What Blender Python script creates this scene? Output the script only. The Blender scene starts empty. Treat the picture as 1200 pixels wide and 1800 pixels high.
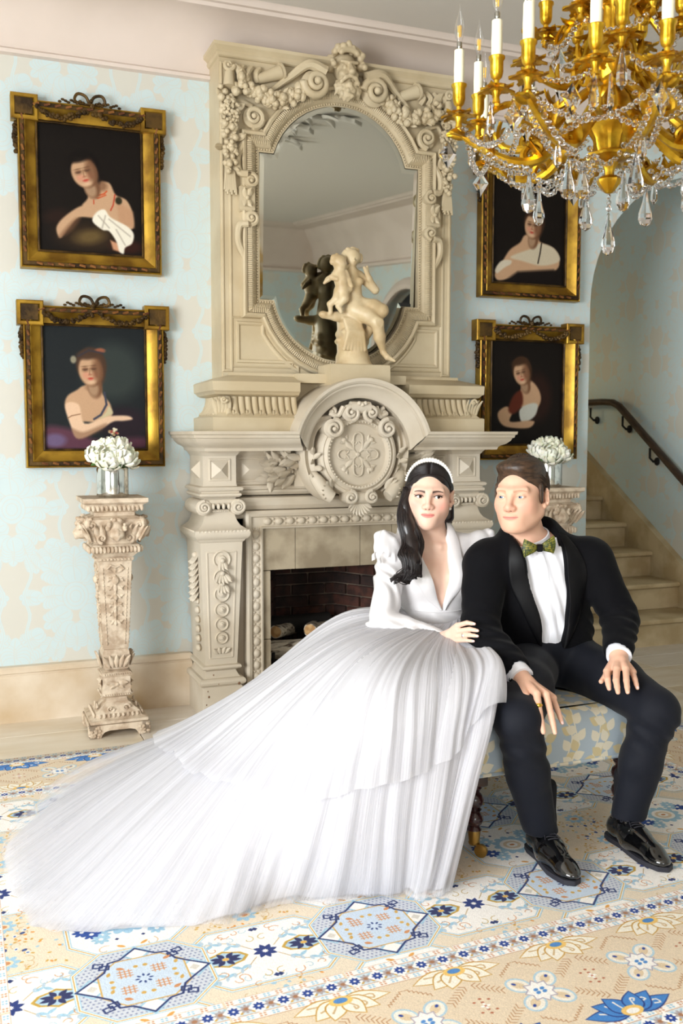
import bpy, bmesh, math, random
import numpy as np
from mathutils import Vector, Matrix
from math import pi, sin, cos, radians, sqrt, atan2
random.seed(7); RNG = np.random.default_rng(5)
sc = bpy.context.scene
# ------------------------------------------------------------------ camera
cd = bpy.data.cameras.new('camera'); cam = bpy.data.objects.new('camera', cd); sc.collection.objects.link(cam)
cam.location = (0, 0, 1.35)
cam.rotation_euler = (radians(90 - 4.54), 0, radians(-21.57))
cd.sensor_fit = 'AUTO'; cd.sensor_width = 36; cd.lens = 34.0; cd.clip_start = 0.05
cd.dof.use_dof = True; cd.dof.focus_distance = 3.3; cd.dof.aperture_fstop = 5.6
sc.camera = cam
# ------------------------------------------------------------------ sky, lights, exposure
w = bpy.data.worlds.new('sky'); sc.world = w; w.use_nodes = True
bg = w.node_tree.nodes['Background']; bg.inputs[0].default_value = (0.86, 0.93, 1.0, 1); bg.inputs[1].default_value = 1.2
def area(name, loc, target, sx, sy, power, col=(1, 1, 1)):
    l = bpy.data.lights.new(name, 'AREA'); l.shape = 'RECTANGLE'; l.size = sx; l.size_y = sy; l.energy = power; l.color = col
    o = bpy.data.objects.new(name, l); sc.collection.objects.link(o); o.location = loc
    d = Vector(target) - Vector(loc); o.rotation_euler = d.to_track_quat('-Z', 'Y').to_euler(); return o
area('daylight_side_window', (-3.15, .3, 1.45), (2.6, 2.5, .7), 2.5, 1.8, 300, (.95, .98, 1))
area('daylight_end_window', (-0.8, -4.9, 1.45), (1.4, 2.6, .7), 2.4, 1.8, 70, (.95, .98, 1))
sc.view_settings.view_transform = 'Standard'; sc.view_settings.look = 'None'
sc.view_settings.gamma = 1; sc.view_settings.use_curve_mapping = False
sc.view_settings.exposure = 0.28
sc.cycles.use_denoising = True
sc.cycles.max_bounces = 10; sc.cycles.transparent_max_bounces = 24; sc.cycles.diffuse_bounces = 4
sc.cycles.caustics_reflective = False; sc.cycles.caustics_refractive = False
sc.cycles.sample_clamp_indirect = 4
# ------------------------------------------------------------------ helpers
def c(r, g, b):
    f = lambda v: (v / 255 / 12.92) if v / 255 <= .04045 else ((v / 255 + .055) / 1.055) ** 2.4
    return (f(r), f(g), f(b))
def TR(x=0, y=0, z=0): m = np.eye(4); m[:3, 3] = (x, y, z); return m
def RX(a): m = np.eye(4); m[1:3, 1:3] = [[cos(a), -sin(a)], [sin(a), cos(a)]]; return m
def RY(a): m = np.eye(4); m[0, 0] = cos(a); m[0, 2] = sin(a); m[2, 0] = -sin(a); m[2, 2] = cos(a); return m
def RZ(a): m = np.eye(4); m[:2, :2] = [[cos(a), -sin(a)], [sin(a), cos(a)]]; return m
def SC(x, y=None, z=None): y = x if y is None else y; z = x if z is None else z; return np.diag([x, y, z, 1.0])
def cat(pts, n, closed=False):          # Catmull-Rom resample of an (m,k) polyline to n samples
    P = np.asarray(pts, float); m = len(P)
    t = np.linspace(0, m if closed else m - 1, n, endpoint=not closed)
    i = np.floor(t).astype(int); u = (t - i)[:, None]
    if closed: a, b, cc, d = P[(i - 1) % m], P[i % m], P[(i + 1) % m], P[(i + 2) % m]
    else:
        i = np.minimum(i, m - 2); u = (t - i)[:, None]
        a = np.where((i > 0)[:, None], P[np.maximum(i - 1, 0)], 2 * P[i] - P[i + 1]); b, cc = P[i], P[i + 1]
        d = np.where((i + 2 < m)[:, None], P[np.minimum(i + 2, m - 1)], 2 * P[i + 1] - P[i])
    return .5 * (2 * b + (cc - a) * u + (2 * a - 5 * b + 4 * cc - d) * u ** 2 + (3 * b - a - 3 * cc + d) * u ** 3)
class MB:
    def __init__(s): s.v = []; s.f = []; s.M = None
    def add(s, V, F, M=None):
        V = np.asarray(V, float)
        for m in (M, s.M):
            if m is not None: V = V @ m[:3, :3].T + m[:3, 3]
        n = len(s.v); s.v.extend(map(tuple, V)); s.f.extend(tuple(i + n for i in f) for f in F); return s
    def box(s, x0, x1, y0, y1, z0, z1, M=None, b=0):
        if b:
            return s.sq([(-b, z0), (0, z0 + b), (0, z1 - b), (-b, z1)], x0, x1, y0, y1, M)
        V = [(x, y, z) for z in (z0, z1) for y in (y0, y1) for x in (x0, x1)]
        return s.add(V, [(0, 2, 3, 1), (4, 5, 7, 6), (0, 1, 5, 4), (1, 3, 7, 5), (3, 2, 6, 7), (2, 0, 4, 6)], M)
    def sq(s, prof, x0, x1, y0, y1, M=None):      # stack of rectangles: (offset, z)
        V = []; F = []
        for o, z in prof: V += [(x0 - o, y0 - o, z), (x1 + o, y0 - o, z), (x1 + o, y1 + o, z), (x0 - o, y1 + o, z)]
        n = len(prof)
        for k in range(n - 1):
            for j in range(4): F.append((4 * k + j, 4 * k + (j + 1) % 4, 4 * k + 4 + (j + 1) % 4, 4 * k + 4 + j))
        F += [(3, 2, 1, 0), tuple(4 * (n - 1) + j for j in range(4))]
        return s.add(V, F, M)
    def sw(s, prof, x0, x1, y0, y1, M=None, lo=1, ro=1):      # same, but the back stays flat at y1 (against a wall): (offset, z)
        V = []; F = []
        for o, z in prof: V += [(x0 - o * lo, y0 - o, z), (x1 + o * ro, y0 - o, z), (x1 + o * ro, y1, z), (x0 - o * lo, y1, z)]
        n = len(prof)
        for k in range(n - 1):
            for j in range(4): F.append((4 * k + j, 4 * k + (j + 1) % 4, 4 * k + 4 + (j + 1) % 4, 4 * k + 4 + j))
        F += [(3, 2, 1, 0), tuple(4 * (n - 1) + j for j in range(4))]
        return s.add(V, F, M)
    def tube(s, pts, r, seg=8, M=None, flat=1.0, caps=True):
        P = np.asarray(pts, float); n = len(P); r = np.broadcast_to(np.asarray(r, float), (n,))
        T = np.gradient(P, axis=0); T /= np.linalg.norm(T, axis=1)[:, None] + 1e-12
        up = np.array([0, 0, 1.0]) if abs(T[0, 2]) < .9 else np.array([0, 1.0, 0]); V = []; N = None
        for k in range(n):
            if N is None: N = np.cross(T[k], up)
            N = N - T[k] * (N @ T[k]); N /= np.linalg.norm(N) + 1e-12; B = np.cross(T[k], N)
            for j in range(seg):
                a = 2 * pi * j / seg; V.append(P[k] + r[k] * (N * cos(a) + B * sin(a) * flat))
        F = [(k * seg + j, k * seg + (j + 1) % seg, (k + 1) * seg + (j + 1) % seg, (k + 1) * seg + j) for k in range(n - 1) for j in range(seg)]
        if caps: F += [tuple(range(seg))[::-1], tuple((n - 1) * seg + j for j in range(seg))]
        return s.add(V, F, M)
    def lathe(s, prof, cx=0, cy=0, cz=0, seg=20, M=None, wob=None):
        V = []; n = len(prof)
        for k, (r, z) in enumerate(prof):
            for j in range(seg):
                a = 2 * pi * j / seg; rr = r * (1 if wob is None else wob(a, k / (n - 1))); V.append((cx + rr * cos(a), cy + rr * sin(a), cz + z))
        F = [(k * seg + j, k * seg + (j + 1) % seg, (k + 1) * seg + (j + 1) % seg, (k + 1) * seg + j) for k in range(n - 1) for j in range(seg)]
        F += [tuple(range(seg))[::-1], tuple((n - 1) * seg + j for j in range(seg))]
        return s.add(V, F, M)
    def disc(s, prof, x, y, z, seg=20, M=None):   # lathe whose axis points to -y: (radius, height out of the wall)
        return s.lathe(prof, 0, 0, 0, seg, TR(x, y, z) @ RX(pi / 2) if M is None else M @ TR(x, y, z) @ RX(pi / 2))
    def sph(s, p, r, seg=10, rings=6, M=None):
        r = (r, r, r) if np.isscalar(r) else r
        V = [(0, 0, -1)]; 
        for i in range(1, rings):
            a = -pi / 2 + pi * i / rings
            for j in range(seg): b = 2 * pi * j / seg; V.append((cos(a) * cos(b), cos(a) * sin(b), sin(a)))
        V.append((0, 0, 1)); V = np.array(V) * r
        F = [(0, 1 + (j + 1) % seg, 1 + j) for j in range(seg)]
        for i in range(rings - 2):
            o = 1 + i * seg; F += [(o + j, o + (j + 1) % seg, o + seg + (j + 1) % seg, o + seg + j) for j in range(seg)]
        o = 1 + (rings - 2) * seg; F += [(o + j, o + (j + 1) % seg, len(V) - 1) for j in range(seg)]
        m = TR(*p) if M is None else M @ TR(*p)
        return s.add(V, F, m)
    def grid(s, G, M=None, closeu=False):          # (n,m,3) points -> quads
        G = np.asarray(G, float); n, m = G.shape[:2]
        F = [(i * m + j, i * m + (j + 1) % m, ((i + 1) % n) * m + (j + 1) % m, ((i + 1) % n) * m + j) for i in range(n if closeu else n - 1) for j in range(m - 1)]
        return s.add(G.reshape(-1, 3), F, M)
    def prism(s, poly, y0, y1, M=None):            # polygon in XZ extruded in y
        n = len(poly); V = [(x, y0, z) for x, z in poly] + [(x, y1, z) for x, z in poly]
        F = [tuple(range(n)), tuple(range(2 * n - 1, n - 1, -1))] + [(j, n + j, n + (j + 1) % n, (j + 1) % n) for j in range(n)]
        return s.add(V, F, M)
    def sweep(s, path, prof, y0, closed=True, M=None): # moulding along a path in the XZ plane: profile of (offset to the outside, height out towards -y)
        P = np.asarray(path, float); n = len(P); V = []
        for k in range(n):
            a = P[(k - 1) % n] if (closed or k > 0) else None; b = P[(k + 1) % n] if (closed or k < n - 1) else None; p = P[k]
            d1 = (p - a) if a is not None else (b - p); d2 = (b - p) if b is not None else (p - a)
            d1 = d1 / (np.linalg.norm(d1) + 1e-12); d2 = d2 / (np.linalg.norm(d2) + 1e-12)
            n1 = np.array([-d1[1], d1[0]]); n2 = np.array([-d2[1], d2[0]]); mm = n1 + n2; mm /= max(1e-6, 1 + n1 @ n2)
            for o, h in prof: q = p + mm * o; V.append((q[0], y0 - h, q[1]))
        m = len(prof); F = [(k * m + j, ((k + 1) % n) * m + j, ((k + 1) % n) * m + j + 1, k * m + j + 1) for k in range(n if closed else n - 1) for j in range(m - 1)]
        if not closed: F += [tuple(range(m)), tuple((n - 1) * m + j for j in range(m))[::-1]]
        return s.add(V, F, M)
    def spiral(s, x, y, z, R, turns, r, d=1, a0=0, seg=8, rise=0, M=None, tail=None):  # volute in the XZ plane
        n = int(14 * turns) + 2; P = []; rr = []
        for k in range(n):
            t = k / (n - 1); a = a0 + d * 2 * pi * turns * t; q = R * (1 - t) ** .9 * .93 + R * .07
            P.append((x + q * cos(a), y - rise * t, z + q * sin(a))); rr.append(r * (1 - .55 * t))
        if tail is not None: P = [tuple(p) for p in tail] + P; rr = list(np.linspace(r * .5, r, len(tail))) + rr
        s.tube(P, rr, seg, M); return s.sph((P[-1][0], P[-1][1] - r * .2, P[-1][2]), r * .9, 8, 5, M)
    def leaf(s, p, d, L, W, out, curl=.3, n=6, lob=0, M=None, th=.25):  # leaf from p along d (unit), face normal 'out'
        p = np.array(p, float); d = np.array(d, float); d /= np.linalg.norm(d); o = np.array(out, float); o -= d * (o @ d); o /= np.linalg.norm(o); sd = np.cross(d, o); G = []
        for k in range(n + 1):
            t = k / n; wv = W * (sin(pi * min(1, t * .92 + .08)) ** .7) * (1 + (lob * sin(t * 6 * pi) if lob else 0)) + W * .02
            ctr = p + d * L * t + o * L * curl * (t * t - .15 * sin(pi * t) * 0)
            G.append([ctr - sd * wv - o * W * th, ctr - sd * wv * .5 + o * W * .12, ctr + o * W * .28, ctr + sd * wv * .5 + o * W * .12, ctr + sd * wv - o * W * th, ctr - o * W * th * 1.5, ctr - sd * wv - o * W * th])
        return s.grid(G, M)
    def build(s, name, m, parent=None, smooth=True, ang=.7, uv=None, label=None):
        me = bpy.data.meshes.new(name); me.from_pydata(s.v, [], s.f)
        bm = bmesh.new(); bm.from_mesh(me); bmesh.ops.recalc_face_normals(bm, faces=bm.faces)
        if smooth:
            for f in bm.faces: f.smooth = True
            for e in bm.edges:
                if len(e.link_faces) == 2 and e.calc_face_angle(0) > ang: e.smooth = False
        bm.to_mesh(me); bm.free()
        if uv is not None:
            l = me.uv_layers.new(name='UVMap'); vi = np.empty(len(me.loops), int); me.loops.foreach_get('vertex_index', vi)
            l.data.foreach_set('uv', np.asarray(uv, float)[vi].ravel())
        return link(name, me, m, parent, label)
def link(name, me, m, parent=None, label=None):
    o = bpy.data.objects.new(name, me); sc.collection.objects.link(o)
    if m is not None: me.materials.append(m)
    if parent is not None:
        o.parent = parent; o.matrix_parent_inverse = parent.matrix_basis.inverted()
    if label: o['label'] = label
    return o
def tag(o, label=None, category=None, group=None, kind=None):
    if label: o['label'] = label
    if category: o['category'] = category
    if group: o['group'] = group
    if kind: o['kind'] = kind
    return o
def thing(name, label, category, loc=(0, 0, 0), group=None):
    o = bpy.data.objects.new(name, None); sc.collection.objects.link(o); o.location = loc; o.empty_display_size = .05
    return tag(o, label, category, group)
def struct(o): o['kind'] = 'structure'; return o
def copy_tree(o, parent=None, M=None):
    n = o.copy(); sc.collection.objects.link(n)
    if parent is not None: n.parent = parent
    if M is not None: n.matrix_basis = M
    for ch in o.children: copy_tree(ch, n)
    return n
# ------------------------------------------------------------------ signed-distance modelling (organic shapes)
def _smin(a, b, k):
    if k <= 0: return np.minimum(a, b)
    h = np.clip(.5 + .5 * (b - a) / k, 0, 1); return b + (a - b) * h - k * h * (1 - h)
def _smax(a, b, k): return -_smin(-a, -b, k)
class SDF:
    def __init__(s, xs, ys, zs):
        s.g = [np.asarray(q, np.float32) for q in (xs, ys, zs)]; s.d = np.full([len(q) for q in s.g], .06, np.float32); s.fr = None
    @classmethod
    def uni(cls, lo, hi, h): return cls(*[np.arange(lo[i], hi[i] + h, h) for i in range(3)])
    def frame(s, R=None, o=(0, 0, 0), sc_=1.0): s.fr = None if R is None else (np.asarray(R, float), np.asarray(o, float), sc_); return s
    def w(s, p):
        if s.fr is None: return np.asarray(p, float)
        R, o, k = s.fr; return R @ (np.asarray(p, float) * k) + o
    def _blk(s, lo, hi, m):
        C = np.array([s.w((x, y, z)) for x in (lo[0], hi[0]) for y in (lo[1], hi[1]) for z in (lo[2], hi[2])]); a = C.min(0) - m; b = C.max(0) + m
        sl = []
        for q, (l, h) in zip(s.g, zip(a, b)):
            i, j = np.searchsorted(q, l), np.searchsorted(q, h)
            if j <= i: return None, None
            sl.append(slice(i, j))
        X, Y, Z = np.meshgrid(*[q[t] for q, t in zip(s.g, sl)], indexing='ij')
        if s.fr is not None:
            R, o, k = s.fr; X, Y, Z = X - o[0], Y - o[1], Z - o[2]
            X, Y, Z = [(R[0, i] * X + R[1, i] * Y + R[2, i] * Z) / k for i in range(3)]
        return tuple(sl), (X, Y, Z)
    def put(s, fn, lo, hi, k=.01, op='add', m=None):
        m = (k * 1.2 + .02) if m is None else m
        sl, P = s._blk(np.asarray(lo, float), np.asarray(hi, float), m)
        if sl is None: return s
        kk = 1 if s.fr is None else s.fr[2]
        d = (fn(*P) * kk).astype(np.float32)
        s.d[sl] = _smin(s.d[sl], d, k) if op == 'add' else _smax(s.d[sl], -d, k); return s
    def ell(s, p, r, k=.01, R=None, op='add'):
        r = np.array([r] * 3 if np.isscalar(r) else r, float); p = np.asarray(p, float); e = r.max() if R is not None else r
        def fn(X, Y, Z):
            x, y, z = X - p[0], Y - p[1], Z - p[2]
            if R is not None: x, y, z = [R[0, i] * x + R[1, i] * y + R[2, i] * z for i in range(3)]
            k0 = np.sqrt((x / r[0]) ** 2 + (y / r[1]) ** 2 + (z / r[2]) ** 2); k1 = np.sqrt((x / r[0] ** 2) ** 2 + (y / r[1] ** 2) ** 2 + (z / r[2] ** 2) ** 2)
            return k0 * (k0 - 1) / (k1 + 1e-9)
        return s.put(fn, p - e, p + e, k, op)
    def cap(s, a, b, ra, rb=None, k=.01, op='add', flat=None):
        a = np.asarray(a, float); b = np.asarray(b, float); rb = ra if rb is None else rb; ba = b - a; L = ba @ ba + 1e-12; R = max(ra, rb)
        def fn(X, Y, Z):
            x, y, z = X - a[0], Y - a[1], Z - a[2]; h = np.clip((x * ba[0] + y * ba[1] + z * ba[2]) / L, 0, 1)
            return np.sqrt((x - ba[0] * h) ** 2 + (y - ba[1] * h) ** 2 + (z - ba[2] * h) ** 2) - (ra + (rb - ra) * h)
        return s.put(fn, np.minimum(a, b) - R, np.maximum(a, b) + R, k, op)
    def chain(s, pts, rs, k=.01, op='add'):
        for i in range(len(pts) - 1): s.cap(pts[i], pts[i + 1], rs[i], rs[i + 1], k, op)
        return s
    def box(s, p, r, k=.005, R=None, rd=.004, op='add'):
        r = np.asarray(r, float); p = np.asarray(p, float); e = np.full(3, np.linalg.norm(r)) if R is not None else r
        def fn(X, Y, Z):
            x, y, z = X - p[0], Y - p[1], Z - p[2]
            if R is not None: x, y, z = [R[0, i] * x + R[1, i] * y + R[2, i] * z for i in range(3)]
            q = [np.abs(t) - (u - rd) for t, u in zip((x, y, z), r)]
            return np.sqrt(sum(np.maximum(t, 0) ** 2 for t in q)) + np.minimum(np.maximum(np.maximum(q[0], q[1]), q[2]), 0) - rd
        return s.put(fn, p - e, p + e, k, op)
    def disp(s, fn): s.d += fn(*np.meshgrid(*s.g, indexing='ij')).astype(np.float32); return s
    def front(s, x, z):                             # y of the surface first met from the camera side (-y)
        i = int(np.clip(np.searchsorted(s.g[0], x), 1, len(s.g[0]) - 1)); k = int(np.clip(np.searchsorted(s.g[2], z), 1, len(s.g[2]) - 1))
        fx = np.clip((x - s.g[0][i - 1]) / (s.g[0][i] - s.g[0][i - 1]), 0, 1); fz = np.clip((z - s.g[2][k - 1]) / (s.g[2][k] - s.g[2][k - 1]), 0, 1)
        col = (s.d[i - 1, :, k - 1] * (1 - fx) + s.d[i, :, k - 1] * fx) * (1 - fz) + (s.d[i - 1, :, k] * (1 - fx) + s.d[i, :, k] * fx) * fz
        j = np.argmax(col < 0)
        if col[j] >= 0: return None
        if j == 0: return float(s.g[1][0])
        t = col[j - 1] / (col[j - 1] - col[j]); return float(s.g[1][j - 1] + t * (s.g[1][j] - s.g[1][j - 1]))
    def mesh(s, name, m, parent=None, color=None, label=None, relax=1):
        d = s.d; d[0] = d[-1] = .05; d[:, 0] = d[:, -1] = .05; d[:, :, 0] = d[:, :, -1] = .05
        b = d < 0; nx, ny, nz = d.shape
        cs = np.zeros((nx - 1, ny - 1, nz - 1), np.int8)
        for i in (0, 1):
            for j in (0, 1):
                for k in (0, 1): cs += b[i:nx - 1 + i, j:ny - 1 + j, k:nz - 1 + k]
        act = (cs > 0) & (cs < 8); I, J, K = np.nonzero(act); N = len(I)
        idx = np.full(act.shape, -1, np.int32); idx[I, J, K] = np.arange(N)
        acc = np.zeros((N, 3)); cnt = np.zeros(N)
        cor = [(i, j, k) for i in (0, 1) for j in (0, 1) for k in (0, 1)]
        val = {q: d[I + q[0], J + q[1], K + q[2]] for q in cor}
        for q in cor:
            for ax in range(3):
                if q[ax]: continue
                q2 = tuple(1 if t == ax else q[t] for t in range(3)); a, e = val[q], val[q2]; mk = (a < 0) != (e < 0)
                t = np.where(mk, a / np.where(mk, a - e, 1), 0); pos = np.stack([np.full(N, float(v)) for v in q], 1); pos[:, ax] = t
                acc[mk] += pos[mk]; cnt[mk] += 1
        acc /= cnt[:, None]
        V = np.stack([s.g[a][L] + acc[:, a] * (s.g[a][L + 1] - s.g[a][L]) for a, L in enumerate((I, J, K))], 1)
        F = []
        for ax in range(3):
            sl0 = [slice(None)] * 3; sl1 = [slice(None)] * 3; sl0[ax] = slice(0, -1); sl1[ax] = slice(1, None)
            a, e = b[tuple(sl0)], b[tuple(sl1)]; ch = np.stack(np.nonzero(a != e), 1)
            u, v = (ax + 1) % 3, (ax + 2) % 3; ok = (ch[:, u] > 0) & (ch[:, v] > 0) & (ch[:, u] < d.shape[u] - 1) & (ch[:, v] < d.shape[v] - 1); ch = ch[ok]
            q = []
            for du, dv in ((-1, -1), (0, -1), (0, 0), (-1, 0)):
                t = ch.copy(); t[:, u] += du; t[:, v] += dv; q.append(idx[t[:, 0], t[:, 1], t[:, 2]])
            q = np.stack(q, 1); fl = a[ch[:, 0], ch[:, 1], ch[:, 2]]; q[~fl] = q[~fl][:, ::-1]; F.append(q)
        F = np.concatenate(F)
        for _ in range(relax):                       # light Laplacian relax
            A = np.zeros_like(V); n = np.zeros(len(V))
            for j in range(4):
                np.add.at(A, F[:, j], V[F[:, (j + 1) % 4]]); np.add.at(n, F[:, j], 1)
            V = V * .55 + .45 * A / np.maximum(n, 1)[:, None]
        return rawmesh(name, V, F, m, parent, color, label)
def rawmesh(name, V, F, m, parent=None, color=None, label=None, uv=None):
    me = bpy.data.meshes.new(name); n, k = len(F), 4
    me.vertices.add(len(V)); me.vertices.foreach_set('co', np.asarray(V, np.float32).ravel())
    me.loops.add(n * k); me.loops.foreach_set('vertex_index', np.asarray(F, np.int32).ravel())
    me.polygons.add(n); me.polygons.foreach_set('loop_start', np.arange(0, n * k, k, dtype=np.int32)); me.polygons.foreach_set('loop_total', np.full(n, k, np.int32))
    me.polygons.foreach_set('use_smooth', np.ones(n, bool)); me.update(calc_edges=True); me.validate()
    if color is not None:
        at = me.color_attributes.new('tint', 'FLOAT_COLOR', 'POINT'); C = color(V); C = np.concatenate([C, np.ones((len(C), 1))], 1).astype(np.float32)
        at.data.foreach_set('color', C.ravel())
    if uv is not None:
        l = me.uv_layers.new(name='UVMap'); l.data.foreach_set('uv', np.asarray(uv, np.float32)[np.asarray(F).ravel()].ravel())
    return link(name, me, m, parent, label)
_kd = RNG.normal(size=(9, 3)); _kd /= np.linalg.norm(_kd, axis=1)[:, None]; _ph = RNG.uniform(0, 6.28, 9)
def wob3(X, Y, Z, f):                                # cheap smooth noise in [-1,1]
    r = 0
    for i in range(9): r = r + np.sin((X * _kd[i, 0] + Y * _kd[i, 1] + Z * _kd[i, 2]) * f * (1 + .23 * i) + _ph[i])
    return r / 4.5
def rot3(ax=0, ay=0, az=0): return (RZ(az) @ RY(ay) @ RX(ax))[:3, :3]
# ------------------------------------------------------------------ materials
def nodes(name):
    m = bpy.data.materials.new(name); m.use_nodes = True; t = m.node_tree; return m, t, t.nodes['Principled BSDF']
def N(t, kind, **kw):
    n = t.nodes.new('ShaderNode' + kind)
    for k, v in kw.items():
        if k[0] == 'i' and k[1:].isdigit(): n.inputs[int(k[1:])].default_value = v
        elif k in n.inputs: n.inputs[k].default_value = v
        else: setattr(n, k, v)
    return n
def bumpin(t, b, src, strength, dist=.01):
    bp = N(t, 'Bump'); bp.inputs['Strength'].default_value = strength; bp.inputs['Distance'].default_value = dist
    t.links.new(src, bp.inputs['Height']); t.links.new(bp.outputs[0], b.inputs['Normal'])
def mat(name, col, rough=.5, metal=0, col2=None, vs=6, vlo=.4, vhi=.6, bump=0, bs=60, det=4, sheen=0, coat=0, spec=.5, sss=0, sssr=(.01, .004, .002), trans=0, ior=1.45, stretch=None, aniso=0):
    m, t, b = nodes(name); b.inputs['Base Color'].default_value = (*col, 1); b.inputs['Roughness'].default_value = rough; b.inputs['Metallic'].default_value = metal
    b.inputs['Specular IOR Level'].default_value = spec; b.inputs['IOR'].default_value = ior
    if sheen: b.inputs['Sheen Weight'].default_value = sheen; b.inputs['Sheen Roughness'].default_value = .4
    if coat: b.inputs['Coat Weight'].default_value = coat; b.inputs['Coat Roughness'].default_value = .08
    if sss: b.inputs['Subsurface Weight'].default_value = sss; b.inputs['Subsurface Radius'].default_value = sssr; b.inputs['Subsurface Scale'].default_value = 1
    if trans: b.inputs['Transmission Weight'].default_value = trans
    if col2 is not None or bump:
        tc = N(t, 'TexCoord'); src = tc.outputs['Object']
        if stretch:
            mp = N(t, 'Mapping'); mp.inputs['Scale'].default_value = stretch; t.links.new(src, mp.inputs[0]); src = mp.outputs[0]
    if col2 is not None:
        n = N(t, 'TexNoise', Scale=vs, Detail=det); t.links.new(src, n.inputs['Vector'])
        r = N(t, 'ValToRGB'); r.color_ramp.elements[0].position = vlo; r.color_ramp.elements[1].position = vhi
        r.color_ramp.elements[0].color = (*col, 1); r.color_ramp.elements[1].color = (*col2, 1)
        t.links.new(n.outputs['Fac'], r.inputs[0]); t.links.new(r.outputs[0], b.inputs['Base Color'])
    if bump:
        n = N(t, 'TexNoise', Scale=bs, Detail=3); t.links.new(src, n.inputs['Vector']); bumpin(t, b, n.outputs['Fac'], bump, .004)
    return m
def tintmat(name, rough=.5, sss=0, spec=.4, bump=0, bs=400, sheen=0):   # base colour from the mesh's own 'tint' attribute
    m = mat(name, (1, 1, 1), rough, sss=sss, spec=spec, bump=bump, bs=bs, sheen=sheen, sssr=(.012, .005, .003)); t = m.node_tree; b = t.nodes['Principled BSDF']
    a = N(t, 'Attribute', attribute_name='tint'); t.links.new(a.outputs['Color'], b.inputs['Base Color']); return m
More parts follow.
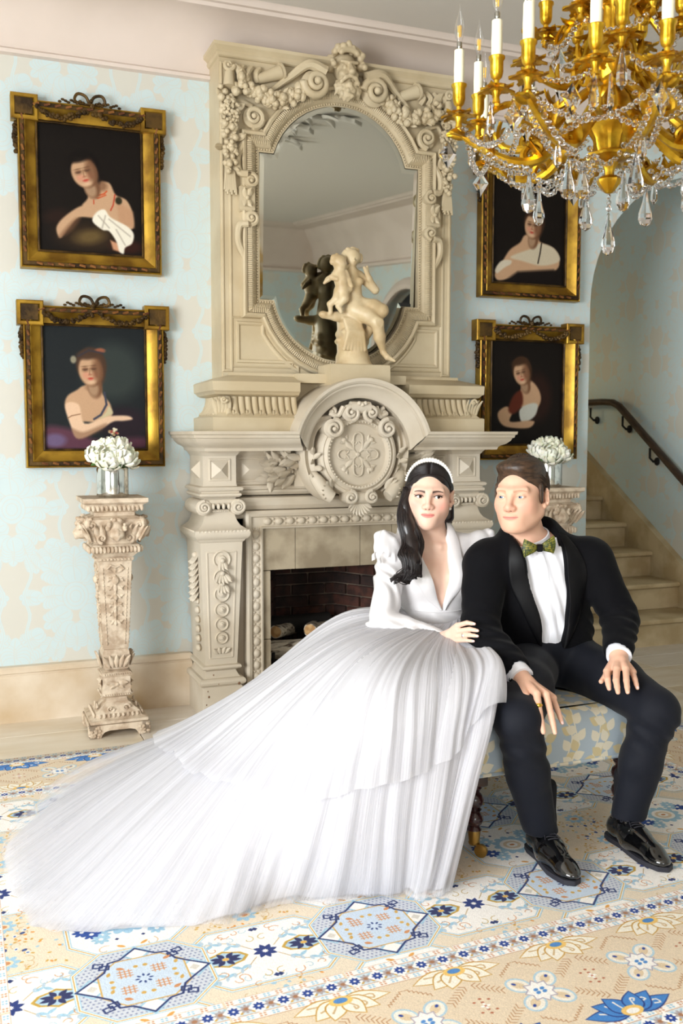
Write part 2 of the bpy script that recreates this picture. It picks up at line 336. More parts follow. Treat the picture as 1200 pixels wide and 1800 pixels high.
# ------------------------------------------------------------------ a small painter for flat prints (wallpaper, rug, painted canvases, woven cloth)
class Pic:
    def __init__(s, w, h, bg): s.w, s.h = w, h; s.a = np.empty((h, w, 3), np.float32); s.a[:] = np.array(bg) / 255; s.wrap = False; s.M = None
    def _t(s, P):
        P = np.asarray(P, float).reshape(-1, 2); return P if s.M is None else P @ s.M[:, :2].T + s.M[:, 2]
    def _win(s, x0, y0, x1, y1, fn, col, op):
        x0, y0, x1, y1 = int(x0) - 2, int(y0) - 2, int(x1) + 3, int(y1) + 3; col = np.array(col, np.float32) / 255
        if not s.wrap: x0, y0, x1, y1 = max(0, x0), max(0, y0), min(s.w, x1), min(s.h, y1)
        if x1 <= x0 or y1 <= y0: return
        X, Y = np.meshgrid(np.arange(x0, x1) + .5, np.arange(y0, y1) + .5); m = (fn(X, Y) * op)[..., None]
        if s.wrap:
            ix = np.arange(x0, x1) % s.w; iy = np.arange(y0, y1) % s.h; g = np.ix_(iy, ix); s.a[g] = s.a[g] * (1 - m) + col * m
        else: s.a[y0:y1, x0:x1] = s.a[y0:y1, x0:x1] * (1 - m) + col * m
    def ell(s, cx, cy, rx, ry=None, rot=0, col=(0, 0, 0), soft=1, op=1):
        ry = rx if ry is None else ry; P = s._t([(cx, cy)])[0]
        if s.M is not None:
            k = sqrt(abs(np.linalg.det(s.M[:, :2]))); rx *= k; ry *= k; v = s.M[:, :2] @ np.array([cos(rot), sin(rot)]); rot = atan2(v[1], v[0])
        R = max(rx, ry) + soft; ca, sa = cos(rot), sin(rot)
        def fn(X, Y):
            x, y = X - P[0], Y - P[1]; u = (x * ca + y * sa) / rx; v = (-x * sa + y * ca) / ry; q = np.sqrt(u * u + v * v)
            return np.clip((1 - q) * min(rx, ry) / soft + .5, 0, 1)
        s._win(P[0] - R, P[1] - R, P[0] + R, P[1] + R, fn, col, op)
    def poly(s, pts, col, soft=1, op=1):
        P = s._t(pts); P = cat(P, 5 * len(P), True) if getattr(s, 'smooth', 0) and len(P) > 4 else P; lo, hi = P.min(0) - soft, P.max(0) + soft
        def fn(X, Y):
            d = np.full(X.shape, 1e9); ins = np.zeros(X.shape, bool); n = len(P)
            for i in range(n):
                a, b = P[i], P[(i + 1) % n]; e = b - a; L = e @ e + 1e-9; h = np.clip(((X - a[0]) * e[0] + (Y - a[1]) * e[1]) / L, 0, 1)
                d = np.minimum(d, (X - a[0] - e[0] * h) ** 2 + (Y - a[1] - e[1] * h) ** 2)
                cr = (a[1] > Y) != (b[1] > Y); xi = a[0] + (Y - a[1]) * e[0] / (e[1] if abs(e[1]) > 1e-9 else 1e-9); ins ^= cr & (X < xi)
            d = np.sqrt(d); return np.clip(np.where(ins, d, -d) / soft + .5, 0, 1)
        s._win(lo[0], lo[1], hi[0], hi[1], fn, col, op)
    def line(s, pts, wd, col, soft=1, op=1, closed=False):
        P = s._t(pts); P = np.vstack([P, P[:1]]) if closed else P
        if s.M is not None: wd = wd * sqrt(abs(np.linalg.det(s.M[:, :2])))
        for i in range(len(P) - 1):
            a, b = P[i], P[i + 1]; e = b - a; L = e @ e + 1e-9; lo, hi = np.minimum(a, b) - wd - soft, np.maximum(a, b) + wd + soft
            def fn(X, Y):
                h = np.clip(((X - a[0]) * e[0] + (Y - a[1]) * e[1]) / L, 0, 1)
                return np.clip((wd / 2 - np.sqrt((X - a[0] - e[0] * h) ** 2 + (Y - a[1] - e[1] * h) ** 2)) / soft + .5, 0, 1)
            s._win(lo[0], lo[1], hi[0], hi[1], fn, col, op)
    def flower(s, x, y, r, n, col, cc=None, a0=0, w=.42):
        for k in range(n):
            a = a0 + 2 * pi * k / n; s.ell(x + r * .6 * cos(a), y + r * .6 * sin(a), r * .4, r * w * .55, a, col)
        if cc is not None: s.ell(x, y, r * .24, col=cc)
    def petal(s, x, y, a, L, wd, col, op=1, soft=1):
        t = np.linspace(0, 1, 9); wv = wd * np.sin(pi * t ** .8); d = np.array([cos(a), sin(a)]); n = np.array([-d[1], d[0]]); p = np.array([x, y]) + np.outer(t * L, d)
        s.poly(np.vstack([p + n * wv[:, None], (p - n * wv[:, None])[::-1]]), col, soft, op)
    def image(s, name):
        im = bpy.data.images.new(name, s.w, s.h, alpha=False); px = np.ones((s.h, s.w, 4), np.float32); px[..., :3] = np.clip(s.a, 0, 1)
        im.pixels.foreach_set(px.ravel()); im.pack(); return im
def picmat(name, im, rough=.6, bump=0, bs=300, coord='UV', scale=(1, 1, 1), loc=(0, 0, 0), rot=(0, 0, 0), sheen=0, spec=.4, noise=0, box=False):
    m, t, b = nodes(name); b.inputs['Roughness'].default_value = rough; b.inputs['Specular IOR Level'].default_value = spec
    if sheen: b.inputs['Sheen Weight'].default_value = sheen
    tc = N(t, 'TexCoord'); mp = N(t, 'Mapping'); mp.inputs['Scale'].default_value = scale; mp.inputs['Location'].default_value = loc; mp.inputs['Rotation'].default_value = rot
    t.links.new(tc.outputs[coord], mp.inputs[0]); ti = N(t, 'TexImage'); ti.image = im; t.links.new(mp.outputs[0], ti.inputs[0])
    if box: ti.projection = 'BOX'; ti.projection_blend = .2
    out = ti.outputs[0]
    if noise:
        n = N(t, 'TexNoise', Scale=bs * .5, Detail=3); t.links.new(tc.outputs['Object'], n.inputs['Vector']); mx = N(t, 'MixRGB', blend_type='MULTIPLY'); mx.inputs[0].default_value = noise
        r = N(t, 'ValToRGB'); r.color_ramp.elements[0].color = (.55, .55, .55, 1); r.color_ramp.elements[1].color = (1.25, 1.25, 1.25, 1); t.links.new(n.outputs['Fac'], r.inputs[0])
        t.links.new(out, mx.inputs[1]); t.links.new(r.outputs[0], mx.inputs[2]); out = mx.outputs[0]
    t.links.new(out, b.inputs['Base Color'])
    if bump:
        n = N(t, 'TexNoise', Scale=bs, Detail=2); t.links.new(tc.outputs['Object'], n.inputs['Vector']); bumpin(t, b, n.outputs['Fac'], bump, .003)
    return m
M = {}
M['plaster'] = mat('carved_cream_paint', c(210, 199, 181), .55, col2=c(196, 183, 162), vs=3, bump=.05, bs=90)
M['plaster2'] = mat('overmantel_cream_paint', c(202, 187, 157), .5, col2=c(190, 173, 141), vs=4, bump=.04, bs=90)
M['chip'] = mat('bare_chipped_wood', c(120, 88, 62), .8)
M['white_paint'] = mat('frieze_white_paint', c(216, 202, 192), .7, col2=c(210, 196, 185), vs=2)
M['ceiling'] = mat('ceiling_paint', c(218, 212, 204), .8)
M['marble_base'] = mat('honed_beige_marble', c(222, 208, 188), .4, col2=c(186, 158, 118), vs=3.2, vlo=.36, vhi=.72, det=8)
M['limestone'] = [mat('floor_limestone_%s' % n, a, .3, col2=b, vs=v, det=8, vlo=.35, vhi=.75, stretch=(1, 3, 1)) for n, a, b, v in (('pale', c(226, 216, 200), c(205, 188, 160), 3), ('warm', c(219, 205, 180), c(196, 174, 140), 4), ('grey', c(222, 214, 204), c(207, 196, 180), 5))]
M['grout'] = mat('floor_grout', c(150, 136, 116), .9)
M['step'] = mat('stair_limestone', c(205, 186, 150), .55, col2=c(178, 156, 118), vs=5, det=7)
M['slip'] = mat('travertine_slip', c(178, 164, 140), .45, col2=c(146, 132, 110), vs=7, det=8, bump=.05)
M['brick'] = [mat('firebrick_%s' % n, a, .85, col2=b, vs=18, bump=.3, bs=120) for n, a, b in (('red', c(84, 50, 40), c(58, 38, 32)), ('brown', c(74, 48, 40), c(50, 37, 32)), ('dark', c(62, 42, 37), c(44, 34, 31)))]
M['mortar'] = mat('firebox_mortar', c(128, 112, 96), .95, col2=c(84, 74, 66), vs=9)
M['soot'] = mat('sooty_black_iron', c(28, 25, 23), .8)
M['bark'] = mat('birch_bark', c(206, 196, 178), .8, col2=c(82, 66, 52), vs=14, vlo=.5, vhi=.62, bump=.4, bs=60, stretch=(1, 4, 4))
M['cut'] = mat('cut_log_end', c(214, 176, 124), .8, col2=c(180, 136, 86), vs=30)
M['gilt'] = mat('frame_gilding', c(176, 138, 48), .4, .7, col2=c(128, 94, 30), vs=9, bump=.12, bs=70)
M['gilt_dark'] = mat('aged_dark_gilding', c(92, 68, 30), .5, .55, col2=c(50, 35, 17), vs=14, bump=.3, bs=90)
M['gilt_red'] = mat('worn_gilding_over_bole', c(140, 92, 46), .5, .5, col2=c(96, 56, 34), vs=30)
M['brass'] = mat('chandelier_gilt_bronze', c(218, 176, 52), .3, .9, col2=c(178, 132, 28), vs=20, bump=.15, bs=60)
M['brass_dull'] = mat('old_brass', c(190, 152, 84), .3, 1)
M['candle'] = mat('candle_sleeve_wax', c(250, 243, 214), .45, sss=.1, bump=.12, bs=50)
M['screw'] = mat('bulb_screw_cap', c(150, 148, 140), .25, 1)
M['filament'] = mat('led_filament', c(244, 190, 60), .4)
def glass(name, col=(1, 1, 1), rough=0, ior=1.5):
    m, t, b = nodes(name); b.inputs['Base Color'].default_value = (*col, 1); b.inputs['Roughness'].default_value = rough; b.inputs['Transmission Weight'].default_value = 1; b.inputs['IOR'].default_value = ior; return m
M['crystal'] = glass('cut_crystal', c(250, 250, 252), .02, 1.5)
def thin_glass(name):
    m, t, b = nodes(name); tr = N(t, 'BsdfTransparent'); gl = N(t, 'BsdfGlossy'); gl.inputs['Roughness'].default_value = .03; lw = N(t, 'LayerWeight'); lw.inputs[0].default_value = .25; mx = N(t, 'MixShader')
    t.links.new(lw.outputs['Facing'], mx.inputs[0]); t.links.new(tr.outputs[0], mx.inputs[1]); t.links.new(gl.outputs[0], mx.inputs[2]); t.links.new(mx.outputs[0], t.nodes['Material Output'].inputs[0]); return m
M['bulb'] = thin_glass('clear_bulb_glass')
M['mirror'] = mat('mirror_silvering', c(206, 208, 200), .02, 1)
M['bevel'] = mat('mirror_bevel', c(222, 224, 214), .06, 1)
M['stone_ped'] = mat('pedestal_cast_stone', c(214, 197, 174), .75, col2=c(180, 158, 134), vs=24, det=6, bump=.45, bs=70)
M['marble'] = mat('statue_marble', c(212, 193, 157), .4, col2=c(192, 168, 128), vs=9, sss=.08)
M['mercury'] = mat('mercury_glass', c(226, 226, 222), .12, 1, col2=c(168, 170, 168), vs=30, vlo=.5, vhi=.7, bump=.1, bs=30)
M['petal'] = mat('white_peony_petal', c(250, 249, 238), .6, col2=c(240, 240, 214), vs=20, sss=.15)
M['stem'] = mat('green_stem', c(88, 122, 62), .6)
M['rail'] = mat('dark_oak_rail', c(70, 50, 34), .4, col2=c(48, 33, 22), vs=12, stretch=(6, 1, 1))
M['leg'] = mat('mahogany', c(58, 27, 26), .25, coat=.5, col2=c(40, 18, 18), vs=20)
M['skinF'] = tintmat('fair_skin_bride', .42, .16, .35); M['skinM'] = tintmat('fair_skin_groom', .45, .16, .35)
M['hairF'] = mat('near_black_hair', c(34, 24, 24), .32, col2=c(20, 14, 15), vs=40, spec=.6, stretch=(6, 6, .6))
M['hairM'] = mat('brown_hair', c(78, 57, 41), .4, col2=c(52, 38, 29), vs=34, stretch=(1, 3, 3), bump=.35, bs=45)
M['sclera'] = mat('eye_white', c(236, 232, 228), .15); M['pupil'] = mat('pupil', c(10, 8, 8), .08)
M['iris_brown'] = mat('iris_brown', c(58, 36, 26), .1); M['iris_blue'] = mat('iris_blue', c(92, 116, 142), .15)
M['lash'] = mat('eyelash', c(22, 15, 14), .6); M['pearl'] = mat('pearl', c(240, 236, 230), .18, coat=.8); M['silver'] = mat('silver', c(225, 225, 228), .12, 1)
M['gold'] = mat('gold', c(232, 192, 84), .2, 1)
M['satin'] = mat('ivory_satin', c(226, 223, 224), .27, sheen=.1, spec=.8)
M['velvet'] = mat('black_velvet', c(10, 10, 14), .85, sheen=.06, bump=.1, bs=220, spec=.15)
M['lapel'] = mat('black_satin_lapel', c(9, 9, 12), .5, spec=.22)
M['wool'] = mat('black_wool', c(15, 18, 28), .75, sheen=.08, bump=.15, bs=700, spec=.3)
M['shirt'] = mat('white_cotton_shirt', c(240, 241, 248), .7, bump=.05, bs=300)
M['patent'] = mat('black_patent_leather', c(7, 7, 8), .07, spec=.8, coat=1)
M['sock'] = mat('black_sock', c(13, 13, 20), .9); M['lace'] = mat('black_lace', c(40, 40, 48), .6)
M['room_dark'] = mat('painted_room_dark', c(26, 26, 30), .8)
M['winframe'] = mat('window_white_paint', c(240, 238, 232), .4)
def tulle(name, a0, a1, freq, v0=.72):
    m, t, b = nodes(name); b.inputs['Base Color'].default_value = (*c(220, 219, 224), 1); b.inputs['Roughness'].default_value = .8; b.inputs['Specular IOR Level'].default_value = .1
    uv = N(t, 'TexCoord'); sx = N(t, 'SeparateXYZ'); t.links.new(uv.outputs['UV'], sx.inputs[0])
    mp = N(t, 'Mapping'); mp.inputs['Scale'].default_value = (freq, 2.0, 1); t.links.new(uv.outputs['UV'], mp.inputs[0])
    n = N(t, 'TexNoise', Scale=1, Detail=3, Roughness=.6); t.links.new(mp.outputs[0], n.inputs['Vector']); bumpin(t, b, n.outputs['Fac'], .32, .008)
    tl = N(t, 'BsdfTranslucent'); tl.inputs[0].default_value = (*c(248, 248, 252), 1); mx = N(t, 'MixShader'); mx.inputs[0].default_value = .25
    t.links.new(b.outputs[0], mx.inputs[1]); t.links.new(tl.outputs[0], mx.inputs[2])
    r = N(t, 'MapRange'); r.inputs[1].default_value = v0; r.inputs[2].default_value = 1.0; r.inputs[3].default_value = a0; r.inputs[4].default_value = a1; t.links.new(sx.outputs[1], r.inputs[0])
    st = N(t, 'MapRange'); st.inputs[1].default_value = .35; st.inputs[2].default_value = .65; st.inputs[3].default_value = -.12; st.inputs[4].default_value = .12; t.links.new(n.outputs['Fac'], st.inputs[0])
    ad = N(t, 'Math', operation='ADD', use_clamp=True); t.links.new(r.outputs[0], ad.inputs[0]); t.links.new(st.outputs[0], ad.inputs[1])
    tr = N(t, 'BsdfTransparent'); m2 = N(t, 'MixShader'); t.links.new(ad.outputs[0], m2.inputs[0]); t.links.new(tr.outputs[0], m2.inputs[1]); t.links.new(mx.outputs[0], m2.inputs[2])
    t.links.new(m2.outputs[0], t.nodes['Material Output'].inputs[0]); return m
M['tulle'] = tulle('pleated_tulle', 1.5, .8, 420); M['tulle3'] = tulle('tulle_tier', 1.4, .5, 420, .55); M['tulle2'] = tulle('sheer_tulle_overlay', .7, .3, 420)
# damask wallpaper: one repeat of leafy scrolls in pale blue on beige
def damask():
    bg, bl, ln = (206, 204, 194), (197, 213, 215), (204, 205, 198)
    p = Pic(420, 640, bg); p.wrap = True
    def lobe(x, y, a, L, W, n=5):             # scalloped leaf: overlapping petals, each with a fine beige outline
        for k in range(n, -1, -1):
            t = .25 + .75 * k / n; w_ = W * (1.15 - .45 * t)
            for s_ in ((-1, 1) if k < n else (0,)):
                q = a + s_ * (.62 - .38 * t); X, Y = x + L * t * .72 * cos(q), y + L * t * .72 * sin(q); p.ell(X, Y, L * .30 + 1.6, w_ * .62 + 1.6, q + s_ * .35, ln, 1.5); p.ell(X, Y, L * .30, w_ * .62, q + s_ * .35, bl, 1.5)
        p.line(cat([(x, y), (x + L * .5 * cos(a + .1), y + L * .5 * sin(a + .1)), (x + L * .95 * cos(a), y + L * .95 * sin(a))], 7), 2, ln, 1.5)
    def motif(cx, cy, k):
        for sx in (1, -1):
            p.M = np.array([[sx * k, 0, cx], [0, k, cy]], float)
            for (x, y, a, L, W) in ((96, 128, .9, 70, 34), (120, -118, -.5, 74, 34), (126, 10, .1, 66, 32), (60, -150, -1.3, 72, 32), (30, 130, 1.2, 84, 36), (26, 72, .55, 104, 40), (30, 14, -.05, 100, 40), (28, -44, -.6, 98, 38), (14, -92, -1.1, 92, 36)): lobe(x, y, a, L, W)
            p.line(cat([(150, -190), (172, -120), (158, -50), (176, 20), (150, 96), (168, 160)], 18), 10, bl, 2); p.line(cat([(150, -190), (172, -120), (158, -50), (176, 20), (150, 96), (168, 160)], 18), 1.8, ln, 1.2)
        p.M = np.array([[k, 0, cx], [0, k, cy]], float); lobe(0, 70, 1.57, 120, 46); lobe(0, -100, -1.57, 90, 40)
        for r in (44, 31, 18): p.ell(0, 10, r + 2, r * 1.15 + 2, 0, ln, 1.5); p.ell(0, 10, r, r * 1.15, 0, bl, 1.5)
        p.M = None
    motif(210, 170, 1.0); motif(0, 490, 1.0)
    return p.image('damask_print')
M['damask'] = picmat('damask_wallpaper', damask(), .5, .1, 500, 'Object', (1 / .56, 1 / .56, 1 / .85), (.1, .1, .12), rot=(pi / 2, 0, 0), noise=.0)
for _n in M['damask'].node_tree.nodes:      # object X,Z -> image u,v
    if _n.type == 'MAPPING':
        _n.vector_type = 'TEXTURE' if False else 'POINT'; _n.inputs['Rotation'].default_value = (0, 0, 0)
def xz_to_uv(m, ax='X'):
    t = m.node_tree; mp = [n for n in t.nodes if n.type == 'MAPPING'][0]; src = mp.inputs[0].links[0].from_socket; sx = N(t, 'SeparateXYZ'); cx = N(t, 'CombineXYZ')
    t.links.new(src, sx.inputs[0]); t.links.new(sx.outputs[ax], cx.inputs[0]); t.links.new(sx.outputs['Z'], cx.inputs[1]); t.links.new(cx.outputs[0], mp.inputs[0])
    mp.inputs['Scale'].default_value = (1 / .56, 1 / .85, 1)
xz_to_uv(M['damask'])
_dam = [n for n in M['damask'].node_tree.nodes if n.type == 'TEX_IMAGE'][0].image
M['damask_y'] = picmat('damask_wallpaper_side', _dam, .5, .1, 500, 'Object'); xz_to_uv(M['damask_y'], 'Y')
# ------------------------------------------------------------------ the room shell
def arch_pts(x0, x1, zs, n=20):
    r = (x1 - x0) / 2; cx = (x0 + x1) / 2; return [(cx - r * cos(pi * k / n), zs + r * sin(pi * k / n)) for k in range(n + 1)]
b = MB()
b.prism([(-3.2, 0), (1.37, 0), (1.37, .74), (2.23, .74), (2.23, 0), (3.425, 0)] + arch_pts(3.425, 5.02, 2.1, 28) + [(5.02, 0), (5.1, 0), (5.1, 3.45), (-3.2, 3.45)], 4.75, 4.95)
struct(b.build('wall_back', M['damask'], smooth=False))
def wall_y(name, x0, x1, holes, mt, ylo=-5, yhi=4.95):       # wall lying along y with rectangular holes (y0,y1,z0,z1)
    b = MB(); y = ylo
    for (a, e, z0, z1) in sorted(holes):
        b.box(x0, x1, y, a, 0, 3.45); b.box(x0, x1, a, e, 0, z0); b.box(x0, x1, a, e, z1, 3.45); y = e
    b.box(x0, x1, y, yhi, 0, 3.45); return struct(b.build(name, mt, smooth=False))
wall_y('wall_left', -3.4, -3.2, [(-1.0, 1.6, .4, 2.6)], M['damask_y'])
b = MB(); b.prism([(-5, 0)] + [(-2.5, 0)] + arch_pts(-2.5, -.7, 1.5, 20) + [(-.7, 0), (4.95, 0), (4.95, 3.45), (-5, 3.45)], -5.25, -5.1, RZ(pi / 2))
struct(b.build('wall_right', M['damask_y'], smooth=False))
b = MB(); b.sweep([(-2.5, 0.0)] + arch_pts(-2.5, -.7, 1.5, 20) + [(-.7, 0.0)], [(0, .1), (0, -.04), (.05, -.06), (.12, -.03), (.14, 0)], -5.1, False, RZ(pi / 2))
struct(b.build('trim_arch_doorway', M['white_paint']))
b = MB(); b.box(5.26, 7, -3.2, 0, 0, 3.2); struct(b.build('dark_block_beyond_doorway', M['room_dark'], smooth=False))  # solid block; the unlit room's darkness is put into its near-black colour
b = MB(); b.box(-3.2, -2.0, -5.2, -5, 0, 3.45); b.box(.4, 5.1, -5.2, -5, 0, 3.45); b.box(-2.0, .4, -5.2, -5, 0, .4); b.box(-2.0, .4, -5.2, -5, 2.6, 3.45)
struct(b.build('wall_front', M['damask'], smooth=False))
def window(name, x0, x1, y0, y1, z0, z1):
    b = MB(); lx = (x1 - x0) > (y1 - y0); L0, L1 = (x0, x1) if lx else (y0, y1)
    def bar(a, e, f, g): b.box(a, e, y0, y1, f, g) if lx else b.box(x0, x1, a, e, f, g)
    bar(L0, L0 + .07, z0, z1); bar(L1 - .07, L1, z0, z1); bar(L0, L1, z0, z0 + .07); bar(L0, L1, z1 - .07, z1)
    for k in (1, 2): q = L0 + (L1 - L0) * k / 3; bar(q - .03, q + .03, z0, z1)
    q = z0 + (z1 - z0) * .68; bar(L0, L1, q - .025, q + .025)
    struct(b.build(name, M['winframe'], smooth=False))
window('window_1', -3.33, -3.26, -1.0, 1.6, .4, 2.6); window('window_2', -2.0, .4, -5.13, -5.06, .4, 2.6)
b = MB(); b.box(-3.4, 5.3, -5.2, 4.95, 3.36, 3.46); struct(b.build('ceiling', M['ceiling'], smooth=False))
# cove between paper and ceiling, with a small picture rail below and a moulded edge above
def cove(name, path, flip):
    pr = [(0, 3.06), (.025, 3.065), (.028, 3.08), (.012, 3.092), (.012, 3.105)] + [(.012 + .20 * (1 - cos(a * pi / 2)) ** 1.1, 3.105 + .215 * sin(a * pi / 2) ** .95) for a in np.linspace(0, 1, 9)] + [(.225, 3.322), (.235, 3.336), (.252, 3.338), (.262, 3.352), (.275, 3.36), (0, 3.362)]
    if flip: pr = [(o * (1 if o < .013 else 2.0), z if z > 3.3 else 3.36 - (3.36 - z) * 2.2) for o, z in pr]
    b = MB(); G = []
    for (x, y, dx, dy) in path: G.append([(x + dx * o, y + dy * o, z) for o, z in pr])
    b.grid(G); return struct(b.build(name, M['white_paint'], ang=.5))
cove('trim_cove_back', [(-3.2, 4.75, 1, -1), (5.1, 4.75, -1, -1)], 0); cove('trim_cove_right', [(5.1, 4.75, -1, -1), (5.1, -5, -1, 1)], 1)
cove('trim_cove_front', [(5.1, -5, -1, 1), (-3.2, -5, 1, 1)], 1); cove('trim_cove_left', [(-3.2, -5, 1, 1), (-3.2, 4.75, 1, -1)], 0)
# honed marble baseboard in slabs
bb = MB(); bb.box(-3.2, .99, 4.735, 4.75, 0, .25); base = struct(bb.build('baseboard_back', M['marble_base']))
for x0, x1 in ((-3.2, -2.1), (-2.097, -1.1), (-1.097, -.2), (-.197, .70), (.703, 1.06), (2.62, 3.42)):
    b = MB(); b.sw([(0, 0), (0, .222), (-.004, .226), (-.004, .232), (.004, .236), (.004, .254), (-.006, .264), (-.03, .266)], x0, x1, 4.712, 4.75); b.build('marble_slab', M['marble_base'], base)
b = MB(); b.box(-3.4, 5.3, -5.2, 8.2, -.05, -.006); fl = struct(b.build('floor', M['grout'], smooth=False))
def slab(x0, x1, y0, y1):
    b = MB(); g = .0022; b.sq([(0, -.01), (0, -.002), (-.002, 0)], x0 + g, x1 - g, y0 + g, y1 - g); b.build('floor_tile', random.choice(M['limestone']), fl)
for j, (ya, yb, off) in enumerate(((4.49, 4.75, .12), (4.11, 4.49, .21), (3.6, 4.11, .5))):
    x = -3.2 + off
    while x < 5.1:
        slab(x, min(x + .62, 5.1), ya, yb); x += .62
for j in range(4):
    ya = 3.6 - .55 * (j + 1); x = 3.0 + .3 * (j % 2)
    while x < 5.1: slab(x, min(x + .62, 5.1), ya, ya + .55); x += .62
for x0 in (3.42, 3.95, 4.48): slab(x0, min(x0 + .53, 5.02), 4.75, 4.96)
for (x0, x1, y0, y1) in ((-3.2, 5.1, -5, .9), (-3.2, -.5, .9, 3.6), (-.5, 3.0, .9, 1.4), (3.0, 5.1, .9, 1.4)):
    nx = int((x1 - x0) / 1.0) + 1; ny = max(1, int((y1 - y0) / .9))
    for i in range(nx):
        for j in range(ny): slab(x0 + (x1 - x0) * i / nx, x0 + (x1 - x0) * (i + 1) / nx, y0 + (y1 - y0) * j / ny, y0 + (y1 - y0) * (j + 1) / ny)
# stair hall behind the arch
b = MB(); b.box(3.2, 3.43, 4.95, 8.2, 0, 4.2); struct(b.build('wall_stair_left', M['damask_y'], smooth=False))
b = MB(); b.box(4.6, 4.8, 4.95, 8.2, 0, 4.2); b.box(4.6, 5.3, 4.95, 5.1, 0, 4.2); struct(b.build('wall_stair_right', M['damask_y'], smooth=False))
b = MB(); b.box(3.2, 4.8, 8.0, 8.2, 0, 4.2); struct(b.build('wall_stair_back', M['damask'], smooth=False))
b = MB(); b.box(3.2, 5.3, 4.95, 8.2, 4.1, 4.2); struct(b.build('ceiling_stair', M['ceiling'], smooth=False))
st = thing('staircase', 'limestone staircase climbing away behind the arched opening', 'stairs', (4.0, 4.9, 0))
RUN, RISE, YS = .29, .178, 4.93
for k in range(7):
    y = YS + RUN * k; z = RISE * (k + 1); y1 = y + RUN + .02 if k < 6 else 7.97
    b = MB(); b.box(3.442, 4.545, y + .025, y1 + .02, z - RISE, z - .035)
    sp = b.build('riser', M['step'], st, smooth=False)
    b = MB(); b.sq([(-.004, z - .036), (.004, z - .03), (.006, z - .018), (.004, z - .006), (-.004, z)], 3.448, 4.537, y + .006, y1); b.build('tread', M['step'], st)
b = MB(); P = [(YS - .06, 0), (YS - .06, .24), (YS + RUN * 6.1, RISE * 7 + .2), (7.98, RISE * 7 + .2), (7.98, 0)]
b.prism([(-y, z) for y, z in P][::-1], 4.545, 4.598, RZ(-pi / 2)); b.M = None
b.v = [(x, y, z) for x, y, z in b.v]; b.build('stringer', M['step'], st, smooth=False)
hr = thing('handrail', 'dark oak handrail on iron brackets climbing the stair hall wall', 'handrail', (4.55, 5.4, 1.2))
b = MB(); P = [(4.53, 4.9, .83), (4.53, 5.23, 1.065), (4.53, 5.90, 1.56), (4.53, 5.98, 1.592), (4.53, 6.1, 1.60), (4.53, 6.6, 1.60), (4.53, 7.4, 1.60)]
b.tube(P, .03, 10, flat=.85); b.build('rail', M['rail'], hr)
for y, z in ((5.55, 1.24), (5.86, 1.47), (6.25, 1.54)):
    b = MB(); b.tube([(4.53, y, z + .02), (4.53, y, z - .05), (4.56, y, z - .075), (4.597, y, z - .075)], .009, 6); b.sph((4.592, y, z - .075), (.012, .03, .03), 8, 5); b.build('bracket', M['soot'], hr)
l = bpy.data.lights.new('stair_lamp', 'POINT'); l.energy = 6.0; l.color = (1, .78, .45); l.shadow_soft_size = .15
o = bpy.data.objects.new('stair_lamp', l); sc.collection.objects.link(o); o.location = (3.75, 6.95, 1.9)
# ------------------------------------------------------------------ fireplace surround
CX = 1.80; PL = M['plaster']; PO = M['plaster2']
fp = thing('fireplace', 'carved cream fireplace surround with arched pediment and round crest, behind the couple', 'fireplace', (CX, 4.5, 0))
def mir(f):
    for s_ in (-1, 1): f(s_)
def pyramid(b, x, y, z, hx, hz, h, rx=None):
    rx = 0 if rx is None else rx
    b.add([(x - hx, y, z - hz), (x + hx, y, z - hz), (x + hx, y, z + hz), (x - hx, y, z + hz), (x - rx, y - h, z), (x + rx, y - h, z)], [(0, 1, 5, 4), (1, 2, 5), (2, 3, 4, 5), (3, 0, 4)])
def frame_rect(b, x, y, z, hx, hz, wd=.008, h=.006):
    b.sweep([(x - hx, z - hz), (x - hx, z + hz), (x + hx, z + hz), (x + hx, z - hz)], [(-wd, 0), (-wd * .6, h), (0, h), (wd * .3, 0)], y)
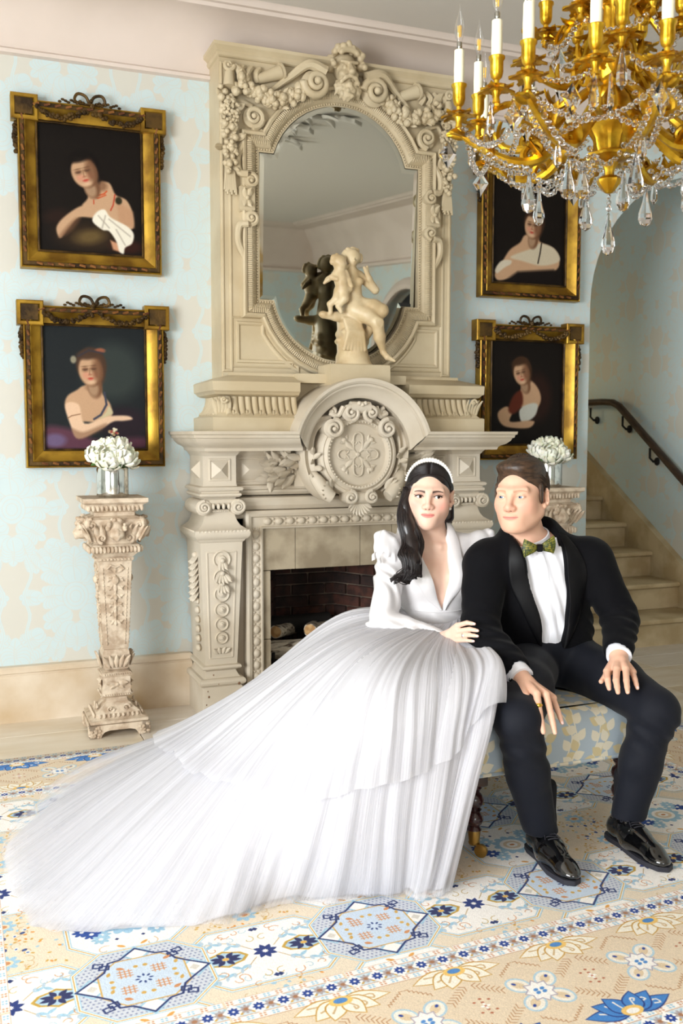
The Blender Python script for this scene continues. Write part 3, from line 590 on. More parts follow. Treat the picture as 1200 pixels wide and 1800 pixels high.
def pilaster(s_):
    x = CX + s_ * .658; y0 = 4.45; pr = 4.72
    b = MB(); e = [(.018, 0), (.018, .148), (.014, .154), (.022, .158), (.03, .166), (.033, .176), (.03, .186), (.022, .192), (.01, .194), (.004, .2), (-.004, .215), (-.008, .225), (.0, .232), (.012, .236), (.016, .243), (.012, .252), (0, .256)]
    b.sw(e, x - .08, x + .08, y0, pr); p = b.build('pilaster', PL, fp, ang=.4)
    b = MB(); b.sw([(-.002, .256), (.022, .845)], x - .08, x + .08, y0, pr)      # tapering shaft
    G = []
    b.build('shaft', PL, p, smooth=False)
    b = MB()                                                                    # raised panel border
    zs = (.29, .80); hw = [.078 + .022 * (z - .256) / .6 for z in zs]; yf = [y0 - (-.002 + .024 * (z - .256) / .6) for z in zs]
    for (xa, za, ya), (xb, zb, yb) in [((-hw[0] + .024, zs[0], yf[0]), (-hw[1] + .027, zs[1], yf[1])), ((hw[0] - .024, zs[0], yf[0]), (hw[1] - .027, zs[1], yf[1])), ((-hw[0] + .024, zs[0], yf[0]), (hw[0] - .024, zs[0], yf[0])), ((-hw[1] + .027, zs[1], yf[1]), (hw[1] - .027, zs[1], yf[1]))]:
        b.tube([(x + xa, ya, za), (x + xb, yb, zb)], .005, 6)
    tag(b.build('panel_moulding', PL, p), kind='stuff')
    z = .765; r = .044
    for k in range(8):                                                          # chain of rosettes down the panel
        yy = y0 - (-.002 + .024 * (z - .256) / .6); b = MB(); h = .012
        b.disc([(r, 0), (r, h), (r * .9, h * 1.4), (r * .8, h * 1.1), (r * .72, h * .8), (r * .45, h * .8), (r * .38, h * 1.6), (r * .2, h * 1.7), (r * .15, h * 2.1), (0.0005, h * 2.2)], x, yy + .004, z, 18); b.build('rosette', PL, p)
        z -= r * 1.02; r *= .935; z -= r * 1.0
        if z < .33: break
    b = MB()
    for k, (zz, n, L) in enumerate(((.76, 3, .05), (.70, 5, .055), (.65, 4, .05))):  # drop of bellflowers over the rosettes
        for j in range(n):
            a = (j - (n - 1) / 2) * .33; b.leaf((x + .012 * a, 4.418, zz), (sin(a), -.25, -cos(a)), L, .012, (0, -1, 0), .35)
        b.sph((x, 4.412, zz), (.012, .012, .012), 8, 5)
    for j in range(4): b.leaf((x + (j - 1.5) * .013, 4.444, .31), ((j - 1.5) * .5, -.2, 1), .035, .012, (0, -1, 0), .2)
    tag(b.build('bellflower_drop', PL, p), kind='stuff')
    b = MB(); xs = x + s_ * .098                                                # side face: fruit drop and rosette chain seen edge on
    for k, zz in enumerate(np.linspace(.78, .60, 7)):
        for j in range(3): b.leaf((xs, 4.53 + (j - 1) * .02, zz), (s_ * .45, (j - 1) * .4, -1), .05, .016, (s_, 0, 0), .25)
        b.sph((xs + s_ * .006, 4.53, zz), .016, 8, 6)
    for k, zz in enumerate(np.linspace(.56, .33, 6)): b.sph((xs - s_ * .02 * (.6 - zz), 4.53, zz), (.014, .03, .018), 8, 6)
    tag(b.build('side_drop', PL, p), kind='stuff')
    b = MB(); b.sw([(.022, .845), (.03, .852), (.034, .86), (.044, .866), (.052, .878), (.054, .892), (.05, .904), (.036, .91), (.03, .914), (.014, .925), (.002, .945), (-.006, .97), (-.008, 1.0)], x - .08, x + .08, y0, pr); cp = b.build('capital', PL, p, ang=.5)
    b = MB()
    for k in range(15): b.leaf((x - .12 + .24 * k / 14, y0 - .045, .873), (.25, -.25, 1), .034, .009, (0, -1, 0), .0, 4)
    for k in range(12): b.leaf((x + s_ * .125, y0 - .03 + .23 * k / 11, .873), (s_ * .25, .25, 1), .034, .009, (s_, 0, 0), .0, 4)
    tag(b.build('leaf_band', PL, p), kind='stuff')
    b = MB()
    for q in (-1, 1):
        b.disc([(.037, -.05), (.038, -.005), (.034, 0), (.03, 0)], x + q * .082, y0 - .028, 1.012, 20)
        b.spiral(x + q * .082, y0 - .032, 1.012, .031, 2.0, .0085, -q, pi / 2, 8, .008)
    b.sw([(.0, 1.018), (.012, 1.024), (.018, 1.034), (.012, 1.044), (.016, 1.05)], x - .06, x + .06, y0 - .005, pr)
    for k in range(4): b.sph((x - .038 + .025 * k, y0 - .022, 1.016), (.009, .012, .015), 8, 6)
    for k in range(9): b.sph((x - .036 + .009 * k, y0 - .012, .994), .005, 6, 4)
    b.tube([(x + s_ * .088, y0 - .03, 1.012), (x + s_ * .088, 4.66, 1.012)], .036, 14); tag(b.build('ionic_volute', PL, p, ang=.6), kind='stuff')
    b = MB(); b.sw([(-.005, 1.04), (-.002, 1.055), (.012, 1.058), (.02, 1.066), (.02, 1.074), (.01, 1.08), (.012, 1.086), (.024, 1.09), (.028, 1.098), (.022, 1.106), (.004, 1.11), (0, 1.12), (0, 1.252), (.006, 1.258), (.012, 1.268), (.02, 1.275), (.02, 1.285)], x - .08, x + .08, y0, pr)
    pyramid(b, x, y0, 1.187, .042, .042, .034); frame_rect(b, x, y0, 1.187, .05, .05)
    xs = x + s_ * .08; b.add([(xs, 4.51, 1.145), (xs, 4.59, 1.145), (xs, 4.59, 1.229), (xs, 4.51, 1.229), (xs + s_ * .034, 4.55, 1.187)], [(0, 1, 4), (1, 2, 4), (2, 3, 4), (3, 0, 4)])
    b.build('entablature_block', PL, p, ang=.4)
    if s_ < 0:
        b = MB()
        for (px, pz, rr) in ((1.07, .135, .005), (1.075, .108, .009), (1.063, .07, .006), (1.068, .02, .008), (1.22, .165, .012), (1.12, .17, .005), (1.095, .215, .006)): b.sph((px, 4.4325 if pz < .15 else 4.42, pz), (rr * .6, .003, rr * .75), 6, 4)
        tag(b.build('paint_chip', M['chip'], p), kind='stuff')
mir(pilaster)
b = MB()   # jambs and frieze between the pilasters
for s_ in (-1, 1):
    b.box(*sorted((CX + s_ * .57, CX + s_ * .515)), 4.53, 4.74, 0, 1.0); b.box(*sorted((CX + s_ * .44, CX + s_ * .52)), 4.52, 4.74, 0, .9)
b.box(CX - .58, CX + .58, 4.53, 4.74, .9, 1.30)
b.sw([(0, .945), (.01, .95), (.012, .965), (0, .975), (.0, .985), (.022, .99), (.034, 1.01), (.036, 1.03), (.028, 1.048), (.0, 1.055), (0, 1.058), (.016, 1.062), (.03, 1.075), (.032, 1.085), (.046, 1.09), (.05, 1.1), (.044, 1.108), (.02, 1.112), (.02, 1.25), (.03, 1.256), (.04, 1.268), (.05, 1.285)], CX - .57, CX + .57, 4.53, 4.6)
for s_ in (-1, 1):
    pyramid(b, CX + s_ * .405, 4.51, 1.185, .145, .05, .034, .10); frame_rect(b, CX + s_ * .405, 4.51, 1.185, .155, .058)
b.build('frieze', PL, fp, ang=.4)
b = MB(); b.sweep([(CX - .435, 0), (CX - .435, .897), (CX + .435, .897), (CX + .435, 0)][::-1], [(0, -.02), (0, .03), (-.008, .034), (-.012, .022), (-.055, .022), (-.06, .036), (-.075, .042), (-.088, .036), (-.09, -.02)], 4.52, False)
b.v = b.v; arch = b.build('egg_frame', PL, fp, ang=.4)
P = [(CX - .469, z) for z in np.arange(.05, .92, .0585)]; Q = [(x, .931) for x in np.arange(CX - .41, CX + .42, .0585)]
for (x, z) in P + [(2 * CX - x, z) for x, z in P]:
    b = MB(); b.sph((x, 4.498, z), (.0185, .016, .0215), 10, 7); b.build('egg', PL, arch)
for (x, z) in Q:
    b = MB(); b.sph((x, 4.498, z), (.0215, .016, .0185), 10, 7); b.build('egg', PL, arch)
b = MB()
for (x, z) in P + [(2 * CX - x, z) for x, z in P]:
    for q in (-1, 1): b.sph((x + q * .012, 4.497, z + .029), (.007, .008, .006), 6, 4); b.leaf((x + q * .018, 4.497, z + .012), (-q * .6, 0, 1), .03, .006, (0, -1, 0), 0, 3)
for (x, z) in Q:
    for q in (-1, 1): b.sph((x + .029, 4.497, z + q * .012), (.006, .008, .007), 6, 4); b.leaf((x + .012, 4.497, z + q * .018), (1, 0, -q * .6), .03, .006, (0, -1, 0), 0, 3)
tag(b.build('dart', PL, arch), kind='stuff')
# stone slips and firebox
for (x0, x1, z0, z1) in ((1.363, 1.408, 0, .344), (1.363, 1.408, .347, .686), (2.192, 2.237, 0, .344), (2.192, 2.237, .347, .686), (1.363, 1.536, .689, .9), (1.539, 1.883, .689, .9), (1.886, 2.06, .689, .9), (2.063, 2.237, .689, .9)):
    b = MB(); b.box(x0, x1, 4.512, 4.60, z0, z1, b=.002); b.build('slip_tile', M['slip'], fp)
fb = MB(); fb.prism([(1.33, -4.56), (1.36, -4.56), (1.60, -5.07), (1.96, -5.07), (2.24, -4.56), (2.27, -4.56), (2.27, -5.15), (1.33, -5.15)], 0, 1.0, RX(-pi / 2))
fb.v = [(x, -y if y < 0 else y, abs(z)) for x, y, z in fb.v]
fb.box(1.36, 2.24, 4.55, 5.1, .74, .8); firebox = fb.build('firebox', M['mortar'], fp, smooth=False)
fb = MB(); fb.box(1.37, 2.23, 4.53, 5.07, 0, .03); fb.build('hearth_floor', M['soot'], fp, smooth=False)
def bricks(x0, y0, x1, y1):
    L = sqrt((x1 - x0) ** 2 + (y1 - y0) ** 2); a = atan2(y1 - y0, x1 - x0); r = 0; z = .03
    while z < .73:
        x = -.1 if r % 2 else 0
        while x < L:
            xa, xb = max(x, .002), min(x + .195, L - .002)
            if xb - xa > .02:
                b = MB(); o = random.uniform(-.003, .003); b.sq([(0, 0), (0, .05), (-.004, .054)], xa + .005, xb - .003, -.016 + o, .02); b.v = [(v[0], v[1], v[2] + z) for v in b.v]
                b.v = [tuple((TR(x0, y0, 0) @ RZ(a) @ np.array([*v, 1]))[:3]) for v in b.v]; b.build('brick', random.choice(M['brick']), firebox, smooth=False)
            x += .2
        z += .062; r += 1
bricks(1.60, 5.07, 1.96, 5.07); bricks(1.365, 4.57, 1.60, 5.07); bricks(1.96, 5.07, 2.235, 4.57)
# shelf and arched pediment
b = MB(); pr = [(0, 1.277), (.004, 1.29), (.012, 1.297), (.034, 1.307), (.05, 1.322), (.056, 1.335), (.064, 1.338), (.066, 1.35), (.074, 1.354), (.076, 1.368)]
b.sw(pr, 1.04, 1.511, 4.315, 4.75, ro=-.58); b.build('mantel_shelf', PL, fp, ang=.4)
b = MB(); b.sw(pr, 2.089, 2.56, 4.315, 4.75, lo=-.58); b.build('mantel_shelf', PL, fp, ang=.4)
b = MB(); G = []
for o, h in [(0, -.22), (0, .0), (.008, .008), (.016, .012), (.034, .022), (.05, .038), (.056, .046), (.066, .048), (.068, .058), (.078, .066), (.092, .068), (.092, -.22)]:
    a0 = math.asin((.015 + .091 * o / .092) / (.266 + o)); G.append([(CX + (.266 + o) * cos(a), 4.307 - h, 1.262 + (.266 + o) * sin(a)) for a in np.linspace(pi - a0, a0, 41)])
b.grid(G, closeu=True); b.build('pediment_arch', PL, fp, ang=.4)
b = MB(); b.prism([(CX - .28, 1.1)] + [(CX + .28 * cos(a), 1.26 + .28 * sin(a)) for a in np.linspace(pi, 0, 20)] + [(CX + .28, 1.1)], 4.47, 4.5); b.build('tympanum', PL, fp, smooth=False)
# round crest
ct = MB(); cy, cz = 4.372, 1.257
ct.disc([(.205, -.11), (.205, .03), (.198, .045), (.186, .05), (.18, .046), (.172, .052), (.166, .06), (.158, .056), (.152, .045), (.148, .03), (.0, .034)], CX, cy, cz, 48)
cart = ct.build('crest_medallion', PL, fp, ang=.5)
b = MB()
for k in range(60):
    a = 2 * pi * k / 60; b.sph((CX + .158 * cos(a), cy - .056, cz + .158 * sin(a)), .0055, 6, 4)
tag(b.build('medallion_beading', PL, cart), kind='stuff')
b = MB(); yy = cy - .034
for k in range(4):
    a = pi / 4 + k * pi / 2; b.leaf((CX + .012 * cos(a), yy, cz + .012 * sin(a)), (cos(a), 0, sin(a)), .088, .016, (0, -1, 0), .05)
    b.sph((CX + .10 * cos(a), yy, cz + .10 * sin(a)), (.014, .008, .014), 8, 5)
    for q in (-1, 1): b.leaf((CX + .085 * cos(a), yy, cz + .085 * sin(a)), (cos(a + q * .9), 0, sin(a + q * .9)), .035, .01, (0, -1, 0), .1)
for k in range(4):
    a = k * pi / 2
    for q in (-1, 1): b.spiral(CX + .062 * cos(a) + q * .02 * sin(a), yy, cz + .062 * sin(a) - q * .02 * cos(a), .016, 1.3, .0045, q, a + pi / 2 * q)
    b.tube(cat([(CX + .035 * cos(a - .7), yy, cz + .035 * sin(a - .7)), (CX + .09 * cos(a - .25), yy - .004, cz + .09 * sin(a - .25)), (CX + .105 * cos(a), yy - .004, cz + .105 * sin(a)), (CX + .09 * cos(a + .25), yy - .004, cz + .09 * sin(a + .25)), (CX + .035 * cos(a + .7), yy, cz + .035 * sin(a + .7))], 16), .0045, 6)
b.sph((CX, yy, cz), (.013, .01, .013), 10, 6); tag(b.build('crest_relief', PL, cart), kind='stuff')
def strap(b, pts, wd, y, th=.014):        # flat band with rolled edges along a path in the XZ plane
    P = cat(pts, 22); b.sweep(P, [(-wd / 2, -.11), (-wd / 2, th), (-wd / 2 + .006, th + .008), (-wd / 2 + .012, th), (0, th * .3), (wd / 2 - .012, th), (wd / 2 - .006, th + .008), (wd / 2, th), (wd / 2, -.11)], y, False)
b = MB()
for s_ in (-1, 1):
    strap(b, [(CX + s_ * .13, cz + .165), (CX + s_ * .205, cz + .15), (CX + s_ * .243, cz + .09), (CX + s_ * .25, cz), (CX + s_ * .235, cz - .08), (CX + s_ * .19, cz - .16), (CX + s_ * .14, cz - .2)][::s_], .055, cy - .01)
    b.spiral(CX + s_ * .14, cy - .075, cz + .125, .045, 1.6, .013, s_, pi / 2, 8, .012); b.disc([(.045, -.08), (.046, .0), (.03, .006)], CX + s_ * .14, cy - .06, cz + .125, 18)
    b.spiral(CX + s_ * .052, cy - .075, cz + .2, .04, 1.6, .012, -s_, -pi / 2, 8, .012); b.disc([(.04, -.08), (.041, 0), (.028, .006)], CX + s_ * .052, cy - .06, cz + .2, 18)
    b.spiral(CX + s_ * .135, cy - .04, cz + .205, .02, 1.2, .01, s_, pi / 2)
    b.tube(cat([(CX + s_ * .15, cy - .04, cz + .2), (CX + s_ * .11, cy - .05, cz + .185), (CX + s_ * .085, cy - .06, cz + .23)], 10), .012, 8)
    b.spiral(CX + s_ * .055, cy - .08, cz - .205, .032, 1.7, .011, s_, pi / 2, 8, .012); b.tube([(CX + s_ * .055, cy - .075, cz - .205), (CX + s_ * .055, cy, cz - .205)], .032, 14)
    b.tube(cat([(CX + s_ * .235, cy - .03, cz - .09), (CX + s_ * .21, cy - .05, cz - .13), (CX + s_ * .17, cy - .06, cz - .185), (CX + s_ * .145, cy - .065, cz - .205)], 10), [.02, .026, .03, .032, .034, .034, .034, .033, .032, .03], 10)
    for k in range(6):
        a = -.5 + .35 * k; b.leaf((CX + s_ * .14, cy - .05, cz - .17), (s_ * cos(a), -.3, sin(a) - .2), .075, .016, (0, -1, .2), .3, lob=.15)
        b.leaf((CX + s_ * .225, cy - .03, cz + .0 - .02 * k), (s_ * .4 * (-1) ** k, -.4, .8 - .3 * k), .05, .014, (0, -1, 0), .3)
b.tube([(CX - .05, cy - .06, cz + .225), (CX + .05, cy - .06, cz + .225)], .03, 12); b.tube([(CX - .06, cy - .05, cz - .21), (CX + .06, cy - .05, cz - .21)], .03, 12)
for k in range(3): b.sph((CX - .016 + .016 * k, cy - .09, cz + .245 - .006 * (k % 2)), .011, 8, 6)
tag(b.build('cartouche_scroll', PL, cart), kind='stuff')
b = MB()
for k in range(9):                        # shell below the crest
    a = -pi / 2 + (k - 4) * .27; b.leaf((CX, cy - .045, cz - .225), (cos(a), -.15, sin(a)), .075, .0135, (0, -1, -.1), .15, 5, th=.1)
tag(b.build('shell', PL, cart), kind='stuff')
def spray(s_):
    b = MB(); rr = random.Random(3 + s_)
    for k in range(58):
        t = rr.random(); x = CX + s_ * (.25 + .15 * t); z = cz - .035 - .03 * t + rr.uniform(-.08, .08) * (1 - .3 * t); a = rr.uniform(-.75, .75) + (z - cz + .04) * 5
        b.leaf((x, 4.475 - rr.uniform(0, .075), z), (s_ * cos(a), -rr.uniform(.1, .5), sin(a)), rr.uniform(.065, .1), .0175, (0, -1, .1), rr.uniform(-.1, .3))
    for k in range(8): b.sph((CX + s_ * rr.uniform(.27, .36), 4.45, cz - .04 + rr.uniform(-.05, .05)), .009, 8, 5)
    tag(b.build('laurel_spray', PL, cart), kind='stuff')
mir(spray)
# ------------------------------------------------------------------ overmantel with mirror
om = thing('overmantel', 'tall carved cream overmantel framing an arched mirror above the fireplace', 'mirror', (CX, 4.6, 1.37))
cvf = lambda a: .008 + .042 * sin(a * pi / 2) ** .75
cv = [(-.008, 1.436)] + [(-cvf(a), 1.438 + .094 * a) for a in np.linspace(0, 1, 8)] + [(-.03, 1.534), (-.01, 1.54), (-.002, 1.55), (.008, 1.556), (.01, 1.598), (.004, 1.602), (-.09, 1.632), (-.09, 1.645)]
for s_ in (-1, 1):
    q = sorted((CX + s_ * .71, CX + s_ * .285)); L_ = dict(lo=1 if s_ < 0 else 0, ro=0 if s_ < 0 else 1)
    b = MB(); b.sw([(0, 1.368), (0, 1.432), (-.006, 1.436)], q[0], q[1], 4.36, 4.75, **L_); b.build('base_slab', PO, om, smooth=False)
    q = sorted((CX + s_ * .70, CX + s_ * .285)); b = MB(); b.sw(cv, q[0], q[1], 4.37, 4.75, **L_); b.build('gadroon_band', PO, om, ang=.5)
b = MB(); b.box(CX - .285, CX + .285, 4.5, 4.745, 1.37, 1.644); b.box(CX - .285, CX + .285, 4.40, 4.745, 1.60, 1.644); b.build('base_core', PO, om, smooth=False)
for s_ in (-1, 1):
    for k in range(11):
        b = MB(); x = CX + s_ * (.30 + .0325 * k); pts = [(x, 4.371 + cvf(a), 1.442 + .088 * a) for a in np.linspace(0, 1, 8)]
        b.tube(pts, .0155, 10); b.build('gadroon', PO, om)
        if k % 2: b = MB(); b.sph((x + s_ * .0165, 4.379, 1.455), (.006, .008, .014), 6, 5); b.build('gadroon_bud', PO, om)
    b = MB()
    for k in range(5): b.leaf((CX + s_ * (.635 + .012 * k), 4.40, 1.445), (s_ * (.1 * k - .2), -.1, 1), .085, .014, (s_ * .6, -1, .3), .2, lob=.15)
    b.spiral(CX + s_ * .655, 4.37, 1.515, .016, 1.3, .007, s_, 0); tag(b.build('corner_acanthus', PO, om), kind='stuff')
    for k in range(8): b = MB(); y = 4.44 + .035 * k; b.tube([(CX + s_ * (.699 - cvf(a)), y, 1.442 + .088 * a) for a in np.linspace(0, 1, 8)], .012, 8); b.build('gadroon', PO, om)
b = MB(); b.box(1.655, 1.965, 4.325, 4.5, 1.585, 1.69, b=.004); b.build('statue_plinth', PO, om)
# mirror outline
def outline(g=0.0, n=18):     # offset outwards by g
    W, w_, zt, zb = .423 + g, .352 + g, 2.70, 2.005; P = []
    Rt = .366 + g; ct_ = 2.958 - .366; a0 = math.asin(min(1, (zt + g - ct_) / Rt)); xt = Rt * cos(a0)
    Rb = .358 + g; cb = 1.718 + .358; a1 = math.asin(min(1, (cb - zb + g) / Rb)); xb = Rb * cos(a1)
    P += [(CX - W, zb - g), (CX - W, zt + g)]
    P += [(CX - Rt * cos(a), ct_ + Rt * sin(a)) for a in np.linspace(a0, pi - a0, n)]
    P += [(CX + W, zt + g), (CX + W, zb - g)]
    P += [(CX + Rb * cos(a), cb - Rb * sin(a)) for a in np.linspace(a1, pi - a1, n)]
    return P
def dense(P, step):
    P = np.array(P + [P[0]]); L = np.r_[0, np.cumsum(np.linalg.norm(np.diff(P, axis=0), axis=1))]; n = int(L[-1] / step); t = np.linspace(0, L[-1], n, endpoint=False)
    return np.stack([np.interp(t, L, P[:, 0]), np.interp(t, L, P[:, 1])], 1)
inn = dense(outline(.05), .02); n = len(inn)                 # carved front panel, pierced for the mirror
x0, x1, z0, z1 = 1.185, 2.415, 1.63, 3.12
out = []
for (x, z) in inn:
    dx, dz = x - CX, z - 2.33; k = min((x1 - CX) / max(abs(dx), 1e-6), (z1 - 2.33) / max(dz, 1e-6) if dz > 0 else (2.33 - z0) / max(-dz, 1e-6)); out.append((CX + dx * k, 2.33 + dz * k))
for cxn in ((x0, z0), (x0, z1), (x1, z0), (x1, z1)):
    i = min(range(n), key=lambda i: (out[i][0] - cxn[0]) ** 2 + (out[i][1] - cxn[1]) ** 2); out[i] = cxn
b = MB(); b.grid([[(x, 4.75, z) for x, z in out], [(x, 4.56, z) for x, z in out], [(x, 4.56, z) for x, z in inn], [(x, 4.66, z) for x, z in inn]][::1] if False else [[(p[0], 4.75, p[1]), (p[0], 4.56, p[1]), (q[0], 4.56, q[1]), (q[0], 4.66, q[1])] for p, q in zip(out, inn)], closeu=True)
b.box(1.25, 2.35, 4.66, 4.74, 1.65, 3.1); b.build('panel', PO, om, ang=.4)
b = MB(); b.sweep(outline(.0), [(.002, -.03), (0, .004), (.006, .006), (.012, .0), (.018, .004), (.022, .014), (.04, .03), (.058, .03), (.066, .02), (.07, .032), (.082, .038), (.09, .03), (.094, 0)][::1], 4.56)
mf = b.build('mirror_frame', PO, om, ang=.5)
P = dense(outline(.012), .0135); b = MB()
for x, z in P: b.sph((x, 4.555, z), .0058, 6, 4)
tag(b.build('bead_edge', PO, mf), kind='stuff')
P = dense(outline(.048), .0095); b = MB(); n = len(P)
for k in range(n):
    t = P[(k + 1) % n] - P[k - 1]; t /= np.linalg.norm(t); nn = np.array([-t[1], t[0]])
    a, e = P[k] - nn * .018, P[k] + nn * .018; b.tube([(a[0], 4.538, a[1]), (P[k][0], 4.524, P[k][1]), (e[0], 4.53, e[1])], .0034, 5)
tag(b.build('leaf_moulding', PO, mf), kind='stuff')
ml = outline(-.004); TI = math.tan(radians(3.3)); ym = lambda z: 4.578 - (z - 2.338) * TI
ml2 = outline(-.026); b = MB(); b.add([(x, ym(z), z) for x, z in ml2], [tuple(range(len(ml2)))]); mg = b.build('mirror_glass', M['mirror'], om, smooth=False)
b = MB(); b.grid([[(p[0], ym(p[1]) + .0025, p[1]), (q[0], ym(q[1]), q[1])] for p, q in zip(ml, ml2)], closeu=True); b.build('bevelled_edge', M['bevel'], mg, smooth=False)
b = MB(); b.sw([(0, 3.115), (.008, 3.12), (.014, 3.13), (.012, 3.142), (.02, 3.15), (.03, 3.158), (.032, 3.172)], 1.185, 2.415, 4.55, 4.74); b.build('top_cornice', PO, om, ang=.4)
b = MB()
for s_ in (-1, 1):
    xx = CX + s_ * .585; b.sweep([(xx - .02, 1.66), (xx - .02, 3.09), (xx + .02, 3.09), (xx + .02, 1.66)], [(-.008, 0), (-.004, .007), (.002, .007), (.006, 0)], 4.56)
    R = .358 + .115; cb = 1.718 + .358                          # quarter panels beneath the mirror's shoulders
    arc = [(CX + s_ * R * sin(a), cb - R * cos(a)) for a in np.linspace(.5, 1.05, 10)]
    pn = [(CX + s_ * .53, 1.71)] + [(CX + s_ * .53, 1.885), (arc[-1][0], 1.885)] + [p for p in arc[::-1]] + [(arc[0][0], 1.71)]
    if s_ > 0: pn = pn[::-1]
    b.sweep(pn[::-1], [(-.012, 0), (-.008, .008), (0, .009), (.006, .004), (.008, 0)], 4.56)
    b.sweep(pn[::-1], [(-.036, 0), (-.03, .006), (-.024, 0)], 4.56)
tag(b.build('panel_moulding', PO, om, ang=.5), kind='stuff')
def scrolls(s_):
    b = MB(); F = 4.545
    for (zc, d) in ((2.56, 1), (2.37, -1)):                      # S brackets at the frame's waist
        b.tube(cat([(CX + s_ * .50, F, zc + .17 * d), (CX + s_ * .535, F - .012, zc + .1 * d), (CX + s_ * .53, F - .02, zc + .03 * d), (CX + s_ * .49, F - .03, zc + .02 * d)], 14), .017, 8)
        b.spiral(CX + s_ * .475, F - .03, zc - .008 * d, .032, 1.5, .012, s_ * d, pi / 2 * d, 8, .01); b.disc([(.034, -.03), (.034, .004), (.02, .008)], CX + s_ * .475, F - .02, zc - .008 * d, 16)
    b.box(*sorted((CX + s_ * .455, CX + s_ * .53)), 4.52, 4.57, 2.41, 2.53, b=.008)
    for k in range(4): b.leaf((CX + s_ * .495, 4.515, 2.47), ((k % 2 - .5) * .8, -.2, (k // 2 - .5) * 2), .05, .016, (0, -1, 0), .2); 
    b.sph((CX + s_ * .495, 4.51, 2.47), .012, 8, 5)
    b.spiral(CX + s_ * .455, F - .015, 2.85, .048, 1.7, .015, -s_, -pi / 2, 8, .014, tail=cat([(CX + s_ * .41, F, 2.80), (CX + s_ * .43, F, 2.79), (CX + s_ * .455, F - .01, 2.80)], 5)); b.disc([(.05, -.03), (.05, .002), (.03, .006)], CX + s_ * .455, F - .005, 2.85, 18)
    b.tube(cat([(CX + s_ * .46, F, 2.9), (CX + s_ * .52, F, 2.92), (CX + s_ * .55, F, 2.88)], 8), .012, 6)
    # large scroll beside the mask
    b.spiral(CX + s_ * .155, F - .05, 3.03, .062, 1.8, .021, -s_, pi, 10, .03); b.disc([(.066, -.05), (.068, .01), (.05, .02), (.03, .03)], CX + s_ * .155, F - .02, 3.03, 22)
    b.tube(cat([(CX + s_ * .105, F - .05, 3.09), (CX + s_ * .19, F - .05, 3.115), (CX + s_ * .27, F - .02, 3.06), (CX + s_ * .36, F, 2.99)], 16), np.linspace(.03, .012, 16), 8)
    tag(b.build('scroll_bracket', PO, om), kind='stuff')
mir(scrolls)
def fruit(s_):
    rr = random.Random(11 + s_); b = MB()
    P = cat([(CX + s_ * .52, 3.0), (CX + s_ * .44, 2.95), (CX + s_ * .36, 2.93), (CX + s_ * .28, 2.955), (CX + s_ * .22, 3.0)], 46)
    for k, (x, z) in enumerate(P):
        for j in range(2):
            r = rr.uniform(.011, .022); b.sph((x + rr.uniform(-.02, .02), 4.53 - rr.uniform(0, .035), z + rr.uniform(-.03, .03)), (r, r, r * rr.uniform(.8, 1.3)), 8, 6)
        if k % 3 == 0:
            a = rr.uniform(0, 6.28); b.leaf((x, 4.53, z), (cos(a), -.3, sin(a)), .06, .018, (0, -1, 0), .25, lob=.2)
    x0 = CX + s_ * .573
    for k in range(64):                                          # hanging drop of fruit, leaves and wheat at the outer edge
        t = rr.random(); z = 2.98 - .40 * t; wd = .05 * (1 - .5 * t); r = rr.uniform(.011, .022) * (1 - .25 * t); b.sph((x0 + rr.uniform(-wd, wd), 4.535 - rr.uniform(0, .04), z), (r, r, r), 8, 6)
    for k in range(40): b.sph((x0 + rr.uniform(-.035, .035), 4.50 - rr.uniform(0, .02), 2.86 + rr.uniform(-.05, .05)), .0085, 6, 5)
    for k in range(14): a = rr.uniform(0, 6.28); b.leaf((x0 + rr.uniform(-.03, .03), 4.53, 2.62 + .36 * rr.random()), (cos(a), -.3, sin(a)), .06, .017, (0, -1, 0), .3, lob=.2)
    for k in range(9): b.tube([(x0 + (k - 4) * .004, 4.53, 2.64), (x0 + (k - 4) * .007, 4.525, 2.5 - .01 * (k % 3))], .006, 5)
    b.spiral(x0 + s_ * .005, 4.52, 3.07, .026, 1.4, .011, s_, 0); b.tube([(x0, 4.53, 3.04), (x0 + s_ * .004, 4.52, 2.97)], [.02, .03], 10)
    for k in range(3): b.leaf((x0 - s_ * .03, 4.525, 3.08), (-s_ * (.5 + .3 * k), 0, -1), .16 - .04 * k, .016, (0, -1, 0), .05)
    # trophies behind the swag: a horn and a ribboned roll
    xh = CX + s_ * .36; b.tube([(xh - .07, 4.545, 3.03), (xh + .04, 4.535, 3.075)], [.022, .034], 14); b.tube([(xh + .04, 4.535, 3.075), (xh + .05, 4.535, 3.079)], [.042, .042], 14)
    for k in range(4): b.tube(cat([(xh + s_ * (.06 + .04 * k), 4.55, 3.08), (xh + s_ * (.08 + .04 * k), 4.535, 3.05), (xh + s_ * (.07 + .04 * k), 4.55, 3.02)], 7), .014, 7)
    tag(b.build('fruit_garland', PO, om), kind='stuff')
mir(fruit)
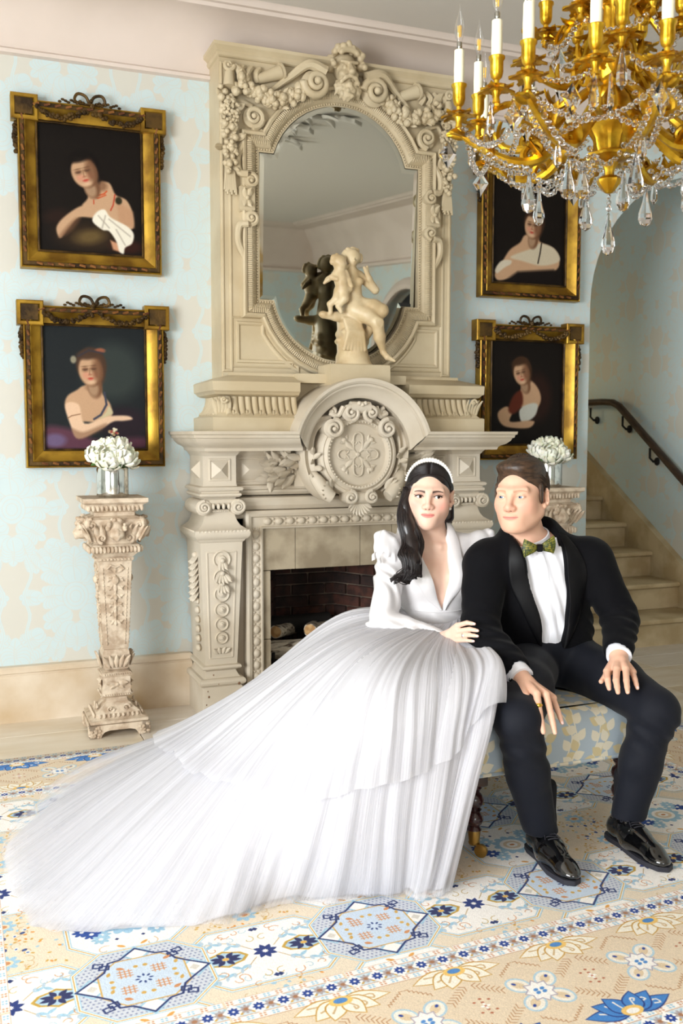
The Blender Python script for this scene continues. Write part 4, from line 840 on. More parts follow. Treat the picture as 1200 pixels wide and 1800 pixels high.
# bearded mask at the top centre
def mask():
    s = SDF.uni((CX - .13, 4.36, 2.93), (CX + .13, 4.62, 3.28), .004); o = (CX + .01, 4.535, 3.11)
    s.frame(np.eye(3), o, .72)
    s.ell((0, .02, .05), (.085, .09, .095)); s.ell((0, -.03, -.02), (.068, .07, .09), .02)
    s.cap((0, -.10, .03), (0, -.135, -.025), .012, .018, .012); s.ell((0, -.13, -.03), (.024, .018, .016), .012)
    for q in (-1, 1):
        s.cap((q * .012, -.097, .042), (q * .055, -.085, .05), .013, .012, .008); s.ell((q * .032, -.102, .018), (.02, .014, .012), .006, op='sub'); s.ell((q * .032, -.086, .016), .014, .004)
        s.ell((q * .045, -.075, -.03), (.024, .024, .02), .02)
        s.chain([(q * .008, -.115, -.052), (q * .035, -.11, -.06), (q * .06, -.095, -.085), (q * .068, -.09, -.10)], [.012, .014, .012, .005], .006)
    s.ell((0, -.1, -.078), (.024, .012, .006), .004, op='sub'); s.ell((0, -.10, -.092), (.02, .014, .009), .005)
    rr = random.Random(4)
    for k in range(60):
        a = rr.uniform(-1, 1); t = rr.random(); x = a * .085; z = -.09 - .10 * t * (1 - .5 * abs(a)); s.chain([(x * .9, -.085 + .05 * abs(a), z + .03), (x + rr.uniform(-.012, .012), -.10 + .05 * abs(a) - .01 * t, z), (x * .9 + rr.uniform(-.02, .02), -.085 + .04 * abs(a), z - .03)], [.011, .014, .006], .004)
    for k in range(95):
        a = rr.uniform(-.3, pi + .3); t = rr.uniform(.0, 1); R = .085 + .03 * rr.random(); p = np.array([R * cos(a), -.085 + .13 * t, .055 + R * sin(a) * 1.05]); s.ell(p, rr.uniform(.014, .024), .004)
    for k in range(16): a = (k / 15 - .5) * 2.6; s.ell((.095 * sin(a), -.06, .10 + .055 * cos(a)), .02, .004); s.ell((.06 * sin(a), -.085, .10 + .03 * cos(a)), .018, .004)
    s.mesh('bearded_mask', PO, om)
mask()
# ------------------------------------------------------------------ logs in the firebox
def log(name, x, y, z, L, r, a, tilt, label, bk='bark'):
    t = thing(name, label, 'log', (x, y, z)); Mx = TR(x, y, z) @ RZ(a) @ RY(pi / 2 + tilt)
    b = MB(); b.lathe([(r * q, L * (k / 7 - .5)) for k, q in enumerate((1, 1.02, .98, 1, 1.03, 1, .97, 1))], seg=14, M=Mx, wob=lambda q, k: 1 + .05 * sin(3 * q + 4 * k)); b.build('bark', M[bk], t)
    for e in (-1, 1): b = MB(); b.lathe([(r * .88, e * L * .5 - .001), (r * .86, e * (L * .5 + .002))], seg=14, M=Mx); b.build('cut_end', M['cut'], t)
log('fire_log', 1.62, 4.74, .235, .34, .05, -.12, 0, 'thick birch log lying across the front of the fire grate')
log('fire_log', 1.60, 4.86, .315, .30, .034, .9, .1, 'slim birch log with pale cut end pointing out at left of the grate')
log('fire_log', 1.735, 4.82, .32, .28, .034, 1.15, .12, 'slim birch log with pale cut end at the middle of the grate')
log('fire_log', 1.80, 4.86, .315, .26, .028, .8, .1, 'thinnest birch log at the right of the grate')
log('fire_log', 1.68, 4.93, .33, .40, .05, .15, .03, 'charred log lying at the back on top of the others', 'soot')
gr = thing('fire_grate', 'sooty black iron grate under the birch logs', 'grate', (1.68, 4.85, .03))
for k in range(6):
    b = MB(); x = 1.47 + .085 * k; b.tube([(x, 5.02, .3), (x, 5.0, .125), (x, 4.7, .125), (x, 4.67, .16), (x, 4.665, .24)], .009, 6); b.build('bar', M['soot'], gr)
b = MB(); b.tube([(1.44, 4.7, .118), (1.92, 4.7, .118)], .009, 6); b.tube([(1.44, 4.98, .118), (1.92, 4.98, .118)], .009, 6)
for x in (1.47, 1.89):
    for y in (4.7, 4.98): b.tube([(x, y, .12), (x, y, .03)], .009, 6)
tag(b.build('grate_foot', M['soot'], gr), kind='stuff')
# ------------------------------------------------------------------ framed portraits
SK = (186, 150, 118); SKS = (108, 74, 52)
def face(p, x, y, rx, ry, rot, hair, tone=1.0):
    ca, sa = cos(rot), sin(rot); sk = tuple(v * tone for v in SK); sh = tuple(v * tone for v in SKS)
    def L(u, v): return x + u * rx * ca - v * ry * sa, y + u * rx * sa + v * ry * ca
    p.ell(*L(.15, .3), rx * 1.3, ry * 1.15, rot, hair, 6); p.ell(*L(.55, -.1), rx * .7, ry * .9, rot, hair, 8)
    p.ell(*L(.2, -1.1), rx * .62, ry * .7, rot, sh, 6); p.ell(*L(.05, -1.1), rx * .45, ry * .6, rot, tuple(v * .86 for v in sk), 8)
    p.ell(*L(.05, -.05), rx, ry, rot, sh, 5); p.ell(*L(-.08, -.02), rx * .9, ry * .95, rot, sk, 6)
    p.ell(*L(-.4, -.3), rx * .3, ry * .22, rot, (206, 130, 108), 7, .5); p.ell(*L(.42, -.3), rx * .25, ry * .2, rot, (196, 116, 96), 7, .5)
    p.ell(*L(.62, -.05), rx * .42, ry * .8, rot, sh, 10, .8); p.ell(*L(0, .98), rx * .95, ry * .3, rot, hair, 8, .95)
    for u in (-.42, .3):
        p.ell(*L(u, .08), rx * .2, ry * .07, rot, (40, 28, 24), 2.5, .95); p.ell(*L(u, .06), rx * .3, ry * .16, rot, sh, 5, .45); p.ell(*L(u, .13), rx * .24, ry * .05, rot, (120, 84, 62), 2, .8); p.ell(*L(u, .28), rx * .27, ry * .035, rot, (92, 62, 44), 2, .8)
    p.line([L(-.02, .15), L(-.1, -.25)], 2, sh, 2.5, .7); p.ell(*L(-.06, -.28), rx * .16, ry * .05, rot, (150, 96, 74), 2, .8)
    p.ell(*L(-.06, -.52), rx * .24, ry * .06, rot, (170, 60, 50), 2, .95); p.ell(*L(-.06, -.62), rx * .2, ry * .05, rot, (190, 96, 80), 2, .6)
    p.ell(*L(-.06, -.75), rx * .3, ry * .1, rot, (222, 188, 158), 6, .5)
def conv(c0, c1, c2, c3, W=240, H=294):
    A = np.array([[x, y, 1, 0, 0, 0, -u * x, -u * y] for (x, y), (u, v) in zip((c0, c1, c2, c3), ((0, H), (W, H), (W, 0), (0, 0)))] + [[0, 0, 0, x, y, 1, -v * x, -v * y] for (x, y), (u, v) in zip((c0, c1, c2, c3), ((0, H), (W, H), (W, 0), (0, 0)))], float)
    r = np.array([0, W, W, 0, H, H, 0, 0], float); h = np.linalg.solve(A, r)
    def f(*pts):
        o = [((h[0] * x + h[1] * y + h[2]) / (h[6] * x + h[7] * y + 1), (h[3] * x + h[4] * y + h[5]) / (h[6] * x + h[7] * y + 1)) for x, y in pts]; return o if len(o) > 1 else o[0]
    return f
def portrait(n):
    p = Pic(240, 294, (20, 15, 12)); p.smooth = True
    if n == 1:
        q = conv((205, 250), (785, 312), (785, 1015), (207, 970)); p.ell(*q((480, 900)), 70, 34, 0, (52, 38, 24), 30, .8); p.ell(*q((490, 900)), 34, 16, .2, (112, 92, 52), 16, .7); p.ell(*q((300, 780)), 30, 16, .3, (40, 24, 18), 16, .8); p.ell(*q((700, 960)), 40, 16, 0, (58, 26, 18), 12, .7)
        p.poly(q((505, 600), (600, 590), (640, 660), (700, 690), (735, 760), (740, 850), (690, 850), (600, 790), (540, 740), (450, 725), (480, 680)), SK, 5); p.poly(q((640, 690), (740, 760), (745, 850), (660, 830)), (176, 132, 100), 8, .6); p.ell(*q((560, 610)), 14, 12, 0, SKS, 9, .7)
        p.poly(q((300, 850), (330, 800), (400, 745), (460, 720), (540, 730), (565, 745), (520, 790), (430, 790), (370, 850), (320, 905)), SK, 5); p.poly(q((310, 905), (340, 860), (400, 800), (440, 795), (380, 870)), SKS, 8, .6)
        p.poly(q((605, 920), (650, 940), (660, 990), (620, 975)), (190, 140, 108), 5)
        p.poly(q((505, 810), (530, 760), (575, 745), (610, 790), (700, 840), (740, 885), (730, 940), (690, 965), (680, 1000), (655, 985), (640, 930), (600, 870), (560, 860)), (224, 218, 202), 4)
        for a in ((540, 780, 600, 850), (600, 800, 720, 900), (640, 860, 690, 950), (580, 780, 560, 850)): p.line(q(a[:2], a[2:]), 3, (160, 150, 136), 3, .8)
        p.line(q((495, 655), (530, 668), (575, 655), (590, 640)), 3, (186, 74, 40), 1.5); p.line(q((505, 672), (540, 680), (585, 662)), 2.5, (186, 74, 40), 1.5); p.line(q((515, 690), (515, 712)), 2.5, (176, 70, 44)); p.line(q((636, 660), (625, 720), (610, 750)), 3, (170, 62, 42)); p.ell(*q((657, 695)), 8, 9, 0, (44, 40, 26), 4)
        face(p, *q((462, 532)), 30, 36, .33, (16, 11, 9))
    elif n == 2:
        p.a[:] = np.array((30, 34, 36)) / 255; q = conv((235, 235), (812, 262), (830, 945), (245, 950)); p.ell(*q((640, 500)), 70, 70, 0, (56, 64, 60), 40, .7); p.ell(*q((700, 800)), 60, 40, 0, (38, 30, 36), 20)
        p.poly(q((250, 820), (420, 840), (560, 900), (820, 880), (830, 945), (245, 950)), (86, 52, 66), 16); p.ell(*q((300, 900)), 26, 16, 0, (104, 92, 126), 10, .8)
        p.poly(q((470, 580), (560, 570), (580, 630), (625, 690), (630, 760), (560, 790), (480, 790), (400, 780), (360, 700), (375, 640), (430, 605)), SK, 5); p.ell(*q((520, 590)), 16, 9, 0, SKS, 8, .6)
        p.poly(q((362, 690), (440, 690), (475, 800), (600, 760), (720, 755), (752, 775), (700, 785), (640, 790), (560, 840), (440, 890), (395, 820)), (216, 182, 152), 5); p.poly(q((400, 830), (470, 850), (600, 800), (560, 850), (440, 895)), SKS, 8, .55)
        p.line(q((590, 620), (602, 690), (570, 750), (530, 775)), 5, (60, 62, 76), 2); p.poly(q((615, 700), (640, 740), (600, 760), (560, 775), (600, 735)), (188, 176, 140), 4); p.line(q((375, 770), (400, 755), (450, 745)), 2, (120, 84, 60))
        for k in range(14): a = random.random() * 6.28; r = random.random() * 14; u = q((640, 850)); p.ell(u[0] + r * cos(a), u[1] + r * sin(a) * .6, 3.5, 3, 0, random.choice([(206, 190, 150), (170, 140, 100), (150, 60, 60), (220, 210, 180)]), 1.5)
        face(p, *q((508, 492)), 28, 38, .12, (70, 50, 38)); p.ell(*q((410, 430)), 7, 9, 0, (180, 170, 140), 4, .7); p.ell(*q((565, 380)), 12, 6, 0, (160, 92, 66), 4, .8); p.line(q((440, 410), (500, 378), (580, 395)), 4, (50, 48, 56), 3)
    elif n == 3:
        q = conv((258, 40), (615, 70), (612, 700), (258, 665))
        p.poly(q((415, 390), (480, 390), (490, 430), (560, 470), (590, 540), (560, 610), (400, 630), (290, 650), (270, 620), (300, 560), (340, 480), (390, 435)), SK, 6); p.poly(q((345, 520), (450, 470), (490, 440), (560, 470), (590, 545), (500, 575), (400, 545)), (196, 184, 160), 6); p.poly(q((270, 600), (300, 545), (350, 545), (330, 590), (290, 620)), (200, 190, 170), 5)
        p.poly(q((280, 625), (340, 570), (430, 565), (480, 590), (470, 610), (380, 640), (290, 660)), SK, 5); p.line(q((497, 440), (490, 500), (480, 560)), 4, (46, 36, 30), 2); p.poly(q((380, 610), (560, 600), (610, 690), (300, 680)), (20, 14, 12), 10)
        face(p, *q((453, 335)), 27, 36, -.1, (54, 36, 26))
    else:
        q = conv((255, 968), (607, 985), (607, 1525), (255, 1500)); p.ell(*q((480, 1270)), 50, 70, 0, (44, 24, 18), 24, .8)
        p.poly(q((410, 1190), (450, 1180), (490, 1230), (500, 1290), (470, 1340), (420, 1330), (390, 1290)), SK, 6); p.poly(q((395, 1330), (450, 1300), (485, 1310), (470, 1370), (410, 1400)), (190, 190, 180), 6)
        p.poly(q((290, 1340), (330, 1310), (360, 1340), (350, 1390), (440, 1390), (470, 1400), (440, 1430), (340, 1420), (300, 1390)), SK, 6); p.poly(q((360, 1260), (400, 1230), (410, 1300), (370, 1350), (340, 1330)), (90, 40, 26), 8)
        face(p, *q((402, 1140)), 26, 34, .25, (60, 40, 26))
    for _ in range(2): p.a[1:-1, 1:-1] = (p.a[1:-1, 1:-1] * 4 + p.a[:-2, 1:-1] + p.a[2:, 1:-1] + p.a[1:-1, :-2] + p.a[1:-1, 2:]) / 8
    p.a *= (1 + .015 * RNG.normal(size=p.a.shape[:2]))[..., None]; return p.image('painted_portrait')
def lump_line(b, P, rr, r0, r1, spread, y, n=2):
    for x, z in P:
        for j in range(n): r = rr.uniform(r0, r1); b.sph((x + rr.uniform(-spread, spread), y - rr.uniform(0, .014), z + rr.uniform(-spread, spread)), r, 7, 5)
def picture(n, cx, zb, yb, label):
    W, H = .465, .57; zc = zb + .09 + H / 2; t = thing('framed_portrait', label, 'painting', (cx, yb, zb), 'gilt framed portraits on the damask wall')
    x0, x1, z0, z1 = cx - W / 2, cx + W / 2, zc - H / 2, zc + H / 2; path = [(x0, z0), (x0, z1), (x1, z1), (x1, z0)]
    b = MB(); b.box(x0 - .005, x1 + .005, yb - .016, yb - .004, z0 - .005, z1 + .005); b.build('backing_board', M['gilt_dark'], t)
    b = MB(); b.add([(x0, yb - .017, z0), (x1, yb - .017, z0), (x1, yb - .017, z1), (x0, yb - .017, z1)], [(0, 1, 2, 3)])
    m = picmat('painted_canvas', portrait(n), .5, .1, 160, spec=.12); b.build('canvas', m, t, smooth=False, uv=[(0, 0), (1, 0), (1, 1), (0, 1)])
    b = MB(); b.sweep(path, [(0, .0), (0, .03), (.004, .034), (.010, .03)], yb); b.build('sight_edge', M['gilt_dark'], t)
    b = MB(); b.sweep(path, [(.010, 0), (.010, .028), (.02, .034), (.036, .042), (.05, .054), (.056, .06), (.06, .056)], yb); b.build('gilt_cove', M['gilt'], t, ang=.5)
    b = MB(); b.sweep(path, [(.058, 0), (.058, .056), (.062, .058), (.076, .058), (.08, .05)], yb); rb = b.build('ribbon_band', M['gilt_dark'], t, ang=.4)
    b = MB(); b.sweep(path, [(.079, 0), (.079, .05), (.083, .054), (.088, .05), (.09, .0)], yb); b.build('outer_edge', M['gilt'], t, ang=.4)
    b = MB(); xo, zo = W / 2 + .069, H / 2 + .069
    for k in range(14):                                             # twisted ribbon along the outer band
        for s_ in (-1, 1): b.tube([(cx + s_ * (xo - .004), yb - .058, zc - zo + .04 + (2 * zo - .08) * (k + .2) / 14), (cx + s_ * (xo + .004), yb - .062, zc - zo + .04 + (2 * zo - .08) * (k + .75) / 14)], [.006, .006], 6)
    for k in range(11):
        for s_ in (-1, 1): b.tube([(cx - xo + .04 + (2 * xo - .08) * (k + .2) / 11, yb - .058, zc + s_ * (zo - .004)), (cx - xo + .04 + (2 * xo - .08) * (k + .75) / 11, yb - .062, zc + s_ * (zo + .004))], [.006, .006], 6)
    tag(b.build('twisted_ribbon', M['gilt_red'], rb), kind='stuff')
    for s_ in (-1, 1):                                              # eared upper corners
        b = MB(); xa = cx + s_ * (W / 2 + .042); e = sorted((xa, xa + s_ * .07)); zt = zc + H / 2
        b.sweep([(e[0] - (.04 if s_ > 0 else 0), zt + .0), (e[0] - (.04 if s_ > 0 else 0), zt + .105), (e[1] + (.04 if s_ < 0 else 0), zt + .105), (e[1] + (.04 if s_ < 0 else 0), zt + .0)], [(-.02, .05), (-.012, .064), (0, .064), (.004, .06), (.004, 0)], yb); eb = b.build('corner_ear', M['gilt'], t, ang=.4)
        b = MB(); q = sorted((xa - s_ * .02, xa + s_ * .058)); b.box(q[0], q[1], yb - .060, yb - .0, zt + .02, zt + .09); b.build('ear_panel', M['gilt_dark'], eb)
    rr = random.Random(n); b = MB()
    for s_ in (-1, 1):                                              # leaf swags under the top rail and drops at the sides
        P = cat([(cx + s_ * .235, zc + H / 2 + .055), (cx + s_ * .18, zc + H / 2 + .025), (cx + s_ * .11, zc + H / 2 + .02), (cx + s_ * .02, zc + H / 2 + .055)], 30); lump_line(b, P, rr, .006, .011, .008, yb - .055)
        P = cat([(cx + s_ * .325, zc + H / 2 - .015), (cx + s_ * .332, zc + H / 2 - .06), (cx + s_ * .328, zc + H / 2 - .11), (cx + s_ * .325, zc + H / 2 - .15)], 26); lump_line(b, P, rr, .006, .011, .007, yb - .028)
    tag(b.build('leaf_swag', M['gilt_dark'], t), kind='stuff')
    b = MB(); zt = zc + H / 2 + .095
    for s_ in (-1, 1):                                              # ribbon bow on top
        b.tube(cat([(cx, yb - .045, zt), (cx + s_ * .02, yb - .05, zt + .035), (cx + s_ * .055, yb - .05, zt + .042), (cx + s_ * .068, yb - .045, zt + .015), (cx + s_ * .04, yb - .04, zt + .002), (cx, yb - .04, zt)], 20), .007, 6)
        for k in range(9): b.sph((cx + s_ * (.03 + .013 * k), yb - .045, zt + .006 + .006 * sin(k * 2.1)), (.009, .008, .006), 6, 4)
    lump_line(b, [(cx, zt - .01), (cx, zt + .01)], rr, .008, .012, .01, yb - .05); tag(b.build('ribbon_bow', M['gilt_dark'], t), kind='stuff')
picture(1, .610, 2.112, 4.742, 'upper left gilt portrait: dark-haired lady with coral necklace holding white cloth')
picture(2, .613, 1.197, 4.742, 'lower left gilt portrait: bare-shouldered girl with flowers in her hair, behind the left vase')
picture(3, 2.992, 2.105, 4.742, 'upper right gilt portrait: lady in white shift, half hidden by the chandelier crystals')
picture(4, 2.992, 1.212, 4.742, 'lower right gilt portrait: young woman looking down in profile, behind the right vase')
# ------------------------------------------------------------------ pedestals with vases
ped = thing('pedestal', 'carved cast-stone pedestal standing left of the fireplace under the portraits', 'pedestal', (0, 0, 0), 'carved pedestals flanking the fireplace')
ST = M['stone_ped']
def SQ(name, prof, h, parent=ped, ang=.4): b = MB(); b.sq(prof, -h, h, -h, h); return b.build(name, ST, parent, ang=ang)
b = MB()
for q in range(4):
    Mq = RZ(q * pi / 2); pts = [(-.132, 0), (-.085, 0), (-.08, .012), (-.068, .026), (-.045, .032), (.045, .032), (.068, .026), (.08, .012), (.085, 0), (.132, 0), (.132, .058), (-.132, .058)]; b.prism(pts, -.132, -.10, Mq)
b.box(-.128, .128, -.128, .128, .034, .058); foot = b.build('bracket_foot', ST, ped, smooth=False)
b = MB(); rr = random.Random(8)
for q in range(4):
    for s_ in (-1, 1):
        for k in range(16): b.sph((s_ * rr.uniform(.085, .128), -.133, rr.uniform(.006, .052)), (rr.uniform(.006, .011), .005, .007), 6, 4, RZ(q * pi / 2))
tag(b.build('foot_carving', ST, foot), kind='stuff')
SQ('stepped_base', [(.0, .058), (.005, .062), (.005, .074), (-.01, .078), (-.022, .086), (-.026, .1), (-.05, .118), (-.062, .132), (-.075, .14), (-.078, .158), (-.07, .162), (-.06, .168), (-.056, .176), (-.06, .182), (-.062, .19), (-.062, .255), (-.058, .26), (-.056, .268), (-.06, .276), (-.08, .284)], .123)
SQ('shaft', [(-.014, .284), (-.006, .29), (.0, .31), (.004, .34), (.0, .37), (-.005, .38), (-.002, .385), (.016, .785), (.022, .79), (.024, .80), (.016, .806)], .058)
b = MB(); rr = random.Random(2)
for q in range(4):
    Mq = RZ(q * pi / 2); f = lambda z: .0565 + .018 * (z - .385) / .4
    for s_ in (-1, 1):
        for k in range(20): z = .41 + .34 * k / 19; b.sph((s_ * (f(z) - .018), -f(z) - .001, z), (.004, .004, .008), 6, 4, Mq)
    b.tube([(-.038, -.076, .75), (-.02, -.078, .768), (0, -.078, .758), (.02, -.078, .768), (.038, -.076, .75)], .005, 6, Mq)
    for k, z in enumerate(np.linspace(.735, .5, 13)):
        wd = .02 * (1 - .5 * (k / 12)) * (1 + .5 * sin(k * 2.2))
        for j in (-1, 0, 1): b.leaf((j * wd * .6, -f(z) - .001, z), (j * .9, -.06, -1 if k % 2 else .6), .03, .009, (0, -1, 0), .12, 4, M=Mq)
    b.sph((0, -f(.70) - .006, .70), (.016, .014, .02), 8, 6, Mq); b.sph((0, -f(.62) - .004, .62), (.01, .01, .012), 8, 6, Mq)
    for k in range(5): b.leaf(((k - 2) * .016, -.066, .30), ((k - 2) * .25, -.15, 1), .065, .012, (0, -1, 0), .1, 4, M=Mq)
    for k in range(12): b.sph((-.055 + .01 * k, -.067, .269), .005, 6, 4, Mq); b.sph((-.055 + .01 * k, -.07, .176), .005, 6, 4, Mq)
    for s_ in (-1, 1): b.leaf((0, -.064, .222), (s_, -.1, .15), .05, .014, (0, -1, 0), .1, M=Mq); b.leaf((0, -.064, .222), (s_, -.1, -.6), .035, .01, (0, -1, 0), .1, M=Mq)
    b.sph((0, -.064, .222), .011, 8, 5, Mq)
    for k in range(9): b.sph((-.085 + .021 * k, -.107, .092), (.007, .006, .011), 6, 4, Mq)
    for s_ in (-1, 1): b.spiral(s_ * .035, -.088, .118, .018, 1.2, .005, s_, 0, 6, 0, Mq)
    for k in range(9): b.sph((-.062 + .0155 * k, -.082, .795), (.0065, .005, .005), 6, 4, Mq)
tag(b.build('shaft_carving', ST, ped), kind='stuff')
SQ('capital', [(-.008, .806), (.0, .815), (.012, .826), (.02, .838), (.022, .85), (.014, .862), (.004, .868), (.008, .885), (.02, .92), (.034, .96), (.036, .978), (.02, .986), (.0, .992), (.0, 1.008), (.012, 1.014), (.028, 1.03), (.036, 1.044), (.046, 1.048), (.053, 1.054), (.053, 1.072)], .088)
b = MB()
for q in range(4):
    Mq = RZ(q * pi / 2)
    for s_ in (-1, 1):
        b.spiral(s_ * .105, -.118, .955, .026, 1.4, .010, -s_, pi / 2, 8, .006, Mq); b.spiral(s_ * .06, -.112, .895, .022, 1.3, .008, s_, -pi / 2, 8, .004, Mq)
        for k in range(4): b.leaf((s_ * (.05 + .018 * k), -.108, .88), (s_ * (.2 + .15 * k), -.2, 1), .085, .013, (0, -1, 0), .2, lob=.2, M=Mq)
    for k in range(13): b.sph((-.10 + .0167 * k, -.113, .842), (.0085, .01, .016), 6, 5, Mq)
    for k in range(13): b.sph((-.115 + .0192 * k, -.117, 1.028), (.0075, .008, .015), 6, 5, Mq)
tag(b.build('capital_carving', ST, ped), kind='stuff')
def cherub():
    s = SDF.uni((-.055, -.185, .86), (.055, -.09, .995), .0028); s.frame(np.eye(3), (0, -.128, .928), .42)
    s.ell((0, .03, .02), (.08, .085, .1)); s.ell((0, -.02, -.03), (.07, .07, .07), .02)
    for q in (-1, 1): s.ell((q * .038, -.06, -.035), (.03, .03, .028), .02); s.ell((q * .03, -.088, .012), (.016, .012, .008), .006, op='sub'); s.ell((q * .012, -.085, -.062), (.014, .012, .008), .005)
    s.cap((0, -.08, .01), (0, -.098, -.03), .008, .013, .008); s.ell((0, -.075, -.09), (.02, .016, .014), .012)
    rr = random.Random(5)
    for k in range(46): a = rr.uniform(-.25, pi + .25); t = rr.random(); s.ell((.088 * cos(a), -.06 + .1 * t, .035 + .088 * sin(a)), rr.uniform(.017, .026), .004)
    s.mesh('cherub_head', ST, ped)
cherub()
for o in list(ped.children):
    if o.name.startswith('cherub_head'):
        for q in (1, 3): n_ = o.copy(); sc.collection.objects.link(n_); n_.matrix_basis = Matrix(RZ(q * pi / 2).tolist())
ped2 = copy_tree(ped); ped.location = (.640, 4.455, 0); ped2.location = (2.965, 4.46, 0)
tag(ped2, 'carved cast-stone pedestal right of the fireplace, mostly hidden behind the seated man')
def peony(name, x, y, z, r, az, tilt, group, label):
    t = thing(name, label, 'flower', (x, y, z), group); rr = random.Random(int(abs(x * 1e4 + z * 1e3)))
    Mx = TR(x, y, z) @ RZ(az) @ RX(tilt); b = MB()
    b.sph((0, 0, -r * .1), (r * .6, r * .6, r * .66), 12, 8, Mx)
    def petal3(base, d, L, W, out, cup):
        p = np.array(base); d = np.array(d, float); d /= np.linalg.norm(d); o = np.array(out, float); o -= d * (o @ d); o /= np.linalg.norm(o); sd = np.cross(d, o); G = []
        for i in range(7):
            q = i / 6; wv = W * (.3 + .7 * sin(min(1, q * 1.3) * pi / 2)) * sqrt(max(.03, 1 - (max(0, q - .55) / .45) ** 2)); row = []
            for j in range(7): e = j / 6 * 2 - 1; row.append(p + d * (L * q - .06 * L * e * e * q) + sd * wv * e + o * (cup * L * (sin(q * pi * .85) * .5 - .42 * q * q) - W * .3 * e * e + W * .05 * sin(9 * e + 3 * q)))
            G.append(row)
        b.grid(G, Mx)
    for ring, (n, ph, L, W) in enumerate(((4, .1, .62, .36), (5, .35, .78, .44), (6, .7, .92, .5), (7, 1.1, 1.0, .56), (7, 1.55, .98, .56))):
        for k in range(n):
            a = 2 * pi * (k + .5 * ring + rr.uniform(-.15, .15)) / n; base = (r * .3 * sin(ph) * cos(a), r * .3 * sin(ph) * sin(a), -r * .5); dd = ph * .8; d = (sin(dd) * cos(a), sin(dd) * sin(a), cos(dd)); out = (cos(a) * cos(dd), sin(a) * cos(dd), -sin(dd))
            petal3(base, d, r * 1.42 * L, r * W, out, .75)
    b.build('petals', M['petal'], t)
    b = MB(); b.tube([(x, y, z - r * .5), (x * .9 + .1 * vx, y * .9 + .1 * vy, z - r * 1.2), (vx + (x - vx) * .4, vy + (y - vy) * .4, vz)], .004, 6); b.build('stem', M['stem'], t)
for (vx, vy, side, lab) in ((.645, 4.45, 'left', 'mercury glass vase of white peonies on the left pedestal'), (2.965, 4.455, 'right', 'mercury glass vase of white peonies on the pedestal behind the man')):
    vz = 1.08; v = thing('vase', lab, 'vase', (vx, vy, 1.072), 'mirrored vases on the pedestals')
    b = MB(); b.lathe([(.066, 0), (.07, .004), (.0715, .012), (.0715, .12), (.069, .131), (.06, .137), (.058, .146), (.064, .15), (.063, .153), (.055, .15), (.054, .137), (.062, .128), (.066, .116), (.066, .015), (.05, .01), (.001, .009)], vx, vy, 1.072, 28); b.build('glass_body', M['mercury'], v)
    b = MB(); rr = random.Random(1)
    for k in range(9): a = rr.uniform(0, 6.28); b.leaf((vx + .03 * cos(a), vy + .03 * sin(a), 1.215), (cos(a), sin(a), .35), .06, .018, (0, 0, 1), -.3)
    b.build('green_leaves', M['stem'], v)
    PEO = ('at the left edge, hanging over the rim', 'at the front centre, facing forward', 'at the front right', 'topmost, at the middle', 'at the right edge, hanging over the rim', 'at the back left', 'at the back right')
    for k, (dx, dy, dz, r, az, ti) in enumerate(((-.062, -.02, .20, .044, 0, .35), (-.02, -.062, .19, .05, 0, .9), (.055, -.045, .198, .046, .7, .7), (.018, .01, .245, .048, 0, .15), (.078, .015, .185, .042, 1.4, .9), (-.04, .045, .225, .044, 3.4, .6), (.03, .06, .2, .045, 3, .8))):
        peony('peony', vx + dx, vy + dy, 1.072 + dz - .008, r, az, ti, 'white peonies in the %s vase' % side, 'white peony in the %s vase, %s' % (side, PEO[k]))
